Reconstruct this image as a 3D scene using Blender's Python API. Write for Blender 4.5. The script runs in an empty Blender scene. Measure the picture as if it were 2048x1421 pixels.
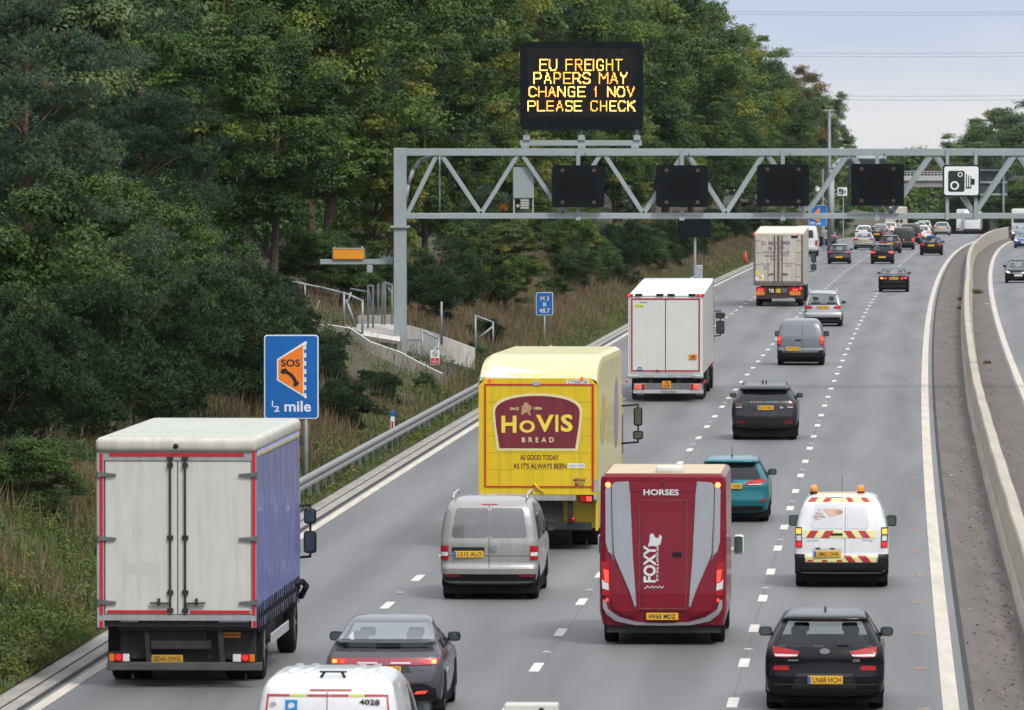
import bpy, bmesh, math, random
import numpy as np
from mathutils import Vector, Matrix
C = bpy.context.scene.collection
R = math.radians
random.seed(7)
# ------------------------------------------------------------------ camera
FOC, CAMH = 15000.0, 8.5                 # focal length in photo pixels (2048 wide), bridge parapet height
PIT = math.atan((710.5 - 303) / FOC)
cam = bpy.data.cameras.new('camera'); camo = bpy.data.objects.new('camera', cam); C.objects.link(camo)
camo.location = (0, 0, CAMH); camo.rotation_euler = (math.pi / 2 - PIT, 0, 0)
cam.sensor_width = 36; cam.lens = FOC / 2048 * 36; cam.clip_start = 1; cam.clip_end = 9000
cam.dof.use_dof = True; cam.dof.focus_distance = 215; cam.dof.aperture_fstop = 8.0
bpy.context.scene.camera = camo
# ------------------------------------------------------------------ world, sun, exposure
SUN_EL, SUN_AZ = 50, 150                 # high, behind the camera, veiled by cloud
w = bpy.data.worlds.new('World'); bpy.context.scene.world = w; w.use_nodes = True
nt = w.node_tree; N = nt.nodes; N.clear()
out = N.new('ShaderNodeOutputWorld'); mix = N.new('ShaderNodeMixShader'); mix.inputs[0].default_value = .78
b1 = N.new('ShaderNodeBackground'); b2 = N.new('ShaderNodeBackground'); b1.inputs[1].default_value = .1; b2.inputs[1].default_value = 1.0
sky = N.new('ShaderNodeTexSky'); sky.sky_type = 'NISHITA'; sky.sun_disc = False
sky.sun_elevation = R(SUN_EL); sky.sun_rotation = R(SUN_AZ)
nt.links.new(sky.outputs[0], b1.inputs[0])
tc = N.new('ShaderNodeTexCoord'); sep = N.new('ShaderNodeSeparateXYZ'); nt.links.new(tc.outputs['Generated'], sep.inputs[0])
mp = N.new('ShaderNodeMapping'); mp.inputs['Scale'].default_value = (14, 14, 60); nt.links.new(tc.outputs['Generated'], mp.inputs[0])
nz = N.new('ShaderNodeTexNoise'); nz.inputs['Scale'].default_value = 1.6; nz.inputs['Detail'].default_value = 5; nt.links.new(mp.outputs[0], nz.inputs[0])
ad = N.new('ShaderNodeMath'); ad.operation = 'MULTIPLY_ADD'; ad.inputs[1].default_value = .016
nt.links.new(nz.outputs[0], ad.inputs[0]); nt.links.new(sep.outputs[2], ad.inputs[2])
cr = N.new('ShaderNodeValToRGB'); nt.links.new(ad.outputs[0], cr.inputs[0])
el = cr.color_ramp.elements
el[0].position = .0; el[0].color = (.80, .78, .80, 1); el[1].position = 1; el[1].color = (1.45, 1.48, 1.55, 1)
for p_, c_ in ((.011, (.88, .86, .87, 1)), (.017, (.70, .74, .83, 1)), (.024, (.50, .60, .83, 1)), (.034, (.47, .59, .84, 1)), (.12, (.8, .84, .92, 1)), (.45, (1.25, 1.28, 1.36, 1))):
    e = el.new(p_); e.color = c_
nt.links.new(cr.outputs[0], b2.inputs[0])
nt.links.new(b1.outputs[0], mix.inputs[1]); nt.links.new(b2.outputs[0], mix.inputs[2]); nt.links.new(mix.outputs[0], out.inputs[0])
sl = bpy.data.lights.new('sun', 'SUN'); sl.energy = 2.3; sl.angle = R(12); sl.color = (1, .96, .9)
so = bpy.data.objects.new('sun', sl); C.objects.link(so)
az = R(SUN_AZ); sd = Vector((math.sin(az) * math.cos(R(SUN_EL)), math.cos(az) * math.cos(R(SUN_EL)), math.sin(R(SUN_EL))))
so.rotation_euler = (-sd).to_track_quat('-Z', 'Y').to_euler()
vs = bpy.context.scene.view_settings
vs.view_transform = 'Standard'; vs.look = 'None'; vs.gamma = 1; vs.exposure = 0.16; vs.use_curve_mapping = False
cy = bpy.context.scene.cycles; cy.use_denoising = True; cy.max_bounces = 6; cy.transparent_max_bounces = 10; cy.volume_bounces = 0; cy.use_adaptive_sampling = True
# ------------------------------------------------------------------ road geometry
KC = (4.78779877, .0561797406, .0347475857, -.00642187278, .00051766055)
Y1 = 780.0
def _p(y): q = y / 100; return KC[0] * q + KC[1] * q**2 + KC[2] * q**3 + KC[3] * q**4 + KC[4] * q**5
def _dp(y): q = y / 100; return (KC[0] + 2 * KC[1] * q + 3 * KC[2] * q**2 + 4 * KC[3] * q**3 + 5 * KC[4] * q**4) / 100
def cx(y):                               # x of the road's reference line at distance y
    if y <= Y1: return _p(y)
    return _p(Y1) + (y - Y1) * _dp(Y1) * .97
def slope(y): return _dp(min(y, Y1))
LEFT, L12, L23, L34, RIGHT, OPP, OPPR = -12.83, -9.23, -5.64, -2.24, 1.11, 4.6, 19.5
def rz(y):                               # the road falls away beyond 600 m
    if y < 600: return 0.0
    if y < 1000: return -2.6 * ((y - 600) / 400)**2
    return -2.6 - .013 * (y - 1000)
def bank(off):                           # height of the cutting, off metres left of the edge line
    if off < 1.6: return .06
    if off < 9: return .06 + (off - 1.6) * .37
    if off < 26: return 2.8 + (off - 9) * .17
    return 5.69 + (min(off, 120) - 26) * .05
def terr(x, y):
    off = cx(y) + LEFT - x
    return rz(y) + bank(off) + (.22 * math.sin(y * .21 + x * .5) + .18 * math.sin(y * .093 + 2 + x * .31)) * min(1, max(0, (off - 2.2) / 4))
def px(u, v, d):                         # the point at distance d behind photo pixel (u, v)
    a = (u - 1024) / FOC; b = (710.5 - v) / FOC
    dy = math.cos(PIT) + b * math.sin(PIT); dz = -math.sin(PIT) + b * math.cos(PIT)
    t = d / dy; return Vector((a * t, d, CAMH + dz * t))
def pz(v, d): return px(1024, v, d).z
# ------------------------------------------------------------------ materials
MATS = {}
def mat(name, col, rough=.5, metal=0, spec=.5, coat=0, var=.12, scale=3.0, bump=0, emit=None, es=1.0, bscale=None, dirt=None, ys=1):
    if name in MATS: return MATS[name]
    m = bpy.data.materials.new(name); m.use_nodes = True; t = m.node_tree; b = t.nodes['Principled BSDF']
    b.inputs['Base Color'].default_value = (*col, 1); b.inputs['Roughness'].default_value = rough
    b.inputs['Metallic'].default_value = metal; b.inputs['Specular IOR Level'].default_value = spec
    if coat: b.inputs['Coat Weight'].default_value = coat; b.inputs['Coat Roughness'].default_value = .05
    tcn = t.nodes.new('ShaderNodeTexCoord')
    if var:
        n = t.nodes.new('ShaderNodeTexNoise'); n.inputs['Scale'].default_value = scale; n.inputs['Detail'].default_value = 6
        src_v = tcn.outputs['Object']
        if ys != 1:
            mq = t.nodes.new('ShaderNodeMapping'); mq.inputs['Scale'].default_value = (1, ys, 1); t.links.new(src_v, mq.inputs[0]); src_v = mq.outputs[0]
        t.links.new(src_v, n.inputs['Vector'])
        mr = t.nodes.new('ShaderNodeMapRange'); mr.inputs[1].default_value = .25; mr.inputs[2].default_value = .75
        mr.inputs[3].default_value = 1 - var; mr.inputs[4].default_value = 1 + var
        t.links.new(n.outputs['Fac'], mr.inputs[0])
        mx = t.nodes.new('ShaderNodeVectorMath'); mx.operation = 'SCALE'; mx.inputs[0].default_value = col
        t.links.new(mr.outputs[0], mx.inputs['Scale'])
        src = mx.outputs[0]
        if dirt:                         # vertical grime streaks: (colour, amount)
            mpn = t.nodes.new('ShaderNodeMapping'); mpn.inputs['Scale'].default_value = (9, 9, .7)
            t.links.new(tcn.outputs['Object'], mpn.inputs[0])
            n2 = t.nodes.new('ShaderNodeTexNoise'); n2.inputs['Scale'].default_value = 1.0; n2.inputs['Detail'].default_value = 7; n2.inputs['Roughness'].default_value = .65
            t.links.new(mpn.outputs[0], n2.inputs['Vector'])
            m2 = t.nodes.new('ShaderNodeMapRange'); m2.inputs[1].default_value = .45; m2.inputs[2].default_value = .75; m2.inputs[3].default_value = 0; m2.inputs[4].default_value = dirt[1]
            t.links.new(n2.outputs['Fac'], m2.inputs[0])
            mc = t.nodes.new('ShaderNodeMixRGB'); mc.inputs[2].default_value = (*dirt[0], 1)
            t.links.new(m2.outputs[0], mc.inputs[0]); t.links.new(src, mc.inputs[1]); src = mc.outputs[0]
        t.links.new(src, b.inputs['Base Color'])
    if bump:
        n3 = t.nodes.new('ShaderNodeTexNoise'); n3.inputs['Scale'].default_value = bscale or scale * 4; n3.inputs['Detail'].default_value = 8
        t.links.new(tcn.outputs['Object'], n3.inputs['Vector'])
        bp = t.nodes.new('ShaderNodeBump'); bp.inputs['Strength'].default_value = bump; bp.inputs['Distance'].default_value = .02
        t.links.new(n3.outputs['Fac'], bp.inputs['Height']); t.links.new(bp.outputs[0], b.inputs['Normal'])
    if emit: b.inputs['Emission Color'].default_value = (*emit, 1); b.inputs['Emission Strength'].default_value = es
    MATS[name] = m; return m
def paint(name, col, rough=.32, coat=.6, metal=0, dirt=.25): return mat(name, col, rough, metal, .5, coat, .05, 2.0, dirt=((.16, .145, .125), dirt))
def glass(name, tint, see, boost=1.0):   # tinted glazing: reflects by angle, lets the rest through
    if name in MATS: return MATS[name]
    m = bpy.data.materials.new(name); m.use_nodes = True; t = m.node_tree; t.nodes.remove(t.nodes['Principled BSDF'])
    gl = t.nodes.new('ShaderNodeBsdfGlossy'); gl.inputs['Roughness'].default_value = .03; gl.inputs['Color'].default_value = (.95, .97, 1, 1)
    df = t.nodes.new('ShaderNodeBsdfDiffuse'); df.inputs[0].default_value = (.008, .009, .009, 1)
    tr = t.nodes.new('ShaderNodeBsdfTransparent'); tr.inputs[0].default_value = (*tint, 1)
    m0 = t.nodes.new('ShaderNodeMixShader'); m0.inputs[0].default_value = see; t.links.new(df.outputs[0], m0.inputs[1]); t.links.new(tr.outputs[0], m0.inputs[2])
    fr = t.nodes.new('ShaderNodeFresnel'); fr.inputs[0].default_value = 1.55
    ge = t.nodes.new('ShaderNodeNewGeometry'); iv = t.nodes.new('ShaderNodeMath'); iv.operation = 'SUBTRACT'; iv.inputs[0].default_value = 1; t.links.new(ge.outputs['Backfacing'], iv.inputs[1])
    fm = t.nodes.new('ShaderNodeMath'); fm.operation = 'MULTIPLY'; t.links.new(fr.outputs[0], fm.inputs[0]); t.links.new(iv.outputs[0], fm.inputs[1])
    ms = t.nodes.new('ShaderNodeMixShader'); t.links.new(fm.outputs[0], ms.inputs[0])
    t.links.new(m0.outputs[0], ms.inputs[1]); t.links.new(gl.outputs[0], ms.inputs[2]); t.links.new(ms.outputs[0], t.nodes['Material Output'].inputs[0])
    MATS[name] = m; return m
M_BLK = mat('black_plastic', (.010, .010, .011), .55, spec=.25, var=.25, scale=6)
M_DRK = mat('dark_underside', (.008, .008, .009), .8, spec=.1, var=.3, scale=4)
M_TYRE = mat('tyre_rubber', (.010, .010, .011), .8, spec=.15, var=.25, scale=9)
M_RIM = mat('alloy_rim', (.35, .36, .38), .35, .8, var=.15, scale=8)
M_RED = mat('red_lens', (.34, .006, .012), .25, spec=.4, coat=.15, var=.25, scale=25)
M_REDL = mat('lit_red_lamp', (.7, .05, .03), .3, var=0, emit=(1, .06, .03), es=1.1)
M_REDD = mat('dim_lit_red_lamp', (.5, .02, .02), .25, var=0, emit=(1, .03, .03), es=.35)
M_AMBL = mat('lit_amber_lamp', (.9, .4, .05), .3, var=0, emit=(1, .36, .05), es=1.0)
M_AMB = mat('amber_lens', (.62, .16, .01), .25, coat=.5, var=.1, scale=20)
M_CLR = mat('clear_lens', (.62, .62, .62), .2, coat=.6, var=.1, scale=20)
M_HEAD = mat('lit_headlamp', (.9, .9, .85), .2, var=0, emit=(1, .97, .88), es=3.0)
M_PLATE = mat('yellow_plate', (.72, .40, .022), .45, var=.1, scale=12)
M_WPLATE = mat('white_plate', (.72, .72, .70), .45, var=.1, scale=12)
M_PTXT = mat('plate_lettering', (.015, .015, .015), .5, var=0)
M_BLUEB = mat('plate_blue_band', (.02, .10, .38), .45, var=.1)
M_CHR = mat('chrome', (.62, .63, .65), .15, 1, var=.05)
M_GALV = mat('galvanised_steel', (.42, .45, .47), .5, .45, var=.2, scale=5, dirt=((.2, .19, .16), .4))
M_ALU = mat('aluminium_trim', (.5, .51, .52), .45, .5, var=.15, scale=6)
M_WTXT = mat('white_lettering', (.72, .72, .70), .5, var=.05)
M_INT = mat('car_interior', (.02, .02, .022), .85, var=.3, scale=7)
M_MIRG = mat('mirror_glass', (.16, .20, .20), .06, .9, var=0)
G_SEE = glass('window_glass', (.86, .91, .89), .93)
# ------------------------------------------------------------------ mesh helpers
class MB:
    def __init__(s): s.bm = bmesh.new()
    def box(s, x0, x1, y0, y1, z0, z1, bev=0, seg=2, mtx=None):
        r = bmesh.ops.create_cube(s.bm, size=1)
        m4 = Matrix.Translation(((x0 + x1) / 2, (y0 + y1) / 2, (z0 + z1) / 2)) @ Matrix.Diagonal((abs(x1 - x0), abs(y1 - y0), abs(z1 - z0), 1))
        bmesh.ops.transform(s.bm, matrix=m4, verts=r['verts'])
        vs_ = r['verts']
        if bev:
            es = list({e for v in vs_ for e in v.link_edges})
            rb = bmesh.ops.bevel(s.bm, geom=es, offset=bev, segments=seg, profile=.5, affect='EDGES')
            vs_ = list({v for f in rb['faces'] for v in f.verts} | {v for v in vs_ if v.is_valid})
        if mtx is not None: bmesh.ops.transform(s.bm, matrix=mtx, verts=vs_)
        return s
    def cyl(s, p0, p1, r, seg=12, r2=None):
        p0, p1 = Vector(p0), Vector(p1); d = p1 - p0
        m4 = Matrix.Translation((p0 + p1) / 2) @ d.to_track_quat('Z', 'Y').to_matrix().to_4x4()
        bmesh.ops.create_cone(s.bm, cap_ends=True, segments=seg, radius1=r, radius2=r if r2 is None else r2, depth=d.length, matrix=m4)
        return s
    def bar(s, p0, p1, wd, ht, up=(0, 0, 1), bev=0):
        p0, p1 = Vector(p0), Vector(p1); d = p1 - p0; z = d.normalized(); x = Vector(up).cross(z)
        if x.length < 1e-4: x = Vector((1, 0, 0)).cross(z)
        x.normalize(); y = z.cross(x)
        m4 = Matrix.Translation((p0 + p1) / 2) @ Matrix((x, y, z)).transposed().to_4x4()
        return s.box(-wd / 2, wd / 2, -ht / 2, ht / 2, -d.length / 2, d.length / 2, bev, 1, m4)
    def tube(s, pts, r, seg=8):
        for a, b in zip(pts[:-1], pts[1:]): s.cyl(a, b, r, seg)
        for p in pts[1:-1]: bmesh.ops.create_uvsphere(s.bm, u_segments=seg, v_segments=5, radius=r * 1.02, matrix=Matrix.Translation(p))
        return s
    def sphere(s, p, r, sc=(1, 1, 1), u=12, v=8):
        bmesh.ops.create_uvsphere(s.bm, u_segments=u, v_segments=v, radius=r, matrix=Matrix.Translation(p) @ Matrix.Diagonal((*sc, 1))); return s
    def prism(s, poly, a0, a1, ax='y', holes=()):      # polygon in (x,z) pushed along y, in (y,z) along x, in (x,y) along z
        f = {'y': lambda p, a: (p[0], a, p[1]), 'x': lambda p, a: (a, p[0], p[1]), 'z': lambda p, a: (p[0], p[1], a)}[ax]
        A = [s.bm.verts.new(f(p, a0)) for p in poly]; B = [s.bm.verts.new(f(p, a1)) for p in poly]
        s.bm.faces.new(A); s.bm.faces.new(B[::-1]); n = len(poly)
        for i in range(n): s.bm.faces.new((A[i], A[(i + 1) % n], B[(i + 1) % n], B[i]))
        return s
    def quad(s, *p): s.bm.faces.new([s.bm.verts.new(q) for q in p]); return s
    def out(s, name, m, parent=None, smooth=False, loc=None):
        bmesh.ops.recalc_face_normals(s.bm, faces=s.bm.faces)
        me = bpy.data.meshes.new(name); s.bm.to_mesh(me); s.bm.free()
        return obj(name, me, m, parent, smooth, loc)
def obj(name, me, m=None, parent=None, smooth=False, loc=None, rot=None):
    if m is not None and not me.materials: me.materials.append(m)
    if smooth: me.polygons.foreach_set('use_smooth', [True] * len(me.polygons)); me.update()
    o = bpy.data.objects.new(name, me); C.objects.link(o)
    if parent is not None: o.parent = parent
    if loc is not None: o.location = loc
    if rot is not None: o.rotation_euler = rot
    return o
def tag(o, label=None, cat=None, group=None, kind=None):
    if label: o['label'] = label
    if cat: o['category'] = cat
    if group: o['group'] = group
    if kind: o['kind'] = kind
    return o
def thing(name, label, cat, loc=(0, 0, 0), rot=0, group=None):
    o = bpy.data.objects.new(name, None); C.objects.link(o); o.location = loc; o.rotation_euler = (0, 0, rot); o.empty_display_size = .2
    return tag(o, label, cat, group)
def rawmesh(name, V, F):
    me = bpy.data.meshes.new(name); me.from_pydata([tuple(v) for v in V], [], F); me.update(); return me
def text(s, m, parent, loc, h, wd=None, bold=.012, name='lettering', rot=(math.pi / 2, 0, 0), spacing=1.0, depth=.004, align='CENTER', shear=0, line=1.0):
    cu = bpy.data.curves.new('t', 'FONT'); cu.body = s; cu.size = 1; bold = min(bold, .03); cu.align_x = align; cu.align_y = 'CENTER'; cu.offset = bold
    cu.space_character = spacing; cu.shear = shear; cu.space_line = line; cu.resolution_u = 3
    o = bpy.data.objects.new('t', cu); me = bpy.data.meshes.new_from_object(o)
    bpy.data.objects.remove(o); bpy.data.curves.remove(cu)
    n = len(me.vertices); co = np.empty(n * 3); me.vertices.foreach_get('co', co); co = co.reshape(-1, 3)
    lo, hi = co.min(0), co.max(0); nl = s.count('\n') + 1
    sc = h / (hi[1] - lo[1]); sx = sc if wd is None else wd / (hi[0] - lo[0])
    co[:, 0] = (co[:, 0] - (lo[0] + hi[0]) / 2 if align == 'CENTER' else co[:, 0] - lo[0]) * sx
    co[:, 1] = (co[:, 1] - (lo[1] + hi[1]) / 2) * sc
    me.vertices.foreach_set('co', co.ravel()); me.update()
    bm = bmesh.new(); bm.from_mesh(me)
    r = bmesh.ops.extrude_face_region(bm, geom=list(bm.faces))
    bmesh.ops.translate(bm, vec=(0, 0, -depth), verts=[g for g in r['geom'] if isinstance(g, bmesh.types.BMVert)])
    bmesh.ops.recalc_face_normals(bm, faces=bm.faces); bm.to_mesh(me); bm.free()
    me.name = name; me.polygons.foreach_set('use_smooth', [False] * len(me.polygons))
    return obj(name, me, m, parent, loc=loc, rot=rot)
def ell(cx_, cz_, rx, rz_, n=20, a0=0, a1=360): return [(cx_ + rx * math.cos(R(a0 + (a1 - a0) * i / n)), cz_ + rz_ * math.sin(R(a0 + (a1 - a0) * i / n))) for i in range(n)]
def rrect(x0, x1, z0, z1, r, n=4):
    P = []
    for (qx, qz, a) in ((x1 - r, z1 - r, 0), (x0 + r, z1 - r, 90), (x0 + r, z0 + r, 180), (x1 - r, z0 + r, 270)):
        for i in range(n + 1): P.append((qx + r * math.cos(R(a + 90 * i / n)), qz + r * math.sin(R(a + 90 * i / n))))
    return P
# ================================================================== THE SETTING
def ys_range(a, b, near=3.0):
    out_ = []; y = a
    while y < b: out_.append(y); y += near * max(1, y / 250)
    return out_ + [b]
def strip(name, o0, o1, y0, y1, dz, m, kind='structure', n=1, zf=None):
    Y = ys_range(y0, y1); V = []; F = []
    for y in Y:
        for k in range(n + 1):
            o = o0 + (o1 - o0) * k / n; V.append((cx(y) + o, y, rz(y) + dz + (zf(o, y) if zf else 0)))
    for i in range(len(Y) - 1):
        for k in range(n): a = i * (n + 1) + k; F.append((a, a + 1, a + n + 2, a + n + 1))
    return tag(obj(name, rawmesh(name, V, F), m), kind=kind)
def road_material():
    m = bpy.data.materials.new('asphalt'); m.use_nodes = True; t = m.node_tree; b = t.nodes['Principled BSDF']
    b.inputs['Roughness'].default_value = .62; b.inputs['Specular IOR Level'].default_value = .5
    at = t.nodes.new('ShaderNodeAttribute'); at.attribute_name = 'lane'           # lane coordinate, metres across
    tcn = t.nodes.new('ShaderNodeTexCoord')
    n1 = t.nodes.new('ShaderNodeTexNoise'); n1.inputs['Scale'].default_value = 9; n1.inputs['Detail'].default_value = 9; n1.inputs['Roughness'].default_value = .75
    mpn = t.nodes.new('ShaderNodeMapping'); mpn.inputs['Scale'].default_value = (1, .05, 1)
    n2 = t.nodes.new('ShaderNodeTexNoise'); n2.inputs['Scale'].default_value = .9; n2.inputs['Detail'].default_value = 5
    t.links.new(tcn.outputs['Object'], n1.inputs['Vector'])
    cmb = t.nodes.new('ShaderNodeCombineXYZ'); sp = t.nodes.new('ShaderNodeSeparateXYZ'); t.links.new(tcn.outputs['Object'], sp.inputs[0])
    t.links.new(at.outputs['Fac'], cmb.inputs[0]); t.links.new(sp.outputs[1], cmb.inputs[1])
    t.links.new(cmb.outputs[0], mpn.inputs[0]); t.links.new(mpn.outputs[0], n2.inputs['Vector'])
    # wheel tracks polished slightly paler, oil line in the middle of each lane
    wv = t.nodes.new('ShaderNodeMath'); wv.operation = 'MULTIPLY'; wv.inputs[1].default_value = 2 * math.pi / 1.79
    t.links.new(at.outputs['Fac'], wv.inputs[0]); cs = t.nodes.new('ShaderNodeMath'); cs.operation = 'COSINE'; t.links.new(wv.outputs[0], cs.inputs[0])
    a1 = t.nodes.new('ShaderNodeMath'); a1.operation = 'MULTIPLY_ADD'; a1.inputs[1].default_value = .085; t.links.new(cs.outputs[0], a1.inputs[0])
    mr = t.nodes.new('ShaderNodeMapRange'); mr.inputs[1].default_value = .3; mr.inputs[2].default_value = .7; mr.inputs[3].default_value = .78; mr.inputs[4].default_value = 1.17
    t.links.new(n2.outputs['Fac'], mr.inputs[0]); t.links.new(mr.outputs[0], a1.inputs[2])
    mr1 = t.nodes.new('ShaderNodeMapRange'); mr1.inputs[1].default_value = .25; mr1.inputs[2].default_value = .75; mr1.inputs[3].default_value = .86; mr1.inputs[4].default_value = 1.14
    t.links.new(n1.outputs['Fac'], mr1.inputs[0])
    mu = t.nodes.new('ShaderNodeMath'); mu.operation = 'MULTIPLY'; t.links.new(a1.outputs[0], mu.inputs[0]); t.links.new(mr1.outputs[0], mu.inputs[1])
    vm = t.nodes.new('ShaderNodeVectorMath'); vm.operation = 'SCALE'; vm.inputs[0].default_value = ROADCOL
    t.links.new(mu.outputs[0], vm.inputs['Scale']); t.links.new(vm.outputs[0], b.inputs['Base Color'])
    bp = t.nodes.new('ShaderNodeBump'); bp.inputs['Strength'].default_value = .25; bp.inputs['Distance'].default_value = .01
    t.links.new(n1.outputs['Fac'], bp.inputs['Height']); t.links.new(bp.outputs[0], b.inputs['Normal'])
    return m
ROADCOL = (.136, .137, .139)
M_ROAD = road_material()
M_MARK = mat('road_paint', (.60, .58, .53), .6, var=.22, scale=3); M_EDGE = mat('worn_line_paint', (.50, .46, .39), .65, var=.16, scale=4, ys=.08)
M_CONC = mat('concrete', (.41, .372, .302), .8, var=.16, scale=3, ys=.06, bump=.1, dirt=((.26, .23, .19), .3))
M_KERB = mat('kerb_concrete', (.30, .28, .25), .85, var=.24, scale=4, ys=.15, bump=.3)
M_SLOT = mat('drain_slot', (.03, .03, .03), .9, var=.2)
M_RESV = mat('reserve_asphalt', (.120, .103, .093), .9, var=.22, scale=2.6, ys=.05, bump=.3, bscale=30)
M_SOIL = mat('bank_soil', (.060, .058, .030), .95, var=.5, scale=.5, bump=.6)
M_FIELD = mat('field', (.05, .06, .03), .95, var=.4, scale=.05)
Y = np.array([[-3000, -200, -9], [3500, -200, -9], [3500, 8000, -40], [-3000, 8000, -40]], float)
tag(obj('ground', rawmesh('ground', Y, [(0, 1, 2, 3)]), M_FIELD), kind='structure')
def road(name, o0, o1, dz):
    o = strip(name, o0, o1, 20, 1500, dz, M_ROAD, n=12)
    me = o.data; at = me.attributes.new('lane', 'FLOAT', 'POINT'); n = len(me.vertices)
    at.data.foreach_set('value', [(o0 + (o1 - o0) * (i % 13) / 12) - RIGHT for i in range(n)])
    return o
road('road', LEFT - .42, RIGHT + .35, 0)
road('opposite_road', OPP - .2, OPPR, 0)
strip('central_reserve', RIGHT + .35, OPP - .2, 20, 1500, .0, M_RESV, n=4)
strip('kerb_strip', LEFT - .92, LEFT - .27, 20, 1500, .02, M_KERB, n=1)
strip('drain_channel', LEFT - .55, LEFT - .51, 20, 1500, .026, M_SLOT); strip('drain_channel', LEFT - .27, LEFT - .19, 20, 1500, .012, M_SLOT)
strip('drain_joint', RIGHT + .27, RIGHT + .36, 20, 1500, .006, M_SLOT)
def ribbed(name, o0, o1, y0, y1):
    V = []; F = []
    Yl = ys_range(y0, y1, 2)
    for y in Yl: V += [(cx(y) + o0, y, rz(y) + .005), (cx(y) + o1, y, rz(y) + .005)]
    for i in range(len(Yl) - 1): F.append((2 * i, 2 * i + 1, 2 * i + 3, 2 * i + 2))
    y = y0
    while y < 300:                                                    # raised ribs
        b0 = len(V)
        for yy, z in ((y, .004), (y + .03, .017), (y + .13, .017), (y + .16, .004)): V += [(cx(yy) + o0, yy, z), (cx(yy) + o1, yy, z)]
        for k in range(3): F.append((b0 + 2 * k, b0 + 2 * k + 1, b0 + 2 * k + 3, b0 + 2 * k + 2))
        y += .40
    return tag(obj(name, rawmesh(name, V, F), M_EDGE), kind='structure')
ribbed('edge_line', RIGHT - .12, RIGHT + .13, 30, 1300)
ribbed('edge_line', LEFT - .10, LEFT + .10, 30, 1300)
ribbed('edge_line', OPP - .12, OPP + .13, 30, 1300)
def dashes(name, o, y0, m):
    V = []; F = []; y = y0 - 90
    while y < 1250:
        b0 = len(V)
        for yy in (y, y + 1.05, y + 2.1): V += [(cx(yy) + o - .085, yy, rz(yy) + .005), (cx(yy) + o + .085, yy, rz(yy) + .005)]
        for k in range(2): F.append((b0 + 2 * k, b0 + 2 * k + 1, b0 + 2 * k + 3, b0 + 2 * k + 2))
        y += 9.0
    return tag(obj(name, rawmesh(name, V, F), m), kind='structure')
dashes('lane_marking', L34, 123.4, M_MARK); dashes('lane_marking', L23, 122.3, M_MARK); dashes('lane_marking', L12, 139.2, M_MARK)
dashes('lane_marking', OPP + 3.6, 120, M_MARK); dashes('lane_marking', OPP + 7.2, 124, M_MARK)
strip('seam', L34 - .02, L34 + .005, 60, 260, .003, mat('tar_seam', (.118, .118, .12), .7, var=.2))
strip('seam', L23 + .06, L23 + .085, 60, 260, .003, MATS['tar_seam'])
# studs between the dashes
def stud(name, lens, label, group, first=[]):
    pass
M_STUD = mat('stud_casting', (.34, .34, .32), .6, var=.1)
def studs(off, y0, y1, step, lens, label, group, side=0):
    t = MB().prism([(-.09, 0), (.09, 0), (.06, .022), (-.06, .022)], -.09, .09).out('road_stud', M_STUD)
    tag(t, label, 'road stud', group)
    l = MB().box(-.05, .05, -.072, -.05, .012, .036, .004, 1).out('lens', lens, t)
    y = y0; k = 0
    while y < y1:
        if k == 0: a = t
        else:
            a = t.copy(); C.objects.link(a); b = l.copy(); C.objects.link(b); b.parent = a
        a.location = (cx(y) + off, y, rz(y) + .002); a.rotation_euler = (0, 0, -math.atan(slope(y))); y += step; k += 1
for o_, y_ in ((L34, 127.6 - 18), (L23, 126.9 - 18), (L12, 144 - 18)):
    studs(o_, y_, 420, 18, M_CLR, 'white reflective road stud between two white lane dashes', 'white studs between the lane dashes')
studs(RIGHT - .42, 114, 420, 9, M_AMB, 'amber reflective road stud beside the ribbed white edge line', 'amber studs along the right edge line')
# bank on the left: one sheet from the kerb up through the wood, and hills
def bank_sheet():
    offs = [.85, 1.1, 1.6, 2.2, 3, 4, 5, 6, 7, 8, 9.5, 11, 14, 18, 24, 32, 50, 90, 160, 300]
    Yl = ys_range(20, 1500, 3); V = []; F = []; n = len(offs)
    for y in Yl:
        for o in offs: x = cx(y) + LEFT - o; V.append((x, y, terr(x, y)))
    for i in range(len(Yl) - 1):
        for k in range(n - 1): a = i * n + k; F.append((a, a + n, a + n + 1, a + 1))
    return tag(obj('bank', rawmesh('bank', V, F), M_SOIL, smooth=True), kind='structure')
bank_sheet()
def right_bank():
    offs = [0, 2, 6, 14, 30, 80, 300]; Yl = ys_range(20, 1500, 6); V = []; F = []; n = len(offs)
    for y in Yl:
        for o in offs: V.append((cx(y) + OPPR + o, y, rz(y) + min(3.2, o * .25) + .02))
    for i in range(len(Yl) - 1):
        for k in range(n - 1): a = i * n + k; F.append((a, a + 1, a + n + 1, a + n))
    return tag(obj('far_bank', rawmesh('far_bank', V, F), M_SOIL, smooth=True), kind='structure')
right_bank()
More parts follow.
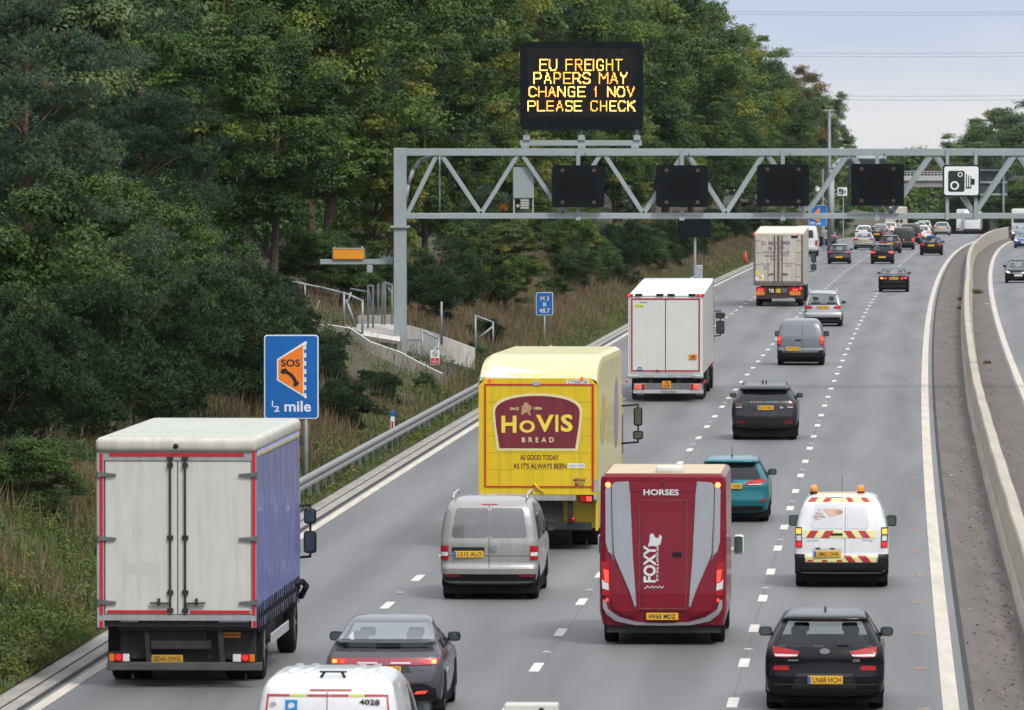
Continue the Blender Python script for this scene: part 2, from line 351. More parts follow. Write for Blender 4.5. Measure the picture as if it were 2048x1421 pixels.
# ------------------------------------------------------------------ concrete central barrier
def barrier():
    P = [(-.30, 0), (-.30, .06), (-.24, .24), (-.22, .27), (-.14, .86), (-.11, .9), (.11, .9), (.14, .86), (.22, .27), (.24, .24), (.30, .06), (.30, 0)]
    Yl = ys_range(60, 610, 2.5); V = []; F = []; n = len(P)
    for i, y in enumerate(Yl):
        o = RIGHT + 1.72 + .007 * math.sin(y * .35) + .35 * max(0, min(1, (y - 250) / 200)) - .35 * max(0, min(1, (y - 480) / 120))
        for (a, z) in P: V.append((cx(y) + o + a, y, rz(y) + z ))
    for i in range(len(Yl) - 1):
        for k in range(n - 1): a = i * n + k; F.append((a, a + 1, a + n + 1, a + n))
    F.append(tuple(range(n))); F.append(tuple(range(len(V) - n, len(V)))[::-1])
    tag(obj('concrete_barrier', rawmesh('concrete_barrier', V, F), M_CONC), 'long low concrete barrier running up the middle of the central reserve', 'barrier')
    t = thing('tall_barrier', 'taller pale concrete barrier end curving away at the far crest', 'barrier')
    V = []; F = []; Q = [(-.2, 0), (-.12, 1), (.12, 1), (.2, 0)]; Yl = ys_range(596, 790, 3)
    for y in Yl:
        k = max(0, min(1, (y - 596) / 60)); o = RIGHT + 1.72 + .35 * (1 - max(0, min(1, (y - 480) / 120))) + .25 * k
        for (a, z) in Q: V.append((cx(y) + o + a, y, rz(y) + z * (.92 + .22 * k)))
    for i in range(len(Yl) - 1):
        for k in range(3): a = i * 4 + k; F.append((a, a + 1, a + 5, a + 4))
    F.append((0, 1, 2, 3)); e = len(V); F.append((e - 4, e - 3, e - 2, e - 1))
    obj('wall', rawmesh('wall', V, F), M_CONC, t)
barrier()
# ------------------------------------------------------------------ steel safety fences
def fence(y0, y1, label, ramp0=0, ramp1=0):
    t = thing('safety_fence', label, 'guard rail', (0, 0, 0))
    prof = [(.0, .0), (.075, .05), (.075, .10), (.0, .145), (.0, .165), (.075, .21), (.075, .26), (.0, .31)]
    Yl = []; y = y0
    while y < y1: Yl.append(y); y += 2.0
    Yl.append(y1); V = []; F = []; n = len(prof)
    def zz(y): return rz(y) + .44 - .42 * max(0, 1 - (y - y0) / ramp0 if ramp0 else 0) - .42 * max(0, 1 - (y1 - y) / ramp1 if ramp1 else 0)
    for y in Yl:
        for (a, z) in prof: V.append((cx(y) + LEFT - 1.02 + a, y, zz(y) + z))
    for i in range(len(Yl) - 1):
        for k in range(n - 1): a = i * n + k; F.append((a, a + 1, a + n + 1, a + n))
    r = obj('rail', rawmesh('rail', V, F), mat('weathered_rail', (.26, .265, .26), .6, .3, var=.2, scale=4, dirt=((.14, .125, .10), .5)), t)
    sm = r.modifiers.new('thick', 'SOLIDIFY'); sm.thickness = .012
    pm = MB().box(-.05, .05, -.05, .05, -.3, .66).out('post', M_GALV, t); me = pm.data
    y = y0 + .6; k = 0
    while y < y1 - .5 and k < 95:
        o = pm if k == 0 else obj('post', me, None, t)
        o.location = (cx(y) + LEFT - 1.12, y, zz(y) - .42); y += 2.4; k += 1
fence(150, 300, 'long corrugated steel guard rail running behind the trucks along the grass verge')
fence(392, 470, 'short far length of steel guard rail sloping down near the orange cone', ramp1=0, ramp0=8)
fence(655, 720, 'tiny far end of steel guard rail beside the white saloon and yellow grass', ramp0=6)
# ------------------------------------------------------------------ gantry
M_GAN = mat('gantry_grey_paint', (.285, .325, .335), .5, var=.1, scale=.8, spec=.4, dirt=((.2, .2, .18), .3))
M_SIGNBLK = mat('signal_black', (.007, .009, .011), .6, spec=.08, var=.2, scale=4)
GD = 265.0
def gx(u, d=GD): return px(u, 500, d).x
def gantry():
    t = thing('sign_gantry', 'grey steel lattice gantry spanning the carriageway and carrying black signals', 'gantry', (gx(800), GD, 0))
    ox = gx(800)
    def L(x, y, z): return (x - ox, y, z)
    zt0, zt1, zb0, zb1 = pz(312, GD), pz(297.5, GD), pz(438, GD), pz(427, GD)
    dep = 1.25; xr = gx(2048) + 7
    for yy in (0, dep):
        MB().box(.1, xr - ox, yy - .12, yy + .12, zt0, zt1, .012).out('top_chord', M_GAN, t)
        MB().box(.1, xr - ox, yy - .12, yy + .12, zb0, zb1, .012).out('bottom_chord', M_GAN, t)
        mb = MB().box(-.22, .22, yy - .17, yy + .17, terr(ox, GD) - .6, zt1 + .02, .015)
        mb.box(-.34, .34, yy - .26, yy + .26, pz(456, GD), pz(452, GD))
        mb.out('column', M_GAN, t)
    # bracing
    tops = [878, 1040, 1205, 1372, 1532, 1700, 1868, 2035, 2200]; bots = [815, 962, 1125, 1287, 1452, 1614, 1782, 1950, 2120]
    for i, (a, b) in enumerate(zip(tops, bots)):
        for yy in (0, dep):
            for lo in ((b, a), (bots[i + 1], a) if i + 1 < len(bots) else None):
                if lo is None: continue
                s = -1 if lo[0] < a else 1
                p0 = L(gx(lo[0]), yy, zb1 - .02); p1 = L(gx(a + s * 5), yy, zt0 + .02)
                MB().bar(p0, p1, .15, .15, (0, 1, 0), .01).out('diagonal_brace', M_GAN, t)
    mb = MB()
    for u in range(850, 2200, 82):
        for z in (zt1 - .1, zb0 + .1): mb.box(gx(u) - ox - .04, gx(u) - ox + .04, .12, dep - .12, z - .04, z + .04)
    mb.out('cross_ties', M_GAN, t)
    # curved conduit at the corner
    mb = MB(); pts = [L(gx(811), .3, pz(405, GD)), L(gx(816), .3, pz(370, GD)), L(gx(826), .3, pz(340, GD)), L(gx(840), .3, pz(322, GD)), L(gx(862), .3, pz(313, GD))]
    mb.tube(pts, .07, 10); mb.cyl(L(gx(879), .5, pz(312, GD)), L(gx(879), .5, pz(428, GD)), .03); mb.out('conduit', M_GAN, t, True)
    # cabinet hung in the second bay
    mb = MB().box(gx(1026) - ox, gx(1068) - ox, .1, .5, pz(397, GD), pz(335, GD), .02)
    for u in (1028, 1066): mb.box(gx(u) - ox - .03, gx(u) - ox + .03, .15, .45, pz(428, GD), pz(397, GD))
    mb.out('cabinet', M_GAN, t)
    mb = MB()
    for k in range(4): mb.box(gx(1041) - ox, gx(1058) - ox, .05, .2, pz(418 - k * 5, GD), pz(414 - k * 5, GD))
    mb.cyl(L(gx(1036), .12, pz(412, GD)), L(gx(1036), .2, pz(412, GD)), .06)
    mb.out('insulator_stack', mat('insulator_grey', (.36, .36, .35), .5), t)
    return t
gantry()
def signal(u0, u1, v0, v1, label):
    d = GD - .42; x0, x1 = gx(u0, d), gx(u1, d); z0, z1 = pz(v1, d), pz(v0, d); xm = (x0 + x1) / 2; zm = (z0 + z1) / 2
    t = thing('lane_signal', label, 'traffic signal', (xm, d, z0), group='blank black lane signals on the gantry')
    hw, hh = (x1 - x0) / 2, (z1 - z0)
    MB().prism(rrect(-hw, hw, 0, hh, .12, 4), 0, .06).box(-hw + .15, hw - .15, .06, .25, .1, hh - .1, .03).out('backing_board', M_SIGNBLK, t)
    for sx in (-1, 1):
        for sz in (.12, .88):
            MB().cyl((sx * hw * .60, .005, hh * sz), (sx * hw * .60, -.02, hh * sz), .065, 14).out('amber_lantern', mat('unlit_amber', (.09, .045, .03), .3, coat=.5, var=.1), t)
    MB().prism(rrect(-hw * .68, hw * .68, hh * .2, hh * .8, .03, 2), -.006, .002).out('display_panel', mat('signal_matrix', (.006, .007, .008), .4, spec=.08, var=.4, scale=20), t)
    mb = MB(); zt, zb = pz(305, GD) - z0, pz(440, GD) - z0
    mb.box(-.07, .07, .26, .29, zb, zt + .1, .0); mb.box(-.09, .09, .2, .29, zb - .02, zb + .1)
    mb.box(-.06, .06, .06, .28, hh * .45, hh * .6)
    mb.out('hanger', M_GAN, t)
    MB().tube([(.25, .2, hh), (.22, .25, hh + .15), (.26, .26, zt - .02)], .012, 6).out('cable', M_BLK, t)
signal(1104, 1209, 331, 415, 'blank black lane signal hung directly below the lit message board')
signal(1312, 1416, 331, 415, 'blank black lane signal second from the grey column on the gantry')
signal(1514, 1618, 329, 413, 'blank black lane signal third from the grey column, above the potato lorry')
signal(1702, 1808, 328, 412, 'blank black lane signal nearest the white camera sign')
# ---- speed camera sign
def camera_sign(u0, u1, v0, v1, d, label, post=False):
    x0, x1 = gx(u0, d), gx(u1, d); z0, z1 = pz(v1, d), pz(v0, d); hw = (x1 - x0) / 2; hh = z1 - z0; xm = (x0 + x1) / 2
    t = thing('speed_camera_sign', label, 'road sign', (xm, d, z0))
    MW = mat('sign_white', (.74, .75, .76), .4, var=.04); MB_ = mat('sign_black', (.012, .018, .018), .5, var=.1)
    MB().prism(rrect(-hw, hw, 0, hh, hw * .17), 0, .03).out('backing_board', MB_, t)
    b = hw * .09; MB().prism(rrect(-hw + b, hw - b, b, hh - b, hw * .12), -.008, .002).out('sign_face', MW, t)
    q = hw / 37.5                                         # symbol drawn on a 75 x 64 grid
    def S(x, z): return ((x - 37.5) * q, hh * z / 64.0)
    g = MB().prism([S(*p) for p in rrect(11, 44, 10, 52, 4)], -.014, -.009)
    for x in (46.5, 51): g.prism([S(x, 16), S(x + 2, 16), S(x + 2, 46 - (x - 46) * .6), S(x, 46 - (x - 46) * .6)], -.014, -.009)
    g.prism([S(55.5, 20), S(57.5, 20), S(57.5, 41), S(55.5, 41)], -.014, -.009)
    g.prism([S(46.5, 16.5), S(57.5, 16.5), S(57.5, 19.3), S(46.5, 19.3)], -.014, -.009); g.prism([S(57.5, 24), S(64, 24), S(64, 36), S(57.5, 36)], -.014, -.009)
    g.out('camera_symbol', MB_, t)
    for (cx_, cz_, r, k) in ((24, 22.5, 8.8, 0), (35, 44.5, 5, 1)):
        MB().prism([S(*p) for p in ell(cx_, cz_, r, r, 24)], -.018, -.0145).out('lens_ring', MW, t)
        MB().prism([S(*p) for p in ell(cx_, cz_, r * .62, r * .62, 24)], -.022, -.0185).out('lens_centre', MB_, t)
    if post: MB().cyl((hw * .2, .08, -z0 + terr(xm, d) - .5), (hw * .2, .08, hh * .8), .05, 10).out('post', M_GALV, t)
    else:
        mb = MB(); zt, zb = pz(305, GD) - z0, pz(440, GD) - z0
        for uu in (1895, 1952): x = gx(uu, d) - xm; mb.box(x - .06, x + .06, .12, .16, zb, zt + .1); mb.box(x - .05, x + .05, .03, .14, hh * .4, hh * .6)
        mb.out('hanger', M_GAN, t)
camera_sign(1885, 1960, 330, 394, GD - .3, 'square white sign with a black speed camera symbol hung on the gantry')
camera_sign(1674, 1695, 374, 393, 700, 'tiny white camera sign far off beside the tall grey mast', True)
# ---- message board
STROKE = {'E': [[(1, 0), (0, 0), (0, 1), (1, 1)], [(0, .5), (.85, .5)]], 'U': [[(0, 1), (0, .2), (.2, 0), (.8, 0), (1, .2), (1, 1)]],
 'F': [[(0, 0), (0, 1), (1, 1)], [(0, .52), (.85, .52)]], 'R': [[(0, 0), (0, 1), (.75, 1), (1, .82), (1, .64), (.75, .48), (0, .48)], [(.5, .48), (1, 0)]],
 'I': [[(.5, 0), (.5, 1)]], 'G': [[(1, .82), (.8, 1), (.25, 1), (0, .75), (0, .25), (.25, 0), (.8, 0), (1, .2), (1, .45), (.6, .45)]],
 'H': [[(0, 0), (0, 1)], [(1, 0), (1, 1)], [(0, .5), (1, .5)]], 'T': [[(0, 1), (1, 1)], [(.5, 1), (.5, 0)]],
 'P': [[(0, 0), (0, 1), (.75, 1), (1, .82), (1, .62), (.75, .45), (0, .45)]], 'A': [[(0, 0), (.5, 1), (1, 0)], [(.2, .33), (.8, .33)]],
 'S': [[(1, .85), (.8, 1), (.2, 1), (0, .82), (0, .68), (.2, .53), (.8, .47), (1, .32), (1, .18), (.8, 0), (.2, 0), (0, .15)]],
 'M': [[(0, 0), (0, 1), (.5, .45), (1, 1), (1, 0)]], 'Y': [[(0, 1), (.5, .5), (1, 1)], [(.5, .5), (.5, 0)]],
 'C': [[(1, .8), (.75, 1), (.25, 1), (0, .75), (0, .25), (.25, 0), (.75, 0), (1, .2)]], 'N': [[(0, 0), (0, 1), (1, 0), (1, 1)]],
 '1': [[(.15, .8), (.5, 1), (.5, 0)]], 'O': [[(.25, 0), (0, .25), (0, .75), (.25, 1), (.75, 1), (1, .75), (1, .25), (.75, 0), (.25, 0)]],
 'V': [[(0, 1), (.5, 0), (1, 1)]], 'L': [[(0, 1), (0, 0), (1, 0)]], 'K': [[(0, 0), (0, 1)], [(1, 1), (0, .45)], [(.35, .62), (1, 0)]]}
def message_board():
    d = GD + .3; x0, x1 = gx(1040, d), gx(1286, d); z0, z1 = pz(260, d), pz(84, d); xm = (x0 + x1) / 2; hw = (x1 - x0) / 2; hh = z1 - z0
    t = thing('message_board', 'big black electronic message board with amber lettering on top of the gantry', 'message sign', (xm, d, z0))
    MB().prism(rrect(-hw, hw, 0, hh, .2, 5), 0, .5).out('housing', M_SIGNBLK, t)
    MB().prism(rrect(-hw, hw, 0, hh, .2, 5), -.12, -.002).out('hood', M_SIGNBLK, t)
    def V(v): return pz(v, d) - z0
    def U(u): return gx(u, d) - xm
    MB().prism([(U(1056), V(235)), (U(1271), V(235)), (U(1271), V(98)), (U(1056), V(98))], -.135, -.125).out('display_panel', mat('led_panel', (.012, .011, .011), .4, spec=.12, var=.5, scale=3.5, dirt=((.030, .027, .027), .6)), t)
    q = 1 / 56.6
    for (s, ua, ub, va, vb) in (('EU FREIGHT', 1081, 1244, 120, 140), ('PAPERS MAY', 1069, 1254, 147, 167), ('CHANGE 1 NOV', 1058, 1268, 174, 194), ('PLEASE CHECK', 1057, 1269, 202, 222)):
        wdt = {'I': .05, '1': .45, ' ': .62, 'M': 1.15}; adv = .42
        tot = sum(wdt.get(c, 1) for c in s) + adv * (len(s) - 1); unit = (U(ub) - U(ua)) / tot; xx = U(ua)
        h = V(va) - V(vb); zz0 = V(vb)
        pit = .042; wo = thing('word_line', None, None); wo.parent = t
        for ci, c in enumerate(s):
            cw = wdt.get(c, 1) * unit; dots = {}
            if c != ' ':
                for line in STROKE[c]:
                    for (p, r_) in zip(line[:-1], line[1:]):
                        p = (xx + p[0] * cw, zz0 + p[1] * h); r2 = (xx + r_[0] * cw, zz0 + r_[1] * h)
                        L_ = math.hypot(r2[0] - p[0], r2[1] - p[1]); n = max(1, int(L_ / .02))
                        for k in range(n + 1):
                            a = p[0] + (r2[0] - p[0]) * k / n; b = p[1] + (r2[1] - p[1]) * k / n; dots[(round(a / pit), round(b / pit))] = 1
                Vv = []; F = []
                for (ia, ib) in dots:
                    b0 = len(Vv); rr = .0225; a, b = ia * pit, ib * pit
                    for k in range(8): Vv.append((a + rr * math.cos(k * math.pi / 4 + .39), -.142, b + rr * math.sin(k * math.pi / 4 + .39)))
                    Vv.append((a, -.155, b)); F += [(b0 + k, b0 + (k + 1) % 8, b0 + 8) for k in range(8)]
                obj('led_letter', rawmesh('led_letter', Vv, F), mat('led_amber', (.9, .5, .1), .4, var=0, emit=(1, .52, .10), es=2.6) if (ci * 7 + int(va)) % 5 not in (1, 3) else mat('led_orange', (.9, .4, .05), .4, var=0, emit=(1, .42, .05), es=1.6), wo)
            xx += cw + adv * unit
    mb = MB()
    for u in (1053, 1163, 1274):
        x = U(u); mb.box(x - .05, x + .05, .1, .3, V(272), V(258)); mb.box(x - .12, x + .12, -.02, .4, V(281), V(271), .01)
    mb.box(U(1040), U(1284), .05, .25, V(292), V(281), .01); mb.box(U(1045), U(1280), .75, .95, V(291), V(282), .01)
    for u in (1050, 1163, 1270): x = U(u); mb.box(x - .14, x + .14, -.1, 1.1, V(297), V(289.5), .01)
    mb.out('support_frame', M_GAN, t)
message_board()
# ---- blue signs
M_SBLUE = mat('sign_blue', (.0, .115, .40), .45, var=.06, scale=2); M_SWHT = mat('sign_white_face', (.70, .74, .76), .45, var=.05)
M_SORG = mat('sign_orange', (.80, .20, .012), .45, var=.06); M_SBK = mat('sign_ink', (.012, .012, .012), .5, var=0)
def rect_sign(name, u0, u1, v0, v1, d, label, border=.03, rad=.08, postu=None, cat='road sign', zb=None):
    x0, x1 = px(u0, 500, d).x, px(u1, 500, d).x; z0, z1 = pz(v1, d), pz(v0, d); xm = (x0 + x1) / 2; hw = (x1 - x0) / 2; hh = z1 - z0
    t = thing(name, label, cat, (xm, d, z0))
    MB().prism(rrect(-hw, hw, 0, hh, rad), 0, .02).out('white_border', M_SWHT, t)
    MB().prism(rrect(-hw + border, hw - border, border, hh - border, rad * .7), -.008, -.002).out('sign_face', M_SBLUE, t)
    if postu is not None:
        x = px(postu, 500, d).x - xm
        MB().cyl((x, .07, terr(xm + x, d) - z0 - .6), (x, .07, hh * .9), .057 if hw > .4 else .035, 10).out('post', M_GALV, t, True)
    def P(u, v): return (px(u, v, d).x - xm, px(u, v, d).z - z0)
    return t, P
t, P = rect_sign('phone_distance_sign', 528, 637, 670, 838, 188, 'large blue sign with an orange telephone panel and half mile distance', postu=611)
MB().prism([P(554, 719), P(609, 684), P(614, 683), P(613, 689), P(608, 690), P(608, 790), P(613, 792), P(614, 797), P(609, 795), P(554, 761)], -.014, -.009).out('panel_outline', M_SWHT, t)
MB().prism([P(557, 720), P(606, 691), P(606, 789), P(557, 759)], -.020, -.015).out('orange_panel', M_SORG, t)
mb = MB()
for k in range(7): v = 690 + k * 16.2; mb.prism([P(608.5, v), P(612.5, v), P(612.5, v + 9.5), P(608.5, v + 9.5)], -.022, -.0145)
mb.out('dashed_edge', M_SWHT, t)
def Tx(s, m, par, P, u0, u1, v0, v1, y, bold=.02, name='lettering', **k):
    a, b = P(u0, v1), P(u1, v0); return text(s, m, par, ((a[0] + b[0]) / 2, y, (a[1] + b[1]) / 2), b[1] - a[1], b[0] - a[0], bold, name, **k)
Tx('SOS', M_SBK, t, P, 562, 600, 719, 734, -.021, .06)
Tx('mile', M_SWHT, t, P, 569, 622, 802, 824, -.009, .02)
text('1', M_SWHT, t, (P(545, 808)[0], -.009, P(545, 808)[1]), P(545, 802)[1] - P(545, 814)[1], None, .02); Tx('2', M_SWHT, t, P, 548, 559, 812, 824, -.009, .02)
hs = [P(561, 745), P(563, 739), P(571, 737), P(575, 740), P(575, 742), P(584, 747), P(591, 755), P(594, 763), P(597, 763), P(598, 767), P(596, 771), P(589, 774), P(586, 770), P(588, 766), P(585, 759), P(579, 752), P(571, 747), P(567, 749)]
MB().prism(hs, -.026, -.0205).out('handset_symbol', M_SBK, t)
t, P = rect_sign('location_marker_sign', 1072, 1106, 585, 631, 318, 'small blue location marker sign lettered M 3 B 48.7 standing in dry grass', border=.025, rad=.06, postu=1089)
for s, a, b, c, e in (('M 3', 1081, 1098, 593, 602), ('B', 1086, 1093, 605, 613), ('48.7', 1078, 1100, 617, 626)): Tx(s, mat('sign_buff', (.62, .58, .48), .5), t, P, a, b, c, e, -.009, .02)
t, P = rect_sign('phone_distance_sign', 1617, 1654, 411, 453, 640, 'small far blue sign with an orange panel reading 700 yards beyond the gantry', border=.02, rad=.06, postu=1648)
MB().prism([P(1619, 435), P(1640, 415), P(1640, 446), P(1630, 440)], -.014, -.009).out('orange_panel', M_SORG, t)
Tx('700 yds', M_SWHT, t, P, 1619, 1642, 444, 451, -.009, .02); 
MB().prism([P(1642, 436), P(1653, 436), P(1653, 452), P(1642, 452)], -.012, -.009).out('side_panel', mat('sign_light_blue', (.02, .2, .55), .45), t)
# ---- orange cabinet on an arm off the gantry column
d = GD + .6
x0, x1 = px(640, 0, d).x, px(786, 0, d).x; z = pz(524, d)
t = thing('equipment_arm', 'grey steel arm jutting left from the gantry column under the orange box', 'steel arm', (x1, d, z))
MB().box(x0 - x1, -.02, -.12, .12, -.09, .09, .01).box(px(760, 0, d).x - x1, -.02, .5, .7, .02, .16, .01).out('beam', M_GAN, t)
MB().box(px(733, 0, d).x - x1, px(745, 0, d).x - x1, -.1, .12, -.38, -.09, .02).out('junction_box', M_GALV, t)
xa, xb = px(666, 0, d).x, px(727, 0, d).x
t = thing('orange_cabinet', 'orange box sitting on the grey arm left of the gantry column', 'equipment box', ((xa + xb) / 2, d, z + .09)); hw = (xb - xa) / 2
MB().box(-hw, hw, -.2, .2, .0, .37, .015).out('housing', mat('orange_box', (.72, .27, .008), .5, var=.08), t)
MB().box(-hw - .02, hw + .02, -.22, .22, .371, .395, .006).box(-hw + .02, -hw + .07, -.1, .1, .395, .44).box(hw - .08, hw - .02, -.1, .1, .395, .46).out('lid', M_GALV, t)
mb = MB()
for k in range(4): mb.box(-hw - .04, -hw - .002, -.06, .06, .05 + k * .085, .10 + k * .085); mb.box(hw + .002, hw + .05, -.06, .06, .05 + k * .085, .10 + k * .085)
mb.out('connector', M_GALV, t)
# ---- concrete steps, walls and railings behind the gantry foot
M_WALLC = mat('pale_concrete', (.62, .59, .53), .8, var=.14, scale=2, bump=.2, dirt=((.22, .19, .15), .5))
def wall(pts, d0, d1, th, label, capu=.0, low=1.2):
    V = []; n = len(pts); t = MB()
    P3 = [px(u, v, d0 + (d1 - d0) * i / (n - 1)) for i, (u, v) in enumerate(pts)]
    V = []; F = []
    for p in P3:
        zb = p.z - low
        V += [(p.x, p.y, zb), (p.x, p.y, p.z), (p.x + .0, p.y + th, p.z), (p.x, p.y + th, zb)]
    for i in range(n - 1):
        for k in range(3): a = 4 * i + k; F.append((a, a + 1, a + 5, a + 4))
    F.append((0, 1, 2, 3)); e = 4 * (n - 1); F.append((e, e + 1, e + 2, e + 3))
    return tag(obj('retaining_wall', rawmesh('retaining_wall', V, F), M_WALLC), label, 'wall')
wall([(655, 650), (700, 657), (740, 684), (800, 705), (850, 732), (885, 748)], 262, 256, .95, 'stepped pale concrete wall running down in front of the gantry column', low=.6)
wall([(716, 632), (760, 631), (800, 630)], 270.5, 270, .3, 'pale concrete landing wall under the steel railings', low=1.0)
wall([(812, 650), (850, 660), (900, 678), (950, 697)], 270, 276, .3, 'pale concrete wall sloping down right of the gantry column', low=.95)
MB_ = MB(); a = px(700, 680, 266); 
V = [tuple(px(690, 672, 266)), tuple(px(800, 690, 263)), tuple(px(800, 655, 269.5)), tuple(px(716, 655, 270))]
o = obj('landing_slab', rawmesh('landing_slab', V, [(0, 1, 2, 3)]), M_WALLC); o.modifiers.new('t', 'SOLIDIFY').thickness = -.12; tag(o, 'flat concrete landing between the walls at the gantry foot', 'slab')
M_RAIL = mat('railing_steel', (.30, .33, .35), .5, .3, var=.15)
def frame(label, cat, name, segs, r=.03, d=266, mid=None):
    t = thing(name, label, cat, px(*segs[0][0], d))
    o0 = Vector(t.location); mb = MB()
    for s in segs: mb.tube([px(p[0], p[1], p[2] if len(p) > 2 else d) - o0 for p in s], r, 8)
    mb.out('frame', M_RAIL, t, True); return t
frame('open steel gate frame with a diagonal brace on the concrete wall', 'gate', 'steel_gate', [[(688, 655), (688, 586), (725, 602), (725, 668)], [(692, 600), (712, 655)], [(688, 650), (725, 668)], [(702, 585), (693, 612)]], .04, 265)
frame('handrail of grey tube running along the top of the slope into the trees', 'handrail', 'handrail', [[(575, 562), (640, 575), (690, 587)], [(610, 570), (610, 600)], [(575, 562), (575, 585)]], .035, 268)
frame('cluster of bare upright steel gate posts on the landing left of the column', 'gate', 'steel_gate', [[(736, 660), (736, 572), (746, 572), (746, 660)], [(756, 632), (756, 568)], [(764, 650), (766, 566)], [(770, 650), (770, 565), (784, 572), (784, 650)], [(737, 580), (745, 628)], [(776, 575), (786, 592)], [(700, 578), (735, 584)]], .035, 268)
frame('steel handrail with a prohibition notice right of the gantry column', 'handrail', 'handrail', [[(845, 725), (845, 662), (877, 678), (877, 748)], [(847, 722), (877, 690)], [(840, 722), (878, 748)]], .035, 262)
frame('low steel frame with a slanted brace at the far end of the sloping wall', 'handrail', 'handrail', [[(951, 715), (951, 632), (986, 645), (986, 693)], [(953, 680), (985, 654)]], .035, 277)
frame('lone slim grey post standing behind the sloping concrete wall', 'post', 'steel_post', [[(883, 690), (883, 604)]], .045, 273)
mb = MB(); p = px(812, 716, 268); 
t = thing('steel_barred_gate', 'small grey barred gate at the foot of the gantry column', 'gate', p)
for k in range(7): mb.box(.02 + k * .085, .05 + k * .085, -.02, .02, 0, .62)
mb.box(0, .62, -.025, .025, .60, .66).box(0, .62, -.025, .025, -.02, .04).out('bars', M_RAIL, t)
d = 261.6; p0, p1 = px(861, 730, d), px(879, 701, d); t = thing('prohibition_notice', 'small white and red no pedestrians notice fixed to the handrail', 'notice', p0); W_, H_ = p1.x - p0.x, p1.z - p0.z
MB().prism([(0, 0), (W_, 0), (W_, H_), (0, H_)], -.006, .006).out('board', M_SWHT, t)
MS_RED = mat('sign_red', (.5, .02, .03), .5); MB().prism([(.015, .015), (W_ - .015, .015), (W_ - .015, H_ * .47), (.015, H_ * .47)], -.012, -.008).out('red_panel', MS_RED, t)
text('No\npedestrians\nbeyond', M_WTXT, t, (W_ / 2, -.014, H_ * .24), H_ * .3, W_ * .7, .01)
mb = MB(); E1, E2 = ell(W_ / 2, H_ * .74, H_ * .19, H_ * .19, 20), ell(W_ / 2, H_ * .74, H_ * .155, H_ * .155, 20)
for i in range(20): j = (i + 1) % 20; mb.quad((E1[i][0], -.012, E1[i][1]), (E1[j][0], -.012, E1[j][1]), (E2[j][0], -.012, E2[j][1]), (E2[i][0], -.012, E2[i][1]))
mb.bar((W_ / 2 - .08, -.011, H_ * .86), (W_ / 2 + .08, -.011, H_ * .62), .018, .004, (0, 1, 0)); mb.bar((W_ / 2, -.009, H_ * .83), (W_ / 2, -.009, H_ * .65), .03, .003, (0, 1, 0)); mb.out('prohibition_symbol', M_SBK, t)
# marker post, cone, branch
p = px(785, 850, 216)
t = thing('marker_post', 'white marker post with blue top and red strip behind the guard rail', 'marker post', (p.x, p.y, terr(p.x, p.y)))
MB().box(-.06, .06, -.03, .03, -.2, .95, .015).out('post', M_SWHT, t); MB().box(-.064, .064, -.034, .034, .80, .955, .01).out('cap', M_SBLUE, t); MB().box(-.03, .03, -.036, -.031, .38, .66).out('reflector', MS_RED, t)
p = px(1491, 529, 560)
t = thing('traffic_cone', 'tall orange traffic cone standing on the verge near the far guard rail', 'traffic cone', (p.x, p.y, terr(p.x, p.y)))
MB().cyl((0, 0, .05), (0, 0, 1.0), .17, 16, .04).out('cone', mat('cone_orange', (.75, .06, .02), .45, var=.1), t, True); MB().box(-.24, .24, -.24, .24, 0, .05, .01).out('foot', M_BLK, t)
pts = [px(u, v, 262 - i) for i, (u, v) in enumerate([(556, 626), (590, 628), (622, 640), (650, 655), (678, 668)])]
t = thing('fallen_branch', 'bare fallen branch lying across the slope above the concrete wall', 'branch', pts[0])
mb = MB().tube([p - pts[0] for p in pts], .06, 7); mb.tube([pts[2] - pts[0], px(640, 600, 260) - pts[0]], .02, 6); mb.tube([pts[3] - pts[0], px(618, 668, 259) - pts[0]], .022, 6); mb.tube([pts[1] - pts[0], px(575, 612, 261) - pts[0]], .02, 6)
mb.out('bark', mat('bare_wood', (.26, .21, .17), .85, var=.3), t, True)
# dark sign on a post at left, far cantilever sign, masts, sign back, bridge, power lines
d = 470; x0, x1 = px(1356, 0, d).x, px(1421, 0, d).x; z0, z1 = pz(475, d), pz(432, d); xm = (x0 + x1) / 2
t = thing('roadside_sign', 'dark unlit sign panel on a single grey post among the dark trees', 'road sign', (xm, d, terr(xm, d))); g = terr(xm, d)
MB().prism(rrect(x0 - xm, x1 - xm, z0 - g, z1 - g, .08), -.15, .15).out('panel', M_SIGNBLK, t)
MB().cyl((.05, .05, -.4), (.05, .05, z0 - g + .5), .09, 10).out('post', M_GALV, t); MB().box(-.1, .55, .3, .7, 0, 1.3, .02).out('cabinet', M_GALV, t)
d = 560; g = terr(px(1664, 0, d).x, d)
t = thing('cantilever_sign', 'unlit dark message sign on a curved grey arm behind the gantry', 'message sign', (px(1663, 0, d).x, d, rz(d))); ox = t.location.x; oz = t.location.z
def q(u, v): p = px(u, v, d); return (p.x - ox, 0, p.z - oz)
MB().tube([q(1663, 470), q(1663, 352), q(1665, 341), q(1671, 330), q(1681, 322), q(1693, 318), q(1772, 317)], .21, 12).out('curved_arm', M_GAN, t, True)
a, b = q(1696, 368), q(1770, 318); MB().prism(rrect(a[0], b[0], a[2], b[2], .12), -.35, -.18).out('panel', mat('far_sign_panel', (.02, .028, .036), .5), t)
d = 600; t = thing('camera_mast', 'tall slim grey mast topped with cameras rising above the gantry', 'mast', (px(1659, 0, d).x, d, rz(d))); ox = t.location.x
MB().cyl((0, 0, -.2), q(1659, 222)[0:1] and (0, 0, pz(222, d) - oz), .17, 14, .12).out('pole', mat('mast_grey', (.19, .20, .215), .5), t, True)
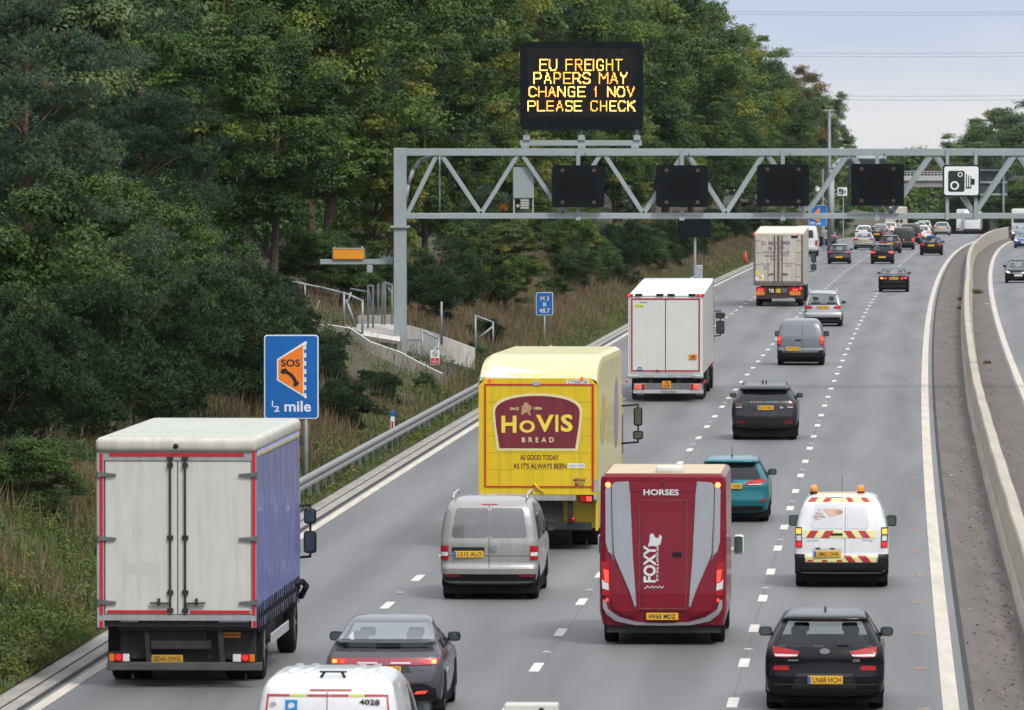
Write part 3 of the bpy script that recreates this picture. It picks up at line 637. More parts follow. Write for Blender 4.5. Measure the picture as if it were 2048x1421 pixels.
z = pz(221, d); MB().box(-.65, .65, -.06, .06, z - .05, z + .05).out('crossbar', M_GALV, t)
for s in (-.5, .55): MB().box(s - .12, s + .12, -.25, .2, z + .06, z + .36, .03).cyl((s, -.25, z + .2), (s, -.34, z + .2), .08).out('camera', M_BLK, t)
d = 690; t = thing('lamp_post', 'thin grey pole against the trees left of the tall mast', 'pole', (px(1646, 0, d).x, d, rz(d))); MB().cyl((0, 0, -1), (0, 0, pz(338, d) - rz(d)), .07, 8).out('pole', M_GALV, t)
d = GD + 1.75; x0, x1 = px(1958, 0, d).x, px(2016, 0, d).x; z0, z1 = pz(394, d), pz(336, d); t = thing('rear_facing_board', 'dark green back of a sign fixed behind the gantry beside the camera sign', 'road sign', (x1, d, z0))
MB().prism(rrect(x0 - x1, 0, 0, z1 - z0, .06), 0, .03).out('panel', mat('sign_back_green', (.06, .085, .08), .55, var=.1), t)
for k in (.08, .5, .92): z = (z1 - z0) * k; MB().box(x0 - x1, -.02, -.06, -.002, z - .035, z + .035).out('rail', M_GALV, t)
MB().box(-.19, -.11, -.16, -.07, pz(432, d) - z0, pz(305, d) - z0).out('hanger', M_GAN, t)
d = 1060; t = thing('road_bridge', 'grey concrete road bridge crossing the motorway far beyond the gantry', 'bridge', (px(1850, 0, d).x, d, 0)); ox = t.location.x
M_BR = mat('bridge_concrete', (.24, .235, .225), .85, var=.15, scale=.6, dirt=((.1, .1, .1), .5))
x0, x1 = px(1740, 0, d).x - ox, px(2140, 0, d).x - ox
MB().box(x0, x1, 0, 9, pz(375, d), pz(359, d), .05).out('deck', M_BR, t); MB().box(x0, x1, -.35, .0, pz(362, d), pz(352, d), .03).out('edge_beam', mat('bridge_edge', (.38, .375, .36), .8, var=.15), t)
mb = MB()
for k in range(60): x = x0 + (x1 - x0) * k / 59; mb.box(x - .05, x + .05, -.2, -.1, pz(352.2, d), pz(343, d))
mb.box(x0, x1, -.2, -.1, pz(344, d), pz(342.5, d)).box(x0, x1, -.19, -.11, pz(348, d), pz(347, d)).out('parapet_rail', M_GALV, t)
for u in (1797, 1990): x = px(u, 0, d).x - ox; MB().box(x - .5, x + .5, 1, 7.5, -8, pz(375.3, d), .05).out('pier', M_BR, t)
M_WIRE = mat('wire', (.10, .11, .13), .6, var=0)
for (ua, va, vb, l) in ((1318, 6, 16, 'thin power line highest of all crossing the sky'), (1318, 11, 21.5, 'thin power line just under the highest one in the sky'), (1540, 92, 95.5, 'upper wire of the middle pair crossing the sky'), (1545, 97, 103, 'lower wire of the middle pair crossing the sky'), (1660, 178, 180.5, 'upper wire of the lowest pair crossing the sky'), (1665, 185, 189, 'lower wire of the lowest pair crossing the sky')):
    d = 1000; A = px(ua - 700, va - 4, d); B = px(2500, vb + 1, d); o0 = (A + B) / 2
    pts = [A + (B - A) * k / 24 + Vector((0, 0, -1.0 * 4 * (k / 24) * (1 - k / 24))) - o0 for k in range(25)]
    o = MB().tube(pts, .021, 5).out('power_line', M_WIRE, None, False, o0); tag(o, l, 'power line')
# ================================================================== CARS AND VANS
PROF = {   # (z, rear y, front y, half width); belt = level where glass starts, top = where it ends
 'hatch': dict(H=1.47, W=1.80, L=4.3, belt=.97, top=1.335, P=[(.20, .16, 4.2, .78), (.26, .06, 4.28, .85), (.34, .03, 4.3, .875), (.50, .0, 4.32, .895), (.62, .03, 4.32, .90), (.74, .05, 4.25, .90), (.82, .05, 4.12, .895), (.90, .08, 3.75, .88), (.97, .13, 3.25, .862), (1.05, .19, 3.05, .815), (1.2, .33, 2.72, .735), (1.335, .47, 2.42, .66), (1.365, .40, 2.36, .645), (1.395, .43, 2.30, .625), (1.42, .52, 2.25, .60), (1.44, .70, 2.18, .57), (1.455, .95, 2.08, .52), (1.464, 1.2, 1.98, .45), (1.47, 1.45, 1.85, .30)], bow=.10, rc=.14),
 'saloon': dict(H=1.45, W=1.82, L=4.7, belt=1.0, top=1.34, P=[(.20, .16, 4.6, .78), (.26, .06, 4.66, .86), (.36, .02, 4.7, .885), (.52, .0, 4.7, .905), (.68, .02, 4.66, .91), (.82, .03, 4.5, .90), (.90, .04, 4.2, .885), (.945, .05, 3.9, .87), (.965, .12, 3.75, .86), (.982, .40, 3.65, .855), (1.0, .70, 3.5, .845), (1.10, .92, 3.25, .79), (1.22, 1.2, 2.95, .72), (1.34, 1.42, 2.75, .655), (1.37, 1.52, 2.68, .635), (1.40, 1.64, 2.6, .605), (1.425, 1.82, 2.5, .56), (1.44, 1.98, 2.4, .49), (1.45, 2.12, 2.3, .34)], bow=.08, rc=.14),
 'suv': dict(H=1.64, W=1.92, L=4.4, belt=1.14, top=1.45, P=[(.30, .20, 4.2, .80), (.38, .08, 4.35, .90), (.50, .03, 4.4, .94), (.68, .0, 4.4, .955), (.86, .03, 4.36, .955), (1.0, .05, 4.2, .945), (1.08, .07, 3.85, .93), (1.14, .10, 3.4, .905), (1.20, .14, 3.2, .87), (1.33, .27, 2.9, .80), (1.45, .40, 2.6, .735), (1.475, .28, 2.5, .72), (1.52, .32, 2.35, .70), (1.575, .52, 2.1, .66), (1.615, .85, 1.9, .60), (1.64, 1.2, 1.7, .45)], bow=.10, rc=.15),
 'estate': dict(H=1.50, W=1.82, L=4.7, belt=1.0, top=1.36, P=[(.22, .16, 4.6, .78), (.28, .06, 4.66, .86), (.38, .02, 4.7, .89), (.54, .0, 4.7, .905), (.72, .02, 4.66, .905), (.86, .04, 4.4, .895), (.94, .07, 4.0, .885), (1.0, .11, 3.6, .865), (1.10, .20, 3.35, .81), (1.24, .33, 3.0, .745), (1.36, .46, 2.65, .68), (1.39, .40, 2.55, .665), (1.43, .45, 2.4, .64), (1.465, .65, 2.2, .60), (1.487, .95, 2.0, .54), (1.50, 1.3, 1.8, .42)], bow=.08, rc=.13),
 'mpv': dict(H=1.72, W=1.84, L=4.6, belt=1.03, top=1.54, P=[(.24, .14, 4.5, .80), (.30, .05, 4.56, .88), (.44, .0, 4.6, .905), (.58, .0, 4.6, .92), (.66, .04, 4.56, .92), (.80, .06, 4.4, .915), (.92, .08, 4.1, .905), (1.03, .11, 3.75, .885), (1.12, .14, 3.55, .86), (1.30, .21, 3.2, .80), (1.45, .28, 2.85, .755), (1.54, .33, 2.65, .725), (1.57, .30, 2.55, .71), (1.63, .34, 2.4, .685), (1.68, .52, 2.2, .64), (1.705, .8, 2.0, .57), (1.72, 1.2, 1.8, .44)], bow=.07, rc=.13),
 'van': dict(H=1.97, W=1.92, L=4.9, belt=9, top=9, P=[(.30, .16, 4.8, .82), (.36, .06, 4.86, .90), (.48, .01, 4.9, .93), (.62, .0, 4.9, .945), (.70, .04, 4.9, .95), (.95, .05, 4.8, .955), (1.10, .06, 4.45, .95), (1.2, .08, 4.2, .94), (1.45, .12, 3.75, .905), (1.62, .16, 3.4, .875), (1.74, .20, 3.1, .85), (1.82, .25, 2.9, .82), (1.88, .33, 2.75, .785), (1.925, .46, 2.6, .735), (1.955, .7, 2.4, .66), (1.97, 1.1, 2.2, .5)], bow=.07, rc=.13),
 'smallvan': dict(H=1.82, W=1.82, L=4.4, belt=9, top=9, P=[(.28, .14, 4.3, .80), (.34, .03, 4.36, .87), (.46, .0, 4.4, .90), (.62, .0, 4.4, .915), (.66, .03, 4.4, .912), (.86, .05, 4.3, .912), (1.02, .07, 4.0, .905), (1.12, .09, 3.7, .89), (1.3, .14, 3.3, .855), (1.48, .20, 2.95, .81), (1.60, .25, 2.7, .765), (1.68, .31, 2.5, .725), (1.735, .40, 2.35, .68), (1.78, .55, 2.2, .62), (1.805, .8, 2.0, .54), (1.82, 1.15, 1.8, .4)], bow=.06, rc=.11),
}
AX = [0, .15, .3, .45, .6, .7, .78, .84, .9, .95, .98, 1.0]
BX = [.04, .10, .20, .34, .48, .52, .66, .78, .90, .97]
def smoothstep(t): return t * t * (3 - 2 * t)
class Shape:
    def __init__(s, kind, W, H, L=None):
        k = PROF[kind]; s.k = k; fz, fw, fl = H / k['H'], W / k['W'], (L or k['L']) / k['L']
        a = np.array(k['P'], float); s.z = a[:, 0] * fz; s.yr = a[:, 1] * fl; s.yf = a[:, 2] * fl; s.w = a[:, 3] * fw
        s.bow = k['bow']; s.rc = k['rc'] * fw; s.belt, s.top = k['belt'] * fz, k['top'] * fz; s.H, s.W, s.L = H, W, (L or k['L'])
        s.fz, s.fw = fz, fw
    def at(s, z): return np.interp(z, s.z, s.yr), np.interp(z, s.z, s.yf), np.interp(z, s.z, s.w)
    def arc(s, x, w, r):
        u = max(0, (x - (w - r)) / r); return r * (1 - math.sqrt(max(0, 1 - min(1, u) ** 2)))
    def rear(s, x, z):
        yr, yf, w = s.at(z); x = min(abs(x), w); k = min(1, (yf - yr) / 1.9) ** 1.3; return yr + k * (s.bow * (x / w) ** 2 + s.arc(x, w, s.rc))
    def front(s, x, z):
        yr, yf, w = s.at(z); x = min(abs(x), w); k = min(1, (yf - yr) / 1.9) ** 1.3; return yf - k * (.28 * (x / w) ** 2 + s.arc(x, w, s.rc * 1.6))
    def half(s, z):
        yr, yf, w = s.at(z); P = [(a * w, s.rear(a * w, z)) for a in AX]; y0 = P[-1][1]; y1 = s.front(w, z)
        for b in BX:
            bul = .028 * (1 - (2 * b - 1) ** 2)
            P.append((w * (1 - .025 + bul) if 0 < b < 1 else w, y0 + (y1 - y0) * b))
        P += [(a * w, s.front(a * w, z)) for a in AX[::-1]]
        return P
    def levels(s):
        zs = []
        for a, b in zip(s.z[:-1], s.z[1:]):
            n = max(1, int((b - a) / .045 + .5)); zs += [a + (b - a) * i / n for i in range(n)]
        zs.append(s.z[-1])
        for q in (s.belt, s.top):
            if q < 5: zs = [z for z in zs if abs(z - q) > .012] + [q]
        return sorted(zs)
def shell(S, root, paintm, glassm, roofm=None, gw=.84, bp=.5, name='body', frit=True):
    zs = S.levels(); H_ = [S.half(z) for z in zs]; nh = len(H_[0]); nA, nB = len(AX), len(BX)
    V = []; ring = []
    for z, P in zip(zs, H_):
        r = []
        for (x, y) in P: r.append(len(V)); V.append((x, y, z))
        for i in range(nh - 2, 0, -1): r.append(len(V)); V.append((-P[i][0], P[i][1], z))
        ring.append(r)
    n = len(ring[0]); faces = {'body': [], 'rear_window': [], 'side_window': [], 'windscreen': [], 'roof': []}
    def zone(i):
        i2 = i if i < nh - 1 else n - 1 - i          # segment index on the half contour
        if i2 < nA - 1: return 'rear_window' if AX[i2 + 1] <= gw + 1e-6 else 'body'
        if i2 < nA - 1 + nB + 1:
            k = i2 - (nA - 1)
            b = (([0] + BX + [1])[k] + ([0] + BX + [1])[k + 1]) / 2
            return 'body' if b < .12 or b > .9 or .48 < b < .52 else 'side_window'
        j = i2 - (nA + nB); a = AX[::-1][j]
        return 'windscreen' if a <= .9 else 'body'
    for li in range(len(zs) - 1):
        zc = (zs[li] + zs[li + 1]) / 2; gl = S.belt < zc < S.top
        for i in range(n):
            f = (ring[li][i], ring[li][(i + 1) % n], ring[li + 1][(i + 1) % n], ring[li + 1][i])
            faces[zone(i) if gl else ('roof' if zc > S.top and roofm else 'body')].append(f)
    faces['roof' if roofm else 'body'].append(tuple(ring[-1])); faces['body'].append(tuple(ring[0][::-1]))
    sw = faces.pop('side_window'); FL = list(faces.items()) + [('side_window', [f for f in sw if V[f[0]][0] > 0]), ('side_window', [f for f in sw if V[f[0]][0] <= 0])]
    for k, F in FL:
        if not F: continue
        used = sorted({i for f in F for i in f}); mp_ = {u: i for i, u in enumerate(used)}
        me = rawmesh(k, [V[i] for i in used], [tuple(mp_[i] for i in f) for f in F])
        obj(name if k == 'body' else k, me, {'body': paintm, 'roof': roofm}.get(k, glassm), root, True)
def patch(S, name, poly, m, root, th=.012, side='rear', step=.06, mirror=False, smooth=True, lift=0):
    os_ = []
    for sg in ((1, -1) if mirror else (1,)):
        bm = bmesh.new(); f = bm.faces.new([bm.verts.new((p[0] * sg, 0, p[1])) for p in poly])
        xs = [p[0] * sg for p in poly]; zs = [p[1] for p in poly]
        for (lo, hi, no) in ((min(xs), max(xs), (1, 0, 0)), (min(zs), max(zs), (0, 0, 1))):
            q = math.floor(lo / step) * step + step
            while q < hi - 1e-3:
                bmesh.ops.bisect_plane(bm, geom=bm.verts[:] + bm.edges[:] + bm.faces[:], plane_co=[c * q for c in no], plane_no=no); q += step
        bmesh.ops.triangulate(bm, faces=bm.faces[:])
        sgn = -1 if side == 'rear' else 1
        for v in bm.verts: v.co.y = (S.rear if side == 'rear' else S.front)(v.co.x, v.co.z) + sgn * (th + lift)
        be = [e for e in bm.edges if e.is_boundary]
        r = bmesh.ops.extrude_edge_only(bm, edges=be)
        for v in r['geom']:
            if isinstance(v, bmesh.types.BMVert): v.co.y -= sgn * (th + .012); v.co.x *= 1.002
        bmesh.ops.recalc_face_normals(bm, faces=bm.faces)
        me = bpy.data.meshes.new(name); bm.to_mesh(me); bm.free(); os_.append(obj(name, me, m, root, False))
    return os_ if mirror else os_[0]
def side_glass(S, t, y0, y1, z0, z1, slant=.25, m=None, name='side_window'):   # glazing laid on both flanks of a closed van
    for sg in (-1, 1):
        V = []; F = []; n = 6
        for k in range(n + 1):
            z = z0 + (z1 - z0) * k / n; w_ = float(S.at(z)[2]) + .012; sl = slant * k / n
            for j, y in enumerate((y0 + sl * .3, (y0 + y1) / 2, y1 - sl)): b_ = (y - float(S.rear(w_, z))) / max(.1, float(S.front(w_, z) - S.rear(w_, z))); V.append((sg * (w_ + w_ * .028 * (1 - (2 * b_ - 1) ** 2) - w_ * .025), y, z))
        for k in range(n):
            for j in range(2): a = 3 * k + j; F.append((a, a + 1, a + 4, a + 3))
        o = obj(name, rawmesh(name, V, F), m or M_FRIT, t, True); o.modifiers.new('t', 'SOLIDIFY').thickness = .02
WHEEL = {}
def wheel(root, x, y, r, wd, detail=True, m_rim=None):
    key = (round(r, 3), round(wd, 3))
    if key not in WHEEL:
        mb = MB(); pr = [(r * .62, -wd / 2), (r * .93, -wd / 2), (r, -wd / 2 + .03), (r, wd / 2 - .03), (r * .93, wd / 2), (r * .62, wd / 2)]
        V = []; F = []; n = 28
        for k in range(n):
            a = 2 * math.pi * k / n
            for (q, xx) in pr: V.append((xx, q * math.cos(a), q * math.sin(a)))
        for k in range(n):
            for j in range(5): F.append((k * 6 + j, k * 6 + j + 1, ((k + 1) % n) * 6 + j + 1, ((k + 1) % n) * 6 + j))
        ty = rawmesh('tyre', V, F)
        mb = MB().cyl((-wd * .35, 0, 0), (wd * .35, 0, 0), r * .63, 24)
        bmr = MB().cyl((-wd * .46, 0, 0), (wd * .46, 0, 0), r * .16, 12)
        for k in range(5):
            a = 2 * math.pi * k / 5
            for s in (-1, 1): bmr.bar((s * wd * .42, 0, 0), (s * wd * .42, r * .62 * math.cos(a), r * .62 * math.sin(a)), .06, .03, (1, 0, 0))
        me = bpy.data.meshes.new('hub'); mb.bm.to_mesh(me); me2 = bpy.data.meshes.new('rim'); bmr.bm.to_mesh(me2); WHEEL[key] = (ty, me, me2)
    ty, hub, rim = WHEEL[key]
    t = obj('wheel', ty, M_TYRE, root, True, (x, y, r))
    if detail: obj('hub', hub, M_DRK, t); obj('rim', rim, m_rim or M_RIM, t)
    return t
def mirror_pair(root, x, y, z, sx=.2, sz=.15, m=None, glass_=True, sides=(-1, 1)):
    for s in sides:
        mb = MB().box(s * x, s * (x + sx), y, y + .10, z - sz / 2, z + sz / 2, .05, 3)
        mb.bar((s * (x - .12), y + .07, z - sz * .35), (s * (x + .04), y + .06, z - sz * .3), .05, .04)
        o = mb.out('mirror', m or M_BLK, root, True)
        if glass_: MB().prism(rrect(min(s * (x + .02), s * (x + sx - .02)), max(s * (x + .02), s * (x + sx - .02)), z - sz / 2 + .02, z + sz / 2 - .02, .03, 3), y - .006, y - .001).out('mirror_glass', M_MIRG, o)
def plate(root, S, x, z, s, wd=.52, ht=.112, m=None, side='rear', y=None, blue=True, gap=.02, detail=True, rows=None):
    sg = -1 if side == 'rear' else 1
    y = y if y is not None else (S.rear if side == 'rear' else S.front)(abs(x) + wd * .3, z) + sg * .012
    if y is not None and S is not None and side == 'rear': y = min(y, S.rear(x, z - ht / 2), S.rear(x, z + ht / 2)) - .03
    if S is not None and side == 'front': y = max(y, S.front(x, z - ht / 2), S.front(x, z + ht / 2)) + .03
    p = MB().box(x - wd / 2, x + wd / 2, y - .005, y + .02, z - ht / 2, z + ht / 2, .004, 1).out('number_plate', m or M_PLATE, root)
    if detail:
        if blue: MB().box(x - wd / 2 + .004, x - wd / 2 + .045, y - .008, y - .0055, z - ht / 2 + .006, z + ht / 2 - .006).out('blue_band', M_BLUEB, p)
        x0 = x + (.022 if blue else 0)
        rot = (math.pi / 2, 0, 0) if side == 'rear' else (math.pi / 2, 0, math.pi)
        if rows: text(rows, M_PTXT, p, (x0, y + sg * .007, z), ht * .8, wd * .72, .02, rot=rot)
        elif s: text(s, M_PTXT, p, (x0, y + sg * .007, z), ht * .66, wd * (.8 if blue else .86), .012, rot=rot)
    return p
def seats(root, S, y0=1.0, n=2, detail=True):
    z = S.belt; H = S.top
    mb = MB(); yr, yf, w_ = S.at(z - .04)
    w_ = min(w_, S.at(z)[2])
    mb.box(-w_ * .93, w_ * .93, S.at(z)[0] + .22, S.at(z)[1] - .5, z - .26, z - .14)     # parcel shelf, door tops, dashboard
    t = mb.out('interior', M_INT, root)
    mb = MB()
    for (y, xs) in ((y0, (-.42, .0, .42) if False else (-.40, .40)), (y0 + .95, (-.37, .37))):
        for x in xs: mb.box(x - .22, x + .22, y, y + .12, z - .08, z + (H - z) * .22, .05, 2).box(x - .12, x + .12, y + .01, y + .09, z + (H - z) * .36, z + (H - z) * .74, .035, 2)
    mb.out('seat_backs', M_INT, root)
def place(d, u):
    return (px(u, 700, d).x, d, rz(d)), -math.atan(slope(d))
NEAR, FAR = 2, 1
def vehicle(name, label, cat, kind, d, u, W, H, col, L=None, glassm=None, roof=None, lights='block', lit=None, pl=None, detail=NEAR, arch=True, wheels=(.78, -.85), wr=None, group=None, flip=False, bump=True, mirrors=True, aerial=None, lz=None, gw=.84, lw=None):
    loc, rot = place(d, u)
    if flip: rot += math.pi
    t = thing(name, label, cat, loc, rot, group); S = Shape(kind, W, H, L)
    closed = kind in ('van', 'smallvan')
    shell(S, t, col, glassm or G_SEE, roof, gw)
    r = wr or (.33 if kind in ('van',) else .37 if kind == 'suv' else .315)
    wd = .22
    for y in (wheels[0], S.L + wheels[1]):
        for s in (-1, 1):
            x = s * (np.interp(.5, S.z, S.w) - wd / 2 - .012)
            wheel(t, x, y, r, wd, detail >= NEAR)
            if arch and detail >= NEAR:
                xx = s * (np.interp(.55, S.z, S.w) - .02); MB().prism([(y + (r + .06) * math.cos(a), max(.26, r + (r + .06) * math.sin(a))) for a in np.linspace(-.4, math.pi + .4, 18)], xx, xx + s * .018, 'x').out('wheel_arch', M_DRK, t)
    w0 = S.at(S.z[2])[2]
    MB().box(-w0 * .97, w0 * .97, .20, S.L - .35, .13, S.z[1] + .03).out('underside', M_DRK, t)  # set low and wide to deepen the shade on the road
    if not closed: seats(t, S, detail=detail >= NEAR, y0=S.at(S.belt)[0] + .75)
    else:
        z0, z1 = S.H * .63, S.H * .87                                       # windscreen and cab glass
        patch(S, 'windscreen', [(-.72 * S.fw, z0), (.72 * S.fw, z0), (.62 * S.fw, z1), (-.62 * S.fw, z1)], glass('cab_glass', (.2, .22, .23), .1), t, .01, 'front')
    bz = S.belt if not closed else S.H * .6
    if mirrors:
        yf_ = S.at(bz)[1]; mirror_pair(t, S.at(bz)[2] - .03, yf_ - .62, bz + .08, .20, .145 if kind not in ('van', 'smallvan') else .22, M_BLK if mirrors is True else mirrors, detail >= NEAR)
    return t, S
def lamps(S, t, poly, lit=None, core=None, m=None, name='tail_light', lm=None, sides=(1, -1)):
    for sg in sides:
        o = patch(S, name, [(p[0] * sg, p[1]) for p in poly], m or M_RED, t, .02)
        for c in (core or []): patch(S, 'lamp_unit', [(p[0] * sg, p[1]) for p in c[0]], c[1], o, .028)
def Z(vpx, d, yoff=0): return CAMH - (vpx - 303) * (d + yoff) / FOC
def Xl(upx, u, d): return (upx - u) * d / FOC
# ================================================================== THE NEARER CARS
PROF['civic'] = dict(H=1.44, W=1.77, L=4.25, belt=.985, top=1.345, P=[(.20, .16, 4.1, .78), (.26, .06, 4.2, .85), (.36, .02, 4.25, .87), (.52, .0, 4.25, .885), (.66, .02, 4.22, .885), (.78, .05, 4.1, .88), (.88, .09, 3.8, .868), (.94, .14, 3.4, .855), (.985, .19, 3.2, .835), (1.05, .24, 3.0, .80), (1.10, .27, 2.9, .77), (1.13, .20, 2.85, .755), (1.16, .48, 2.75, .735), (1.22, .80, 2.6, .70), (1.28, 1.08, 2.45, .665), (1.345, 1.42, 2.45, .63), (1.375, 1.50, 2.4, .61), (1.40, 1.60, 2.34, .58), (1.42, 1.75, 2.26, .535), (1.432, 1.88, 2.2, .47), (1.44, 1.98, 2.1, .32)], bow=.10, rc=.14)
def K(ox, oy, s, u, d): return lambda x, y: ((ox + x * s - u) * d / FOC, CAMH - (oy + y * s - 303) * d / FOC)
def rect(f, x0, y0, x1, y1): a, b = f(x0, y1), f(x1, y0); return [(a[0], a[1]), (b[0], a[1]), (b[0], b[1]), (a[0], b[1])]
def ctr(P): return (sum(p[0] for p in P) / len(P), sum(p[1] for p in P) / len(P))
P_BLACK = mat('black_paint', (.003, .003, .005), .2, 0, .28, .12, .05, 2.0, dirt=((.16, .145, .125), .02)); P_GREY = mat('dark_grey_metallic', (.072, .070, .086), .3, .3, coat=.6, var=.06, dirt=((.12, .11, .1), .2))
P_TEAL = mat('teal_metallic', (.001, .135, .17), .3, .2, spec=.4, coat=.4, var=.05, dirt=((.1, .1, .09), .12)); P_SILV = mat('silver_metallic', (.42, .42, .42), .33, .55, coat=.6, var=.05, dirt=((.2, .19, .17), .25))
P_BEIGE = mat('warm_silver_metallic', (.36, .35, .335), .34, .5, coat=.6, var=.05, dirt=((.18, .165, .14), .35)); P_WHITE = paint('white_paint', (.66, .67, .68), .3, .6, dirt=.16)
P_MGREY = mat('grey_metallic', (.17, .175, .20), .34, .35, coat=.6, var=.05, dirt=((.15, .14, .12), .3)); P_NAVY = paint('navy_paint', (.012, .016, .032), .25, 1.0, dirt=.08)
P_CHAR = mat('charcoal_metallic', (.022, .023, .027), .3, .2, spec=.4, coat=.4, var=.05, dirt=((.1, .1, .09), .2)); P_BLUE = mat('blue_metallic', (.03, .09, .28), .28, .3, coat=.9, var=.05)
M_FRIT = mat('dark_trim', (.010, .010, .011), .3, coat=.3, var=.1)
def strip_patch(S, t, name, x0, x1, z0, z1, m, th=.012): return patch(S, name, [(x0, z0), (x1, z0), (x1, z1), (x0, z1)], m, t, th)
# ---- black hatchback, bottom right
d, u = 113.6, 1650; f = K(1490, 940, .3385, u, d)
t, S = vehicle('hatchback_car', 'black hatchback with pale roof reflection and plate LN68 HCH, lowest on the right', 'car', 'hatch', d, u, 1.815, 1.475, P_BLACK)
g = lambda pts: [f(*p) for p in pts]
lamps(S, t, [(-.80, .985), (-.60, .955), (-.375, .905), (-.42, .835), (-.60, .815), (-.765, .83)], m=M_RED, core=[([(-.77, .87), (-.40, .862), (-.43, .838), (-.745, .835)], M_CLR)])
for sg in (1, -1): patch(S, 'rear_reflector', [(sg * .78, .625), (sg * .53, .63), (sg * .56, .695), (sg * .775, .69)], M_RED, t, .015)
patch(S, 'plate_recess', [(-.50, .33), (.50, .33), (.42, .58), (-.42, .58)], M_FRIT, t, .004)
plate(t, S, 0.01, .485, 'LN68 HCH', .53, .125)
strip_patch(S, t, 'bumper_trim', -.80, .80, .24, .34, M_BLK, .015); strip_patch(S, t, 'crease', -.78, .78, .405, .415, mat('gloss_crease', (.05, .05, .055), .2, coat=1, var=0), .008)
MB().prism(ell(0, .915, .075, .045, 20), S.rear(0, .915) - .03, S.rear(0, .915), 'y').out('badge', M_CHR, t)
strip_patch(S, t, 'name_lettering', -.56, -.40, .765, .785, M_CHR, .01); text('i30', M_CHR, t, (.48, S.rear(.5, .775) - .02, .775), .045, .10, .02)
strip_patch(S, t, 'rear_wiper', -.02, .36, 1.005, 1.028, M_BLK, .03); strip_patch(S, t, 'brake_light', -.20, .22, 1.348, 1.365, M_RED, .015)
MB().prism([(.95, 1.44), (1.22, 1.475), (1.2, 1.53), (1.1, 1.51)], -.018, .018, 'x').out('aerial_fin', M_BLK, t)
# ---- grey hatchback behind the white van
d, u = 112.3, 767; f = K(480, 1150, .2246, u, d)
t, S = vehicle('hatchback_car', 'dark grey hatchback with wedge tail and full width red lamp bar behind white van', 'car', 'civic', d, u, 1.775, 1.44, P_GREY, gw=.9)
patch(S, 'lamp_bar', [(-.83, .90), (.83, .90), (.80, .80), (.40, .795), (-.40, .795), (-.80, .80)], mat('red_lamp_bar', (.30, .02, .035), .18, coat=1, var=.1), t, .02)
for sg in (-1, 1):
    patch(S, 'tail_light', [(sg * .80, .885), (sg * .56, .875), (sg * .58, .815), (sg * .79, .81)], M_REDD, t, .03)
    patch(S, 'lamp_unit', [(sg * .78, .875), (sg * .71, .872), (sg * .71, .825), (sg * .78, .822)], M_AMBL, t, .036)
patch(S, 'lamp_unit', [(-.66, .87), (-.60, .87), (-.60, .82), (-.66, .82)], M_REDL, t, .036)
strip_patch(S, t, 'silver_bar', -.40, -.10, .815, .838, M_CHR, .03); strip_patch(S, t, 'silver_bar', .10, .40, .815, .838, M_CHR, .03)
text('H', M_CHR, t, (0, S.rear(0, .85) - .035, .848), .075, .08, .03, name='badge')
patch(S, 'plate_recess', [(-.42, .68), (.42, .68), (.36, .79), (-.36, .79)], M_FRIT, t, .004); plate(t, S, 0, .725, 'KU07 FJJ', .52, .11)
strip_patch(S, t, 'spoiler', -.72, .72, 1.112, 1.142, M_FRIT, .05); strip_patch(S, t, 'tailgate_trim', -.34, -.30, 1, 1.01, M_BLK)
text('CIVIC', M_CHR, t, (.52, S.rear(.52, .74) - .02, .735), .032, .2, .01)
patch(S, 'bumper_trim', [(-.80, .26), (.80, .26), (.78, .44), (.6, .52), (-.6, .52), (-.78, .44)], M_BLK, t, .012); patch(S, 'rear_reflector', [(.45, .36), (.62, .37), (.66, .41), (.50, .40)], M_REDL, t, .03); patch(S, 'rear_reflector', [(-.45, .36), (-.62, .37), (-.66, .41), (-.50, .40)], M_REDL, t, .03)
# ---- white van at the bottom edge
d, u = 93.6, 652; f = K(480, 1150, .2246, u, d)
t, S = vehicle('panel_van', 'white panel van numbered 4028 cut off by the bottom of the frame', 'van', 'van', d, u, 1.90, 1.935, P_WHITE)
strip_patch(S, t, 'door_seam', -.008, .004, .8, 1.72, M_FRIT, .003)
M_YG = mat('hi_vis_yellow', (.48, .55, .02), .5, var=.05); M_HR = mat('retro_red', (.42, .02, .03), .45, var=.1)
xs = [-.74, -.47, -.26, .03, .27, .46, .74]
for i in range(6): strip_patch(S, t, 'reflective_tape', xs[i] + .004, xs[i + 1] - .004, 1.67, 1.70, M_YG if i in (1, 3) and False else (M_YG if i in (1, 4) else M_HR), .006)
for sg in (-1, 1): patch(S, 'reflective_tape', [(sg * .76, 1.70), (sg * .735, 1.70), (sg * .80, 1.0), (sg * .825, 1.0)], M_HR, t, .006)
text('4028', M_PTXT, t, (.53, S.rear(.55, 1.60) - .02, 1.605), .07, .26, .03)
patch(S, 'blue_sticker', [(-.53, 1.43), (-.375, 1.43), (-.375, 1.63), (-.53, 1.63)], mat('sticker_blue', (.0, .19, .50), .4, var=.05), t, .006); MB().prism(ell(-.452, 1.555, .042, .042, 16), S.rear(-.45, 1.555) - .012, S.rear(-.45, 1.555) - .007).out('sticker_emblem', M_WTXT, t)
text('FORS', M_WTXT, t, (-.452, S.rear(-.45, 1.465) - .012, 1.465), .04, .11, .02); E1 = ell(-.68, 1.56, .045, .045, 16); MB().prism(E1, S.rear(-.68, 1.56) - .006, S.rear(-.68, 1.56) - .001).out('sticker_emblem', mat('pale_grey_print', (.42, .42, .43), .5), t)
strip_patch(S, t, 'brake_light', -.22, .30, 1.745, 1.762, M_HR, .012)
mb = MB().box(-.12, .22, .50, .56, 1.95, 1.97).bar((-.06, .53, 1.955), (-.10, .45, 1.895), .03, .02).bar((.16, .53, 1.955), (.20, .45, 1.895), .03, .02); mb.out('roof_bracket', M_BLK, t)
mb = MB()
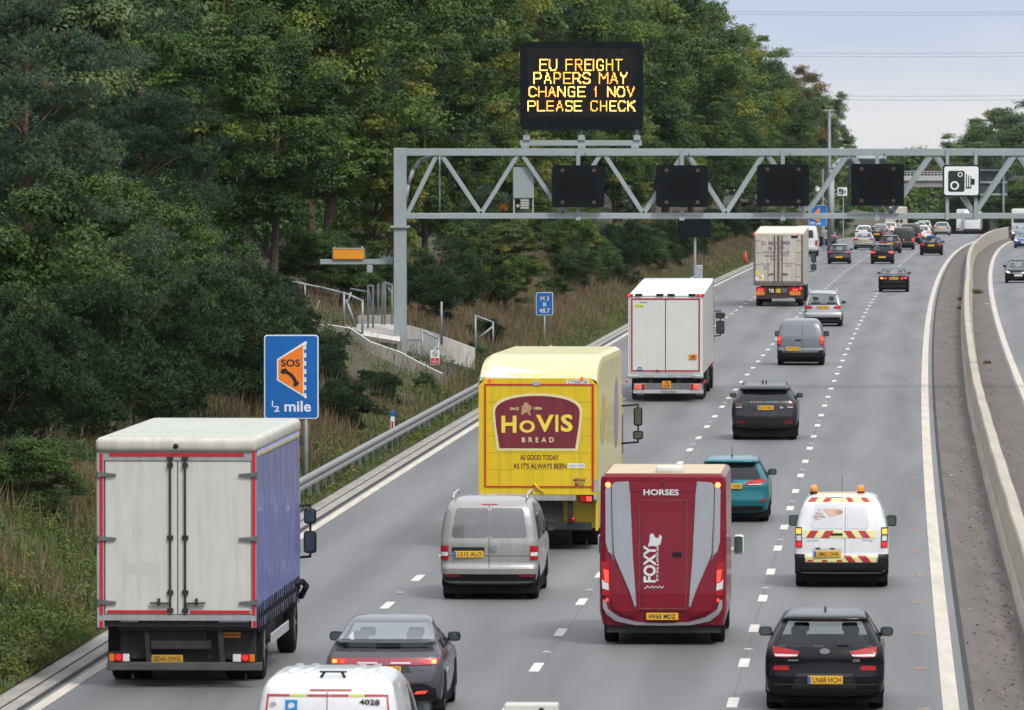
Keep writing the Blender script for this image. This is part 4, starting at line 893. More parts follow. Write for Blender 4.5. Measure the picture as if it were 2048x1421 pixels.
for x in (-.5, -.3, .3, .5): mb.box(x - .045, x + .045, .75, 2.3, 1.90, 1.95 - abs(x) * .01, .008, 2)
mb.out('roof_rib', P_WHITE, t, True)
for sg in (-1, 1): patch(S, 'tail_light', [(sg * .90, 1.35), (sg * .80, 1.35), (sg * .80, .95), (sg * .90, .95)], M_RED, t, .02)
plate(t, S, .1, .85, 'YR16 KCU')
side_glass(S, t, 2.5, 3.9, 1.2, 1.66, .5)
# ---- van below the frame, only its roof box in the picture
d, u = 91.0, 1056
t, S = vehicle('panel_van', 'van below the picture with just its white roof box showing at the bottom edge', 'van', 'smallvan', d, u, 1.75, 1.46, P_WHITE)
b = MB().box(-.33, .33, .75, 1.15, 1.60, 1.725, .02, 2).out('roof_box', mat('off_white_box', (.52, .53, .47), .5, var=.08), t); MB().cyl((.13, .74, 1.65), (.13, .752, 1.65), .035, 14).out('lock', M_BLK, b); MB().box(-.3, -.24, .9, 1.0, 1.40, 1.60).box(.24, .3, .9, 1.0, 1.40, 1.60).out('rack', M_BLK, t); plate(t, S, 0, .66, 'HN15 KXE')
# ---- silver van
d, u = 141.8, 978; f = K(850, 650, .4221, u, d)
t, S = vehicle('panel_van', 'silver panel van with roof rails and plate LS15 ALO beside the yellow bread lorry', 'van', 'van', d, u, 1.88, 1.93, P_BEIGE)
M_VGL = mat('silver_van_glass', (.15, .152, .155), .12, .1, coat=1, var=.1)  # grey base colour stands in for the reflection in the rear glass
for (a, b) in ((-.71, -.02), (.02, .71)): patch(S, 'rear_window', [(a + .03, 1.19), (b - .03, 1.19), (b, 1.24), (b if a < 0 else b - .07, 1.70), (b - .03 if a < 0 else b - .1, 1.74), (a + (.10 if a < 0 else .03), 1.74), (a + (.07 if a < 0 else 0), 1.70), (a, 1.24)], M_VGL, t, .010)
strip_patch(S, t, 'door_seam', -.008, .004, .55, 1.78, M_FRIT, .003); strip_patch(S, t, 'door_seam', -.80, .80, .835, .845, M_FRIT, .002)
lamps(S, t, [(-.925, 1.03), (-.775, 1.03), (-.775, .76), (-.92, .76)], core=[([(-.915, .91), (-.785, .91), (-.785, .84), (-.915, .84)], M_CLR)])
patch(S, 'plate_recess', [(-.71, .905), (-.09, .905), (-.09, 1.005), (-.71, 1.005)], M_FRIT, t, .008); plate(t, S, -.39, .872, 'LS15 ALO', .56, .125)
mb = MB(); yb = S.rear(.1, .96) - .02; E1, E2 = ell(.08, .965, .068, .068, 24), ell(.08, .965, .055, .055, 24)
for i in range(24): j = (i + 1) % 24; mb.quad((E1[i][0], yb, E1[i][1]), (E1[j][0], yb, E1[j][1]), (E2[j][0], yb, E2[j][1]), (E2[i][0], yb, E2[i][1]))
for (a, b) in (((-.035, .045), (-.008, -.002)), ((.035, .045), (.008, -.002)), ((-.05, .015), (-.022, -.048)), ((.05, .015), (.022, -.048)), ((-.022, -.048), (0, -.005)), ((.022, -.048), (0, -.005))): mb.bar((.08 + a[0], yb, .965 + a[1]), (.08 + b[0], yb, .965 + b[1]), .012, .01, (0, 1, 0))
mb.out('badge', M_CHR, t)
patch(S, 'bumper', [(-.90, .50), (.90, .50), (.92, .64), (.70, .62), (-.70, .62), (-.92, .64)], P_BEIGE, t, .05); strip_patch(S, t, 'bumper_trim', -.88, .88, .36, .49, M_BLK, .02)
for sg in (-1, 1): patch(S, 'rear_reflector', [(sg * .84, .445), (sg * .55, .45), (sg * .55, .49), (sg * .84, .485)], M_RED, t, .03)
strip_patch(S, t, 'brake_light', -.15, .15, 1.80, 1.815, M_RED, .012)
for sg in (-1, 1): MB().tube([(sg * .70, .45, 1.90), (sg * .70, .52, 1.99), (sg * .70, 2.2, 2.0), (sg * .70, 2.3, 1.93)], .022, 8).out('roof_rail', M_ALU, t, True)
side_glass(S, t, .5, 1.9, 1.15, 1.62, .1); side_glass(S, t, 2.1, 3.9, 1.15, 1.62, .6)
# ---- white utility van with beacons
d, u = 145.8, 1683.5; f = K(1490, 940, .3385, u, d)
t, S = vehicle('service_van', 'white service van with red and yellow chevron tape and two orange beacons', 'van', 'smallvan', d, u, 1.83, 1.80, P_WHITE, mirrors=True)
M_CHV = mat('chevron_yellow', (.66, .66, .30), .5, var=.06); xs0 = .07
strip_patch(S, t, 'door_seam', xs0 - .006, xs0 + .004, .62, 1.72, M_FRIT, .003)
def chev(z0, z1, xl, xr, reds):
    patch(S, 'chevron_tape', [(xl[0], z0), (xr[0], z0), (xr[1], z1), (xl[1], z1)], M_CHV, t, .008, step=.03)
    for (a, b, sk) in reds: patch(S, 'chevron_stripe', [(a, z0 + .004), (b, z0 + .004), (b + sk, z1 - .004), (a + sk, z1 - .004)], M_HR, t, .015, step=.03)
chev(1.665, 1.75, (-.69, -.60), (.60, .55), [(-.66, -.52, .07), (-.37, -.24, .06), (.13, .24, -.06), (.43, .55, -.07)])
chev(.975, 1.12, (-.73, -.73), (.67, .66), [(-.69, -.54, .09), (-.40, -.24, .09), (.14, .28, -.10), (.42, .56, -.10)])
chev(.505, .64, (-.70, -.70), (.67, .67), [(.14, .28, -.11), (.42, .58, -.11)])
for x in (-.66, -.38, -.09): patch(S, 'chevron_stripe', [(x, .51), (x + .12, .51), (x + .09, .55), (x + .0, .55)], M_HR, t, .009)
patch(S, 'rear_bumper', [(-.90, .30), (.90, .30), (.915, .66), (.72, .66), (.70, .50), (-.70, .50), (-.72, .66), (-.915, .66)], M_BLK, t, .05)
lamps(S, t, [(-.90, 1.18), (-.775, 1.18), (-.765, .79), (-.895, .79)], m=M_FRIT, core=[([(-.885, 1.15), (-.79, 1.15), (-.79, 1.05), (-.885, 1.05)], M_AMBL), ([(-.88, 1.02), (-.79, 1.02), (-.785, .92), (-.88, .92)], M_CLR), ([(-.885, .90), (-.78, .90), (-.78, .80), (-.885, .80)], M_REDD)])
for (a, b) in ((-.60, .035), (.11, .52)): 
    patch(S, 'window_panel', [(a + .05, 1.15), (b, 1.15), (b, 1.63), (a + .09, 1.63), (a, 1.22)] if a < 0 else [(a, 1.15), (b - .03, 1.15), (b + .02, 1.22), (b - .06, 1.63), (a, 1.63)], mat('white_van_panel', (.56, .57, .58), .25, coat=.6, var=.05), t, .010)
patch(S, 'plate_recess', [(-.56, .655), (.0, .655), (.0, .77), (-.56, .77)], mat('pale_grey_recess', (.45, .45, .46), .4), t, .003); plate(t, S, -.275, .665, 'LM62 OHK', .53, .118)
for x in (-.46, -.18): strip_patch(S, t, 'plate_lamp', x - .045, x + .045, .765, .782, M_BLK, .02)
strip_patch(S, t, 'door_handle', -.20, .02, 1.03, 1.065, M_BLK, .03); strip_patch(S, t, 'brake_light', -.20, .02, 1.735, 1.75, M_FRIT, .015)
M_LOGO = mat('logo_red', (.50, .16, .12), .5, var=.03); text('UK\nPower\nNetworks\nServices', mat('logo_text', (.50, .24, .20), .5), t, (-.43, S.rear(-.5, 1.34) - .02, 1.42), .22, .22, .012)
patch(S, 'logo_swoosh', [(-.38, 1.53), (-.15, 1.545), (-.02, 1.52), (.035, 1.48), (-.02, 1.43), (-.12, 1.41), (-.24, 1.37), (-.30, 1.46)], mat('logo_pink', (.56, .36, .30), .5), t, .014)
for k in range(4): E1 = ell(-.06 + k * .012, 1.48, .07 - k * .015, .045 - k * .01, 16); E2 = ell(-.06 + k * .012, 1.48, .065 - k * .015, .041 - k * .01, 16); mb = MB(); yb = S.rear(-.05, 1.48) - .03; [mb.quad((E1[i][0], yb, E1[i][1]), (E1[(i + 1) % 16][0], yb, E1[(i + 1) % 16][1]), (E2[(i + 1) % 16][0], yb, E2[(i + 1) % 16][1]), (E2[i][0], yb, E2[i][1])) for i in range(16)]; mb.out('logo_ring', M_LOGO, t)
text('PARTNER', M_ALU, t, (.51, S.rear(.51, .93) - .015, .935), .026, .22, .01); text('PEUGEOT', M_ALU, t, (-.56, S.rear(.56, .93) - .015, .93), .026, .24, .01)
for x in (-.55, .37):
    b = MB().cyl((x, 1.15, 1.77), (x, 1.15, 1.83), .075, 18).out('beacon_base', M_BLK, t, True); MB().cyl((x, 1.15, 1.83), (x, 1.15, 1.94), .072, 20, .062).sphere((x, 1.15, 1.94), .062, (1, 1, .35)).out('beacon', mat('beacon_orange', (.85, .24, .01), .25, coat=.8, var=.08, emit=(1, .3, .02), es=.12), t, True)
MB().cyl((0, 1.3, 1.79), (0, 1.42, 2.15), .006, 6).out('aerial', M_BLK, t)
patch(S, 'roof_reflection', [(-.5, 1.79), (.5, 1.79), (.45, 1.812), (-.45, 1.812)], mat('painted_orange_reflection', (.75, .50, .25), .4), t, .006)  # orange reflection on the roof, painted as a coloured patch
# ---- teal hatchback
d, u = 171.6, 1462; f = K(1150, 880, .3097, u, d)
t, S = vehicle('hatchback_car', 'teal blue hatchback partly hidden behind the dark red horsebox', 'car', 'hatch', d, u, 1.74, 1.475, P_TEAL, glassm=glass('dark_rear_glass', (.20, .23, .23), .35), roof=None)
lamps(S, t, [(-.80, .965), (-.74, 1.0), (-.42, .96), (-.30, .865), (-.42, .85), (-.72, .87)], m=M_RED, core=[([(-.70, .885), (-.36, .872), (-.40, .86), (-.68, .865)], M_CLR)])
for sg in (-1, 1): patch(S, 'rear_reflector', [(sg * .76, .58), (sg * .66, .46), (sg * .72, .46), (sg * .79, .52)], M_RED, t, .02)
plate(t, S, .0, .83, 'ET67 YWP', .5, .115); strip_patch(S, t, 'bumper_trim', -.74, .74, .24, .38, M_BLK, .014); MB().prism(ell(0, .965, .06, .03, 16), S.rear(0, .96) - .03, S.rear(0, .96)).out('badge', mat('badge_blue', (.05, .12, .3), .3), t)
strip_patch(S, t, 'rear_wiper', -.25, .02, 1.005, 1.025, M_BLK, .02); patch(S, 'spoiler', [(-.62, 1.345), (.62, 1.345), (.60, 1.385), (-.60, 1.385)], P_TEAL, t, .05)
MB().cyl((0, 1.25, 1.45), (0, 1.02, 1.72), .008, 6).cyl((0, 1.25, 1.45), (0, 1.2, 1.50), .02, 8).out('aerial', M_BLK, t)
# ---- dark grey sports utility
d, u = 220.5, 1529; f = K(1220, 430, .3307, u, d)
t, S = vehicle('sports_utility_car', 'dark grey sport utility car with narrow black rear window and plate RO17 BNL', 'car', 'suv', d, u, 1.95, 1.66, P_CHAR, glassm=glass('black_rear_glass', (.10, .11, .11), .2))
lamps(S, t, [(-.86, 1.09), (-.66, 1.085), (-.65, .975), (-.85, .96)], m=mat('smoked_red_lens', (.08, .012, .015), .15, coat=1), core=[([(-.84, .975), (-.66, .985), (-.66, .965), (-.84, .955)], M_CLR)])
for sg in (-1, 1): patch(S, 'rear_reflector', [(sg * .81, .505), (sg * .59, .505), (sg * .59, .585), (sg * .81, .595)], M_RED, t, .03)
patch(S, 'plate_panel', [(-.32, .87), (.32, .87), (.30, 1.06), (-.30, 1.06)], M_FRIT, t, .008); plate(t, S, .02, .955, 'RO17 BNL', .50, .13)
text('RANGE ROVER', M_ALU, t, (0, S.rear(.2, 1.13) - .03, 1.125), .05, .82, .02, spacing=1.3); MB().prism(ell(.5, .965, .055, .035, 14), S.rear(.5, .96) - .02, S.rear(.5, .96)).out('badge', M_ALU, t)
patch(S, 'bumper_trim', [(-.88, .34), (.88, .34), (.92, .50), (.88, .66), (-.88, .66), (-.92, .50)], M_FRIT, t, .03);
patch(S, 'spoiler', [(-.70, 1.462), (.70, 1.462), (.66, 1.54), (-.66, 1.54)], P_CHAR, t, .03); strip_patch(S, t, 'brake_light', -.25, .25, 1.50, 1.515, M_FRIT, .04)
mb = MB(); [mb.prism([(.95, 1.64), (1.2, 1.66), (1.18, 1.74), (1.05, 1.74)], x - .02, x + .02, 'x') for x in (-.07, .03)]; mb.out('aerial_fin', M_BLK, t)
for sg in (-1, 1): MB().tube([(sg * .64, .7, 1.58), (sg * .64, .85, 1.68), (sg * .62, 2.0, 1.69)], .02, 6).out('roof_rail', M_FRIT, t)
# ---- grey small van
d, u = 297.5, 1601; f = K(1220, 430, .3307, u, d)
t, S = vehicle('panel_van', 'mid grey small van with lit tall tail lamps driving ahead of dark utility car', 'van', 'smallvan', d, u, 1.87, 1.85, P_MGREY)
M_VG2 = mat('grey_van_glass', (.16, .17, .19), .12, .1, coat=1, var=.08)
for (a, b) in ((-.74, .04), (.10, .60)): patch(S, 'rear_window', [(a + .06, 1.14), (b - .02, 1.14), (b + (.02 if b > .3 else 0), 1.22), (b - (.06 if b > .3 else 0), 1.68), (a + (.14 if a < 0 else 0), 1.68), (a + (.02 if a < 0 else 0), 1.22)], M_VG2, t, .01)
strip_patch(S, t, 'door_seam', .065, .08, .62, 1.72, M_FRIT, .003); patch(S, 'rear_bumper', [(-.90, .30), (.90, .30), (.92, .58), (.75, .62), (.70, .52), (-.70, .52), (-.75, .62), (-.92, .58)], M_BLK, t, .05)
lamps(S, t, [(-.915, 1.17), (-.79, 1.17), (-.79, .80), (-.91, .80)], core=[([(-.905, 1.14), (-.80, 1.14), (-.80, .98), (-.905, .98)], M_REDL), ([(-.90, .95), (-.80, .95), (-.80, .85), (-.90, .85)], M_REDD)])
plate(t, S, -.33, .665, 'WK70 YNJ', .55, .14); strip_patch(S, t, 'door_handle', -.20, .02, .99, 1.03, M_BLK, .03)
# ---- silver people carrier
d, u = 364, 1646
t, S = vehicle('people_carrier', 'silver people carrier with roof rails and see-through rear window beside the grey van', 'car', 'mpv', d, u, 1.85, 1.73, P_SILV)
lamps(S, t, [(-.87, 1.04), (-.62, 1.0), (-.50, .95), (-.55, .86), (-.85, .84)]); plate(t, S, 0, .93, 'BJ09 XRF', .6, .14)
for z in (.62, .72): strip_patch(S, t, 'bumper_crease', -.86, .86, z, z + .03, M_CHR, .012)
strip_patch(S, t, 'bumper_trim', -.82, .82, .28, .45, M_BLK, .012)
for sg in (-1, 1): MB().tube([(sg * .66, .5, 1.66), (sg * .66, .6, 1.76), (sg * .64, 2.2, 1.78)], .03, 6).out('roof_rail', M_ALU, t)
# ---- black saloon
d, u = 453, 1787
t, S = vehicle('saloon_car', 'black saloon with lit tail lamps alone in the right hand lanes', 'car', 'saloon', d, u, 1.85, 1.48, P_BLACK)
lamps(S, t, [(-.85, .90), (-.66, .91), (-.40, .86), (-.38, .78), (-.60, .76), (-.82, .78)], core=[([(-.55, .86), (-.44, .85), (-.44, .79), (-.55, .79)], M_REDL)])
patch(S, 'lamp_unit', [(-.80, .88), (-.64, .88), (-.64, .79), (-.80, .79)], M_AMBL, t, .035); patch(S, 'lamp_unit', [(.78, .87), (.66, .87), (.66, .80), (.78, .80)], M_REDL, t, .035)
plate(t, S, 0, .82, 'SW55 GVZ', .56, .14); strip_patch(S, t, 'bumper_trim', -.78, .78, .26, .42, M_FRIT, .012)
MB().prism(ell(0, .94, .06, .05, 12), S.rear(0, .93) - .03, S.rear(0, .93)).out('badge', M_CHR, t)
# ================================================================== FAR TRAFFIC
def far(name, label, kind, d, u, W, H, col, lit=None, roofbox=None, plate_=True, glassm=None, group=None, cat='car'):
    t, S = vehicle(name, label, cat, kind, d, u, W, H, col, detail=FAR, glassm=glassm, group=group)
    zb = S.belt if S.belt < 5 else H * .55; w_ = S.at(zb * .86)[2]
    tall = kind in ('van', 'smallvan')
    poly = [(-w_ * .97, zb * .97), (-w_ * (.80 if tall else .58), zb * .94), (-w_ * (.80 if tall else .55), zb * (.62 if tall else .82)), (-w_ * .96, zb * (.60 if tall else .78))]
    lamps(S, t, poly, m=M_RED if not lit else M_REDD)
    if lit:
        for sg in (1, -1): patch(S, 'lamp_unit', [(sg * w_ * .93, zb * .94), (sg * w_ * .78, zb * .93), (sg * w_ * .78, zb * .82), (sg * w_ * .93, zb * .82)], M_REDL, t, .03)
    if plate_: plate(t, S, 0 if not tall else -.2, zb * .80 if kind != 'hatch' else zb * .52, '', .54, .13, detail=False)
    strip_patch(S, t, 'bumper_trim', -w_ * .85, w_ * .85, S.z[1] + .02, .40 * S.fz, M_BLK, .012)
    if tall:
        for sg in (-1, 1): patch(S, 'rear_window', [(sg * .06, H * .6), (sg * .68, H * .6), (sg * .62, H * .86), (sg * .06, H * .86)], M_FRIT, t, .01)
    else:
        patch(S, 'spoiler', [(-S.at(S.top)[2] * .9, S.top + .012), (S.at(S.top)[2] * .9, S.top + .012), (S.at(S.top)[2] * .86, S.top + .05), (-S.at(S.top)[2] * .86, S.top + .05)], col, t, .02)
    return t, S
far('hatchback_car', 'navy hatchback left of the lane dashes and behind the silver saloon', 'hatch', 566, 1677.5, 1.75, 1.5, P_NAVY)
far('hatchback_car', 'black hatchback with bright red lamps in the second lane from the barrier', 'hatch', 566, 1764, 1.76, 1.5, P_BLACK, lit=1)
t, S = far('estate_car', 'black estate car with a roof sign and coloured lamps in the outermost lane', 'estate', 613, 1862, 1.88, 1.52, P_BLACK)
MB().box(-.35, .35, .9, 1.2, 1.50, 1.62, .03).out('roof_sign', M_SBLUE, t)
far('saloon_car', 'silver saloon between navy hatchback and dark estate car in second lane', 'saloon', 652, 1727, 1.80, 1.50, P_SILV)
far('estate_car', 'charcoal estate car just ahead of black hatchback with bright red lamps', 'estate', 626, 1779.5, 1.82, 1.52, P_CHAR)
far('panel_van', 'dark grey van with a lit lamp among the far queue', 'van', 652, 1806.5, 1.86, 1.95, P_CHAR, lit=1)
far('panel_van', 'second darker van half hidden behind the dark grey van', 'van', 700, 1820.5, 1.86, 1.92, P_CHAR, lit=1)
far('saloon_car', 'navy saloon near the verge beyond the white van', 'saloon', 676, 1653.5, 1.68, 1.45, P_NAVY)
far('panel_van', 'white high van half hidden behind the potato merchants lorry', 'van', 608, 1610, 2.05, 2.45, P_WHITE)
far('saloon_car', 'white saloon beside the tiny end of the guard rail', 'saloon', 745, 1726, 1.72, 1.48, P_WHITE)
far('estate_car', 'black estate car with yellow plate tucked behind silver saloon', 'estate', 715, 1753, 1.75, 1.52, P_BLACK)
far('saloon_car', 'small pale blue car glimpsed behind the black estate car with yellow plate', 'saloon', 790, 1760, 1.70, 1.45, P_SILV)
far('hatchback_car', 'white hatchback with red lamps below the pale box lorry', 'hatch', 930, 1779.5, 1.72, 1.5, P_WHITE, lit=1)
far('hatchback_car', 'white hatchback with tall red lamps half hidden by second dark van', 'hatch', 735, 1843, 1.75, 1.55, P_WHITE, lit=1)
far('estate_car', 'pale silver tall car with an amber lamp, farthest of the queue', 'mpv', 905, 1847, 1.85, 1.65, P_SILV)
far('saloon_car', 'pale saloon overlapping the farthest tall car', 'saloon', 960, 1839, 1.8, 1.5, P_WHITE)
far('saloon_car', 'silver grey saloon far ahead nearest the right hand edge line', 'saloon', 842, 1882.5, 1.84, 1.5, P_SILV)
# ---- oncoming
def front(name, label, kind, d, u, W, H, col, lit=True, cat='car', glassm=None, L=None, grille=True):
    t, S = vehicle(name, label, cat, kind, d, u, W, H, col, L=L, detail=NEAR if d < 600 else FAR, glassm=glassm, flip=True)
    t.location.y += 0
    zb = S.belt if S.belt < 5 else H * .52; w_ = S.at(zb * .7)[2]
    for sg in (-1, 1):
        o = patch(S, 'headlight', [(sg * w_ * .93, zb * .82), (sg * w_ * .60, zb * .70), (sg * w_ * .58, zb * .62), (sg * w_ * .84, zb * .66), (sg * w_ * .95, zb * .74)], M_CLR, t, .015, 'front')
        if lit: patch(S, 'lamp_unit', [(sg * w_ * .84, zb * .76), (sg * w_ * .68, zb * .71), (sg * w_ * .70, zb * .66), (sg * w_ * .84, zb * .68)], M_HEAD, o, .022, 'front')
    patch(S, 'grille', [(-w_ * .46, zb * .70), (w_ * .46, zb * .70), (w_ * .40, zb * .60), (-w_ * .40, zb * .60)], M_FRIT, t, .012, 'front'); patch(S, 'grille_bar', [(-w_ * .5, zb * .66), (w_ * .5, zb * .66), (w_ * .48, zb * .63), (-w_ * .48, zb * .63)], M_CHR, t, .02, 'front')
    patch(S, 'lower_grille', [(-w_ * .7, zb * .40), (w_ * .7, zb * .40), (w_ * .62, zb * .28), (-w_ * .62, zb * .28)], M_FRIT, t, .012, 'front')
    plate(t, S, 0, zb * .50, 'BG12 WTC' if d < 600 else '', .52, .12, M_WPLATE, 'front', blue=False, detail=d < 600)
    return t
def fr(d): return d + 4.3
front('hatchback_car', 'black hatchback coming towards the camera on the opposite carriageway', 'hatch', fr(484), 2036, 1.74, 1.5, P_BLACK)
front('saloon_car', 'blue saloon coming towards the camera with lit headlamps', 'saloon', fr(664), 2049, 1.85, 1.46, P_BLUE)
front('sports_utility_car', 'dark grey tall car coming towards the camera behind the blue saloon', 'suv', fr(735), 2042, 1.9, 1.72, P_MGREY)
# ================================================================== LORRIES
M_CHAS = mat('chassis_black', (.016, .016, .017), .7, var=.35, scale=3, dirt=((.08, .07, .06), .4))
def lorry_root(name, label, d, u, cat='lorry'):
    loc, rot = place(d, u); return thing(name, label, cat, loc, rot)
def axle(t, y, hw, r=.5, dual=True):
    for s in (-1, 1):
        wheel(t, s * (hw - .16), y, r, .29)
        if dual: wheel(t, s * (hw - .49), y, r, .29)
def cab(t, y0, w, h, m, L=2.0):
    c = MB().box(-w / 2, w / 2, y0, y0 + L, .75, h, .12, 3).out('cab', m, t, False)
    MB().box(-w / 2 + .1, w / 2 - .1, y0 + L + .001, y0 + L + .02, 1.75, h - .5, .004).out('windscreen', M_FRIT, c)
    for s in (-1, 1): MB().prism([(y0 + .5, 1.7), (y0 + L - .25, 1.6), (y0 + L - .35, h - .5), (y0 + .5, h - .5)], s * (w / 2 + .004), s * (w / 2 + .015), 'x').out('side_window', M_FRIT, c)
def lmirror(t, x, y, parts, m=None):                     # parts: (z0, z1, width)
    for s in (-1, 1):
        mb = MB(); zt = max(p[1] for p in parts); zb = min(p[0] for p in parts); xm = s * (x + .0)
        for (z0, z1, w_) in parts: mb.box(xm - w_ / 2, xm + w_ / 2, y, y + .14, z0, z1, .05, 3)
        mb.tube([(s * (x - .45), y + .15, zt + .02), (xm, y + .12, zt + .06), (xm, y + .1, zb - .06), (s * (x - .45), y + .15, zb - .10)], .022, 6)
        o = mb.out('mirror', m or M_BLK, t, True)
        for (z0, z1, w_) in parts: MB().prism(rrect(xm - w_ / 2 + .03, xm + w_ / 2 - .03, z0 + .03, z1 - .03, .03, 3), y - .008, y - .001).out('mirror_glass', M_MIRG, o)
def rbox(name, m, t, x0, x1, y0, y1, z0, z1, bev=0): return MB().box(x0, x1, y0, y1, z0, z1, bev, 1).out(name, m, t)
# ---------------------------------------------------------------- blue curtain sided lorry
d, u = 118.6, 352.5; q = FOC / d
t = lorry_root('curtain_side_lorry', 'box lorry with pale rear doors, red tape frame and blue curtain side', d, u)
def X(p): return (p - u) / q
def Zt(p): return CAMH - (p - 303) / q
M_DOORW = mat('door_off_white', (.56, .57, .53), .4, coat=.2, var=.05, scale=1.5, dirt=((.36, .35, .30), .45)); M_FRG = mat('body_frame_grey', (.36, .37, .39), .45, .2, var=.12, dirt=((.16, .15, .13), .5))
M_RTAPE = mat('red_reflective_tape', (.50, .015, .025), .4, var=.12, scale=12); M_ROOFC = mat('roof_cream', (.46, .48, .42), .6, var=.1, scale=1.2, dirt=((.24, .25, .2), .5)); M_CORN = mat('roof_corner', (.54, .52, .46), .5, var=.1, dirt=((.25, .22, .16), .5))
hw = 1.265; zb, zt = Zt(1240), Zt(905); BL = 8.7
rbox('bulkhead', M_FRG, t, -hw + .02, hw - .02, BL - .05, BL, zb, zt)
rbox('load_floor', M_CHAS, t, -hw + .02, hw - .02, .06, BL, zb - .12, zb)
fr_ = MB(); fr_.box(-hw, X(207), 0, .09, Zt(1257), zt).box(X(503), hw, 0, .09, Zt(1257), zt).box(X(207), X(503), .0, .09, Zt(922), zt).box(X(207), X(503), .0, .09, zb - .02, Zt(1231)); fr_.out('rear_frame', M_FRG, t)
roof = MB().box(-hw - .02, hw + .02, -.06, BL + .06, zt, zt + .23, .085, 4).out('roof', M_CORN, t, True); MB().box(-hw + .10, hw - .10, .10, BL - .1, zt + .225, zt + .236, .003, 1).out('roof_sheet', M_ROOFC, roof)
for (a, b, nm) in ((209, 353.5, 0), (355.5, 502, 1)):
    dr = rbox('rear_door', M_DOORW, t, X(a), X(b), .015, .07, Zt(1230), Zt(923), .006)
    xx = X(340) if nm == 0 else X(370)
    mb = MB().cyl((xx, -.02, Zt(1229)), (xx, -.02, Zt(918)), .018, 8)
    for v in (1222, 1186, 1076): mb.box(xx - .05, xx + .05, -.03, .014, Zt(v) - .035, Zt(v) + .035, .01)
    mb.cyl((xx, -.035, Zt(931)), (xx, .014, Zt(931)), .05, 12).box(xx - .05, xx + .05, -.03, .0, Zt(920), Zt(914))
    s = -1 if nm == 0 else 1
    mb.bar((xx + s * .02, -.03, Zt(1208)), (xx + s * .32, -.035, Zt(1207)), .045, .025).box(xx + s * .18 - .02, xx + s * .18 + .02, -.04, .0, Zt(1212), Zt(1198)); mb.out('lock_rod', M_CHAS, dr)
    for v in (950, 1078, 1206):
        x0 = X(196) if nm == 0 else X(514); x1 = X(231) if nm == 0 else X(478)
        mb = MB().prism([(x0, Zt(v + 5)), (x1, Zt(v + 1.5)), (x1, Zt(v - 1.5)), (x0, Zt(v - 5))] if nm == 0 else [(x1, Zt(v + 1.5)), (x0, Zt(v + 5)), (x0, Zt(v - 5)), (x1, Zt(v - 1.5))], -.03, .012); mb.cyl((x0, -.01, Zt(v + 6)), (x0, -.01, Zt(v - 6)), .03, 8); mb.out('hinge', mat('hinge_grey', (.16, .165, .17), .5, .4, var=.2), dr)
    rbox('red_tape', M_RTAPE, t, X(213) if nm == 0 else X(380), X(334) if nm == 0 else X(500), -.004, .0145, Zt(1228), Zt(1222))
rbox('red_tape', M_RTAPE, t, X(217), X(488), -.006, -.001, Zt(914), Zt(907)); rbox('red_tape', M_RTAPE, t, X(198), X(204.5), -.006, -.001, Zt(1232), Zt(908)); rbox('red_tape', M_RTAPE, t, X(504.5), X(511), -.006, -.001, Zt(1232), Zt(902))
for x in (X(201), X(509)): rbox('red_tape', M_RTAPE, t, x - .03, x + .03, -.006, -.001, Zt(1256), Zt(1243))
MB().sphere((X(352), -.06, Zt(893)), .045).out('camera', M_BLK, t, True)
# stain left by an old sticker
MB().prism(ell(X(282), Zt(1138), .26, .11, 28), .0135, .0148).out('sticker_ghost', mat('ghost_mark', (.50, .51, .47), .45, var=.05), t)
# curtains
M_CURT = mat('blue_curtain', (.115, .135, .36), .42, coat=.25, var=.12, scale=.8, bump=.25, bscale=3, dirt=((.2, .22, .36), .35)); M_STRAPY = mat('strap_buckle_yellow', (.45, .30, .06), .6, var=.2)
for s in (-1, 1):
    V = []; F = []; ny, nz_ = 96, 22; z0c, z1c = zb - .16, zt + .02
    for i in range(ny + 1):
        y = .09 + (BL - .12) * i / ny
        for k in range(nz_ + 1):
            z = z0c + (z1c - z0c) * k / nz_; a = (1 - .55 * k / nz_); fl = max(0, 1 - k / 4)
            V.append((s * (hw - .005 + .016 * a * math.sin(y * 5.3 + .8 * math.sin(z * 1.7)) + .008 * math.sin(y * 13 + z * 2) * a + .016 * fl * math.sin(y * 2 * math.pi / .42)), y, z))
    for i in range(ny):
        for k in range(nz_): a = i * (nz_ + 1) + k; F.append((a, a + 1, a + nz_ + 2, a + nz_ + 1))
    c = obj('curtain', rawmesh('curtain', V, F), M_CURT, t, True); c.modifiers.new('t', 'SOLIDIFY').thickness = .006
    mb, my = MB(), MB(); y = .28
    while y < BL - .1:
        MB().box(s * (hw + .012), s * (hw + .03), y, y + .05, zb - .22, zb + .22).box(s * (hw + .02), s * (hw + .05), y - .02, y + .08, zb + .0, zb + .09).out('strap', M_BLK, c); my.box(s * (hw + .008), s * (hw + .016), y + .1, y + .30, zb - .04, zb + .03); y += .42
    my.out('tape_strip', M_STRAPY, c)
    MB().box(s * hw, s * (hw + .02), .2, BL - .3, zt - .07, zt - .03).out('edge_tape', mat('faded_yellow_tape', (.50, .46, .16), .5, var=.3), t)
    [rbox('side_guard', M_ALU, t, s * (hw - .04), s * (hw - .01), 3.1, 6.6, z, z + .17, .01) for z in (.50, .90)]
rbox('chassis', M_CHAS, t, -.45, .45, .25, 10.3, .75, 1.06); rbox('fuel_tank', M_CHAS, t, -1.1, 1.1, 3.3, 5.8, .45, .95, .08)
axle(t, 2.2, 1.24, .50); axle(t, 8.6, 1.22, .50, False)
[rbox('mud_flap', M_BLK, t, s * .70, s * 1.24, 1.45, 1.49, .30, 1.05) for s in (-1, 1)]
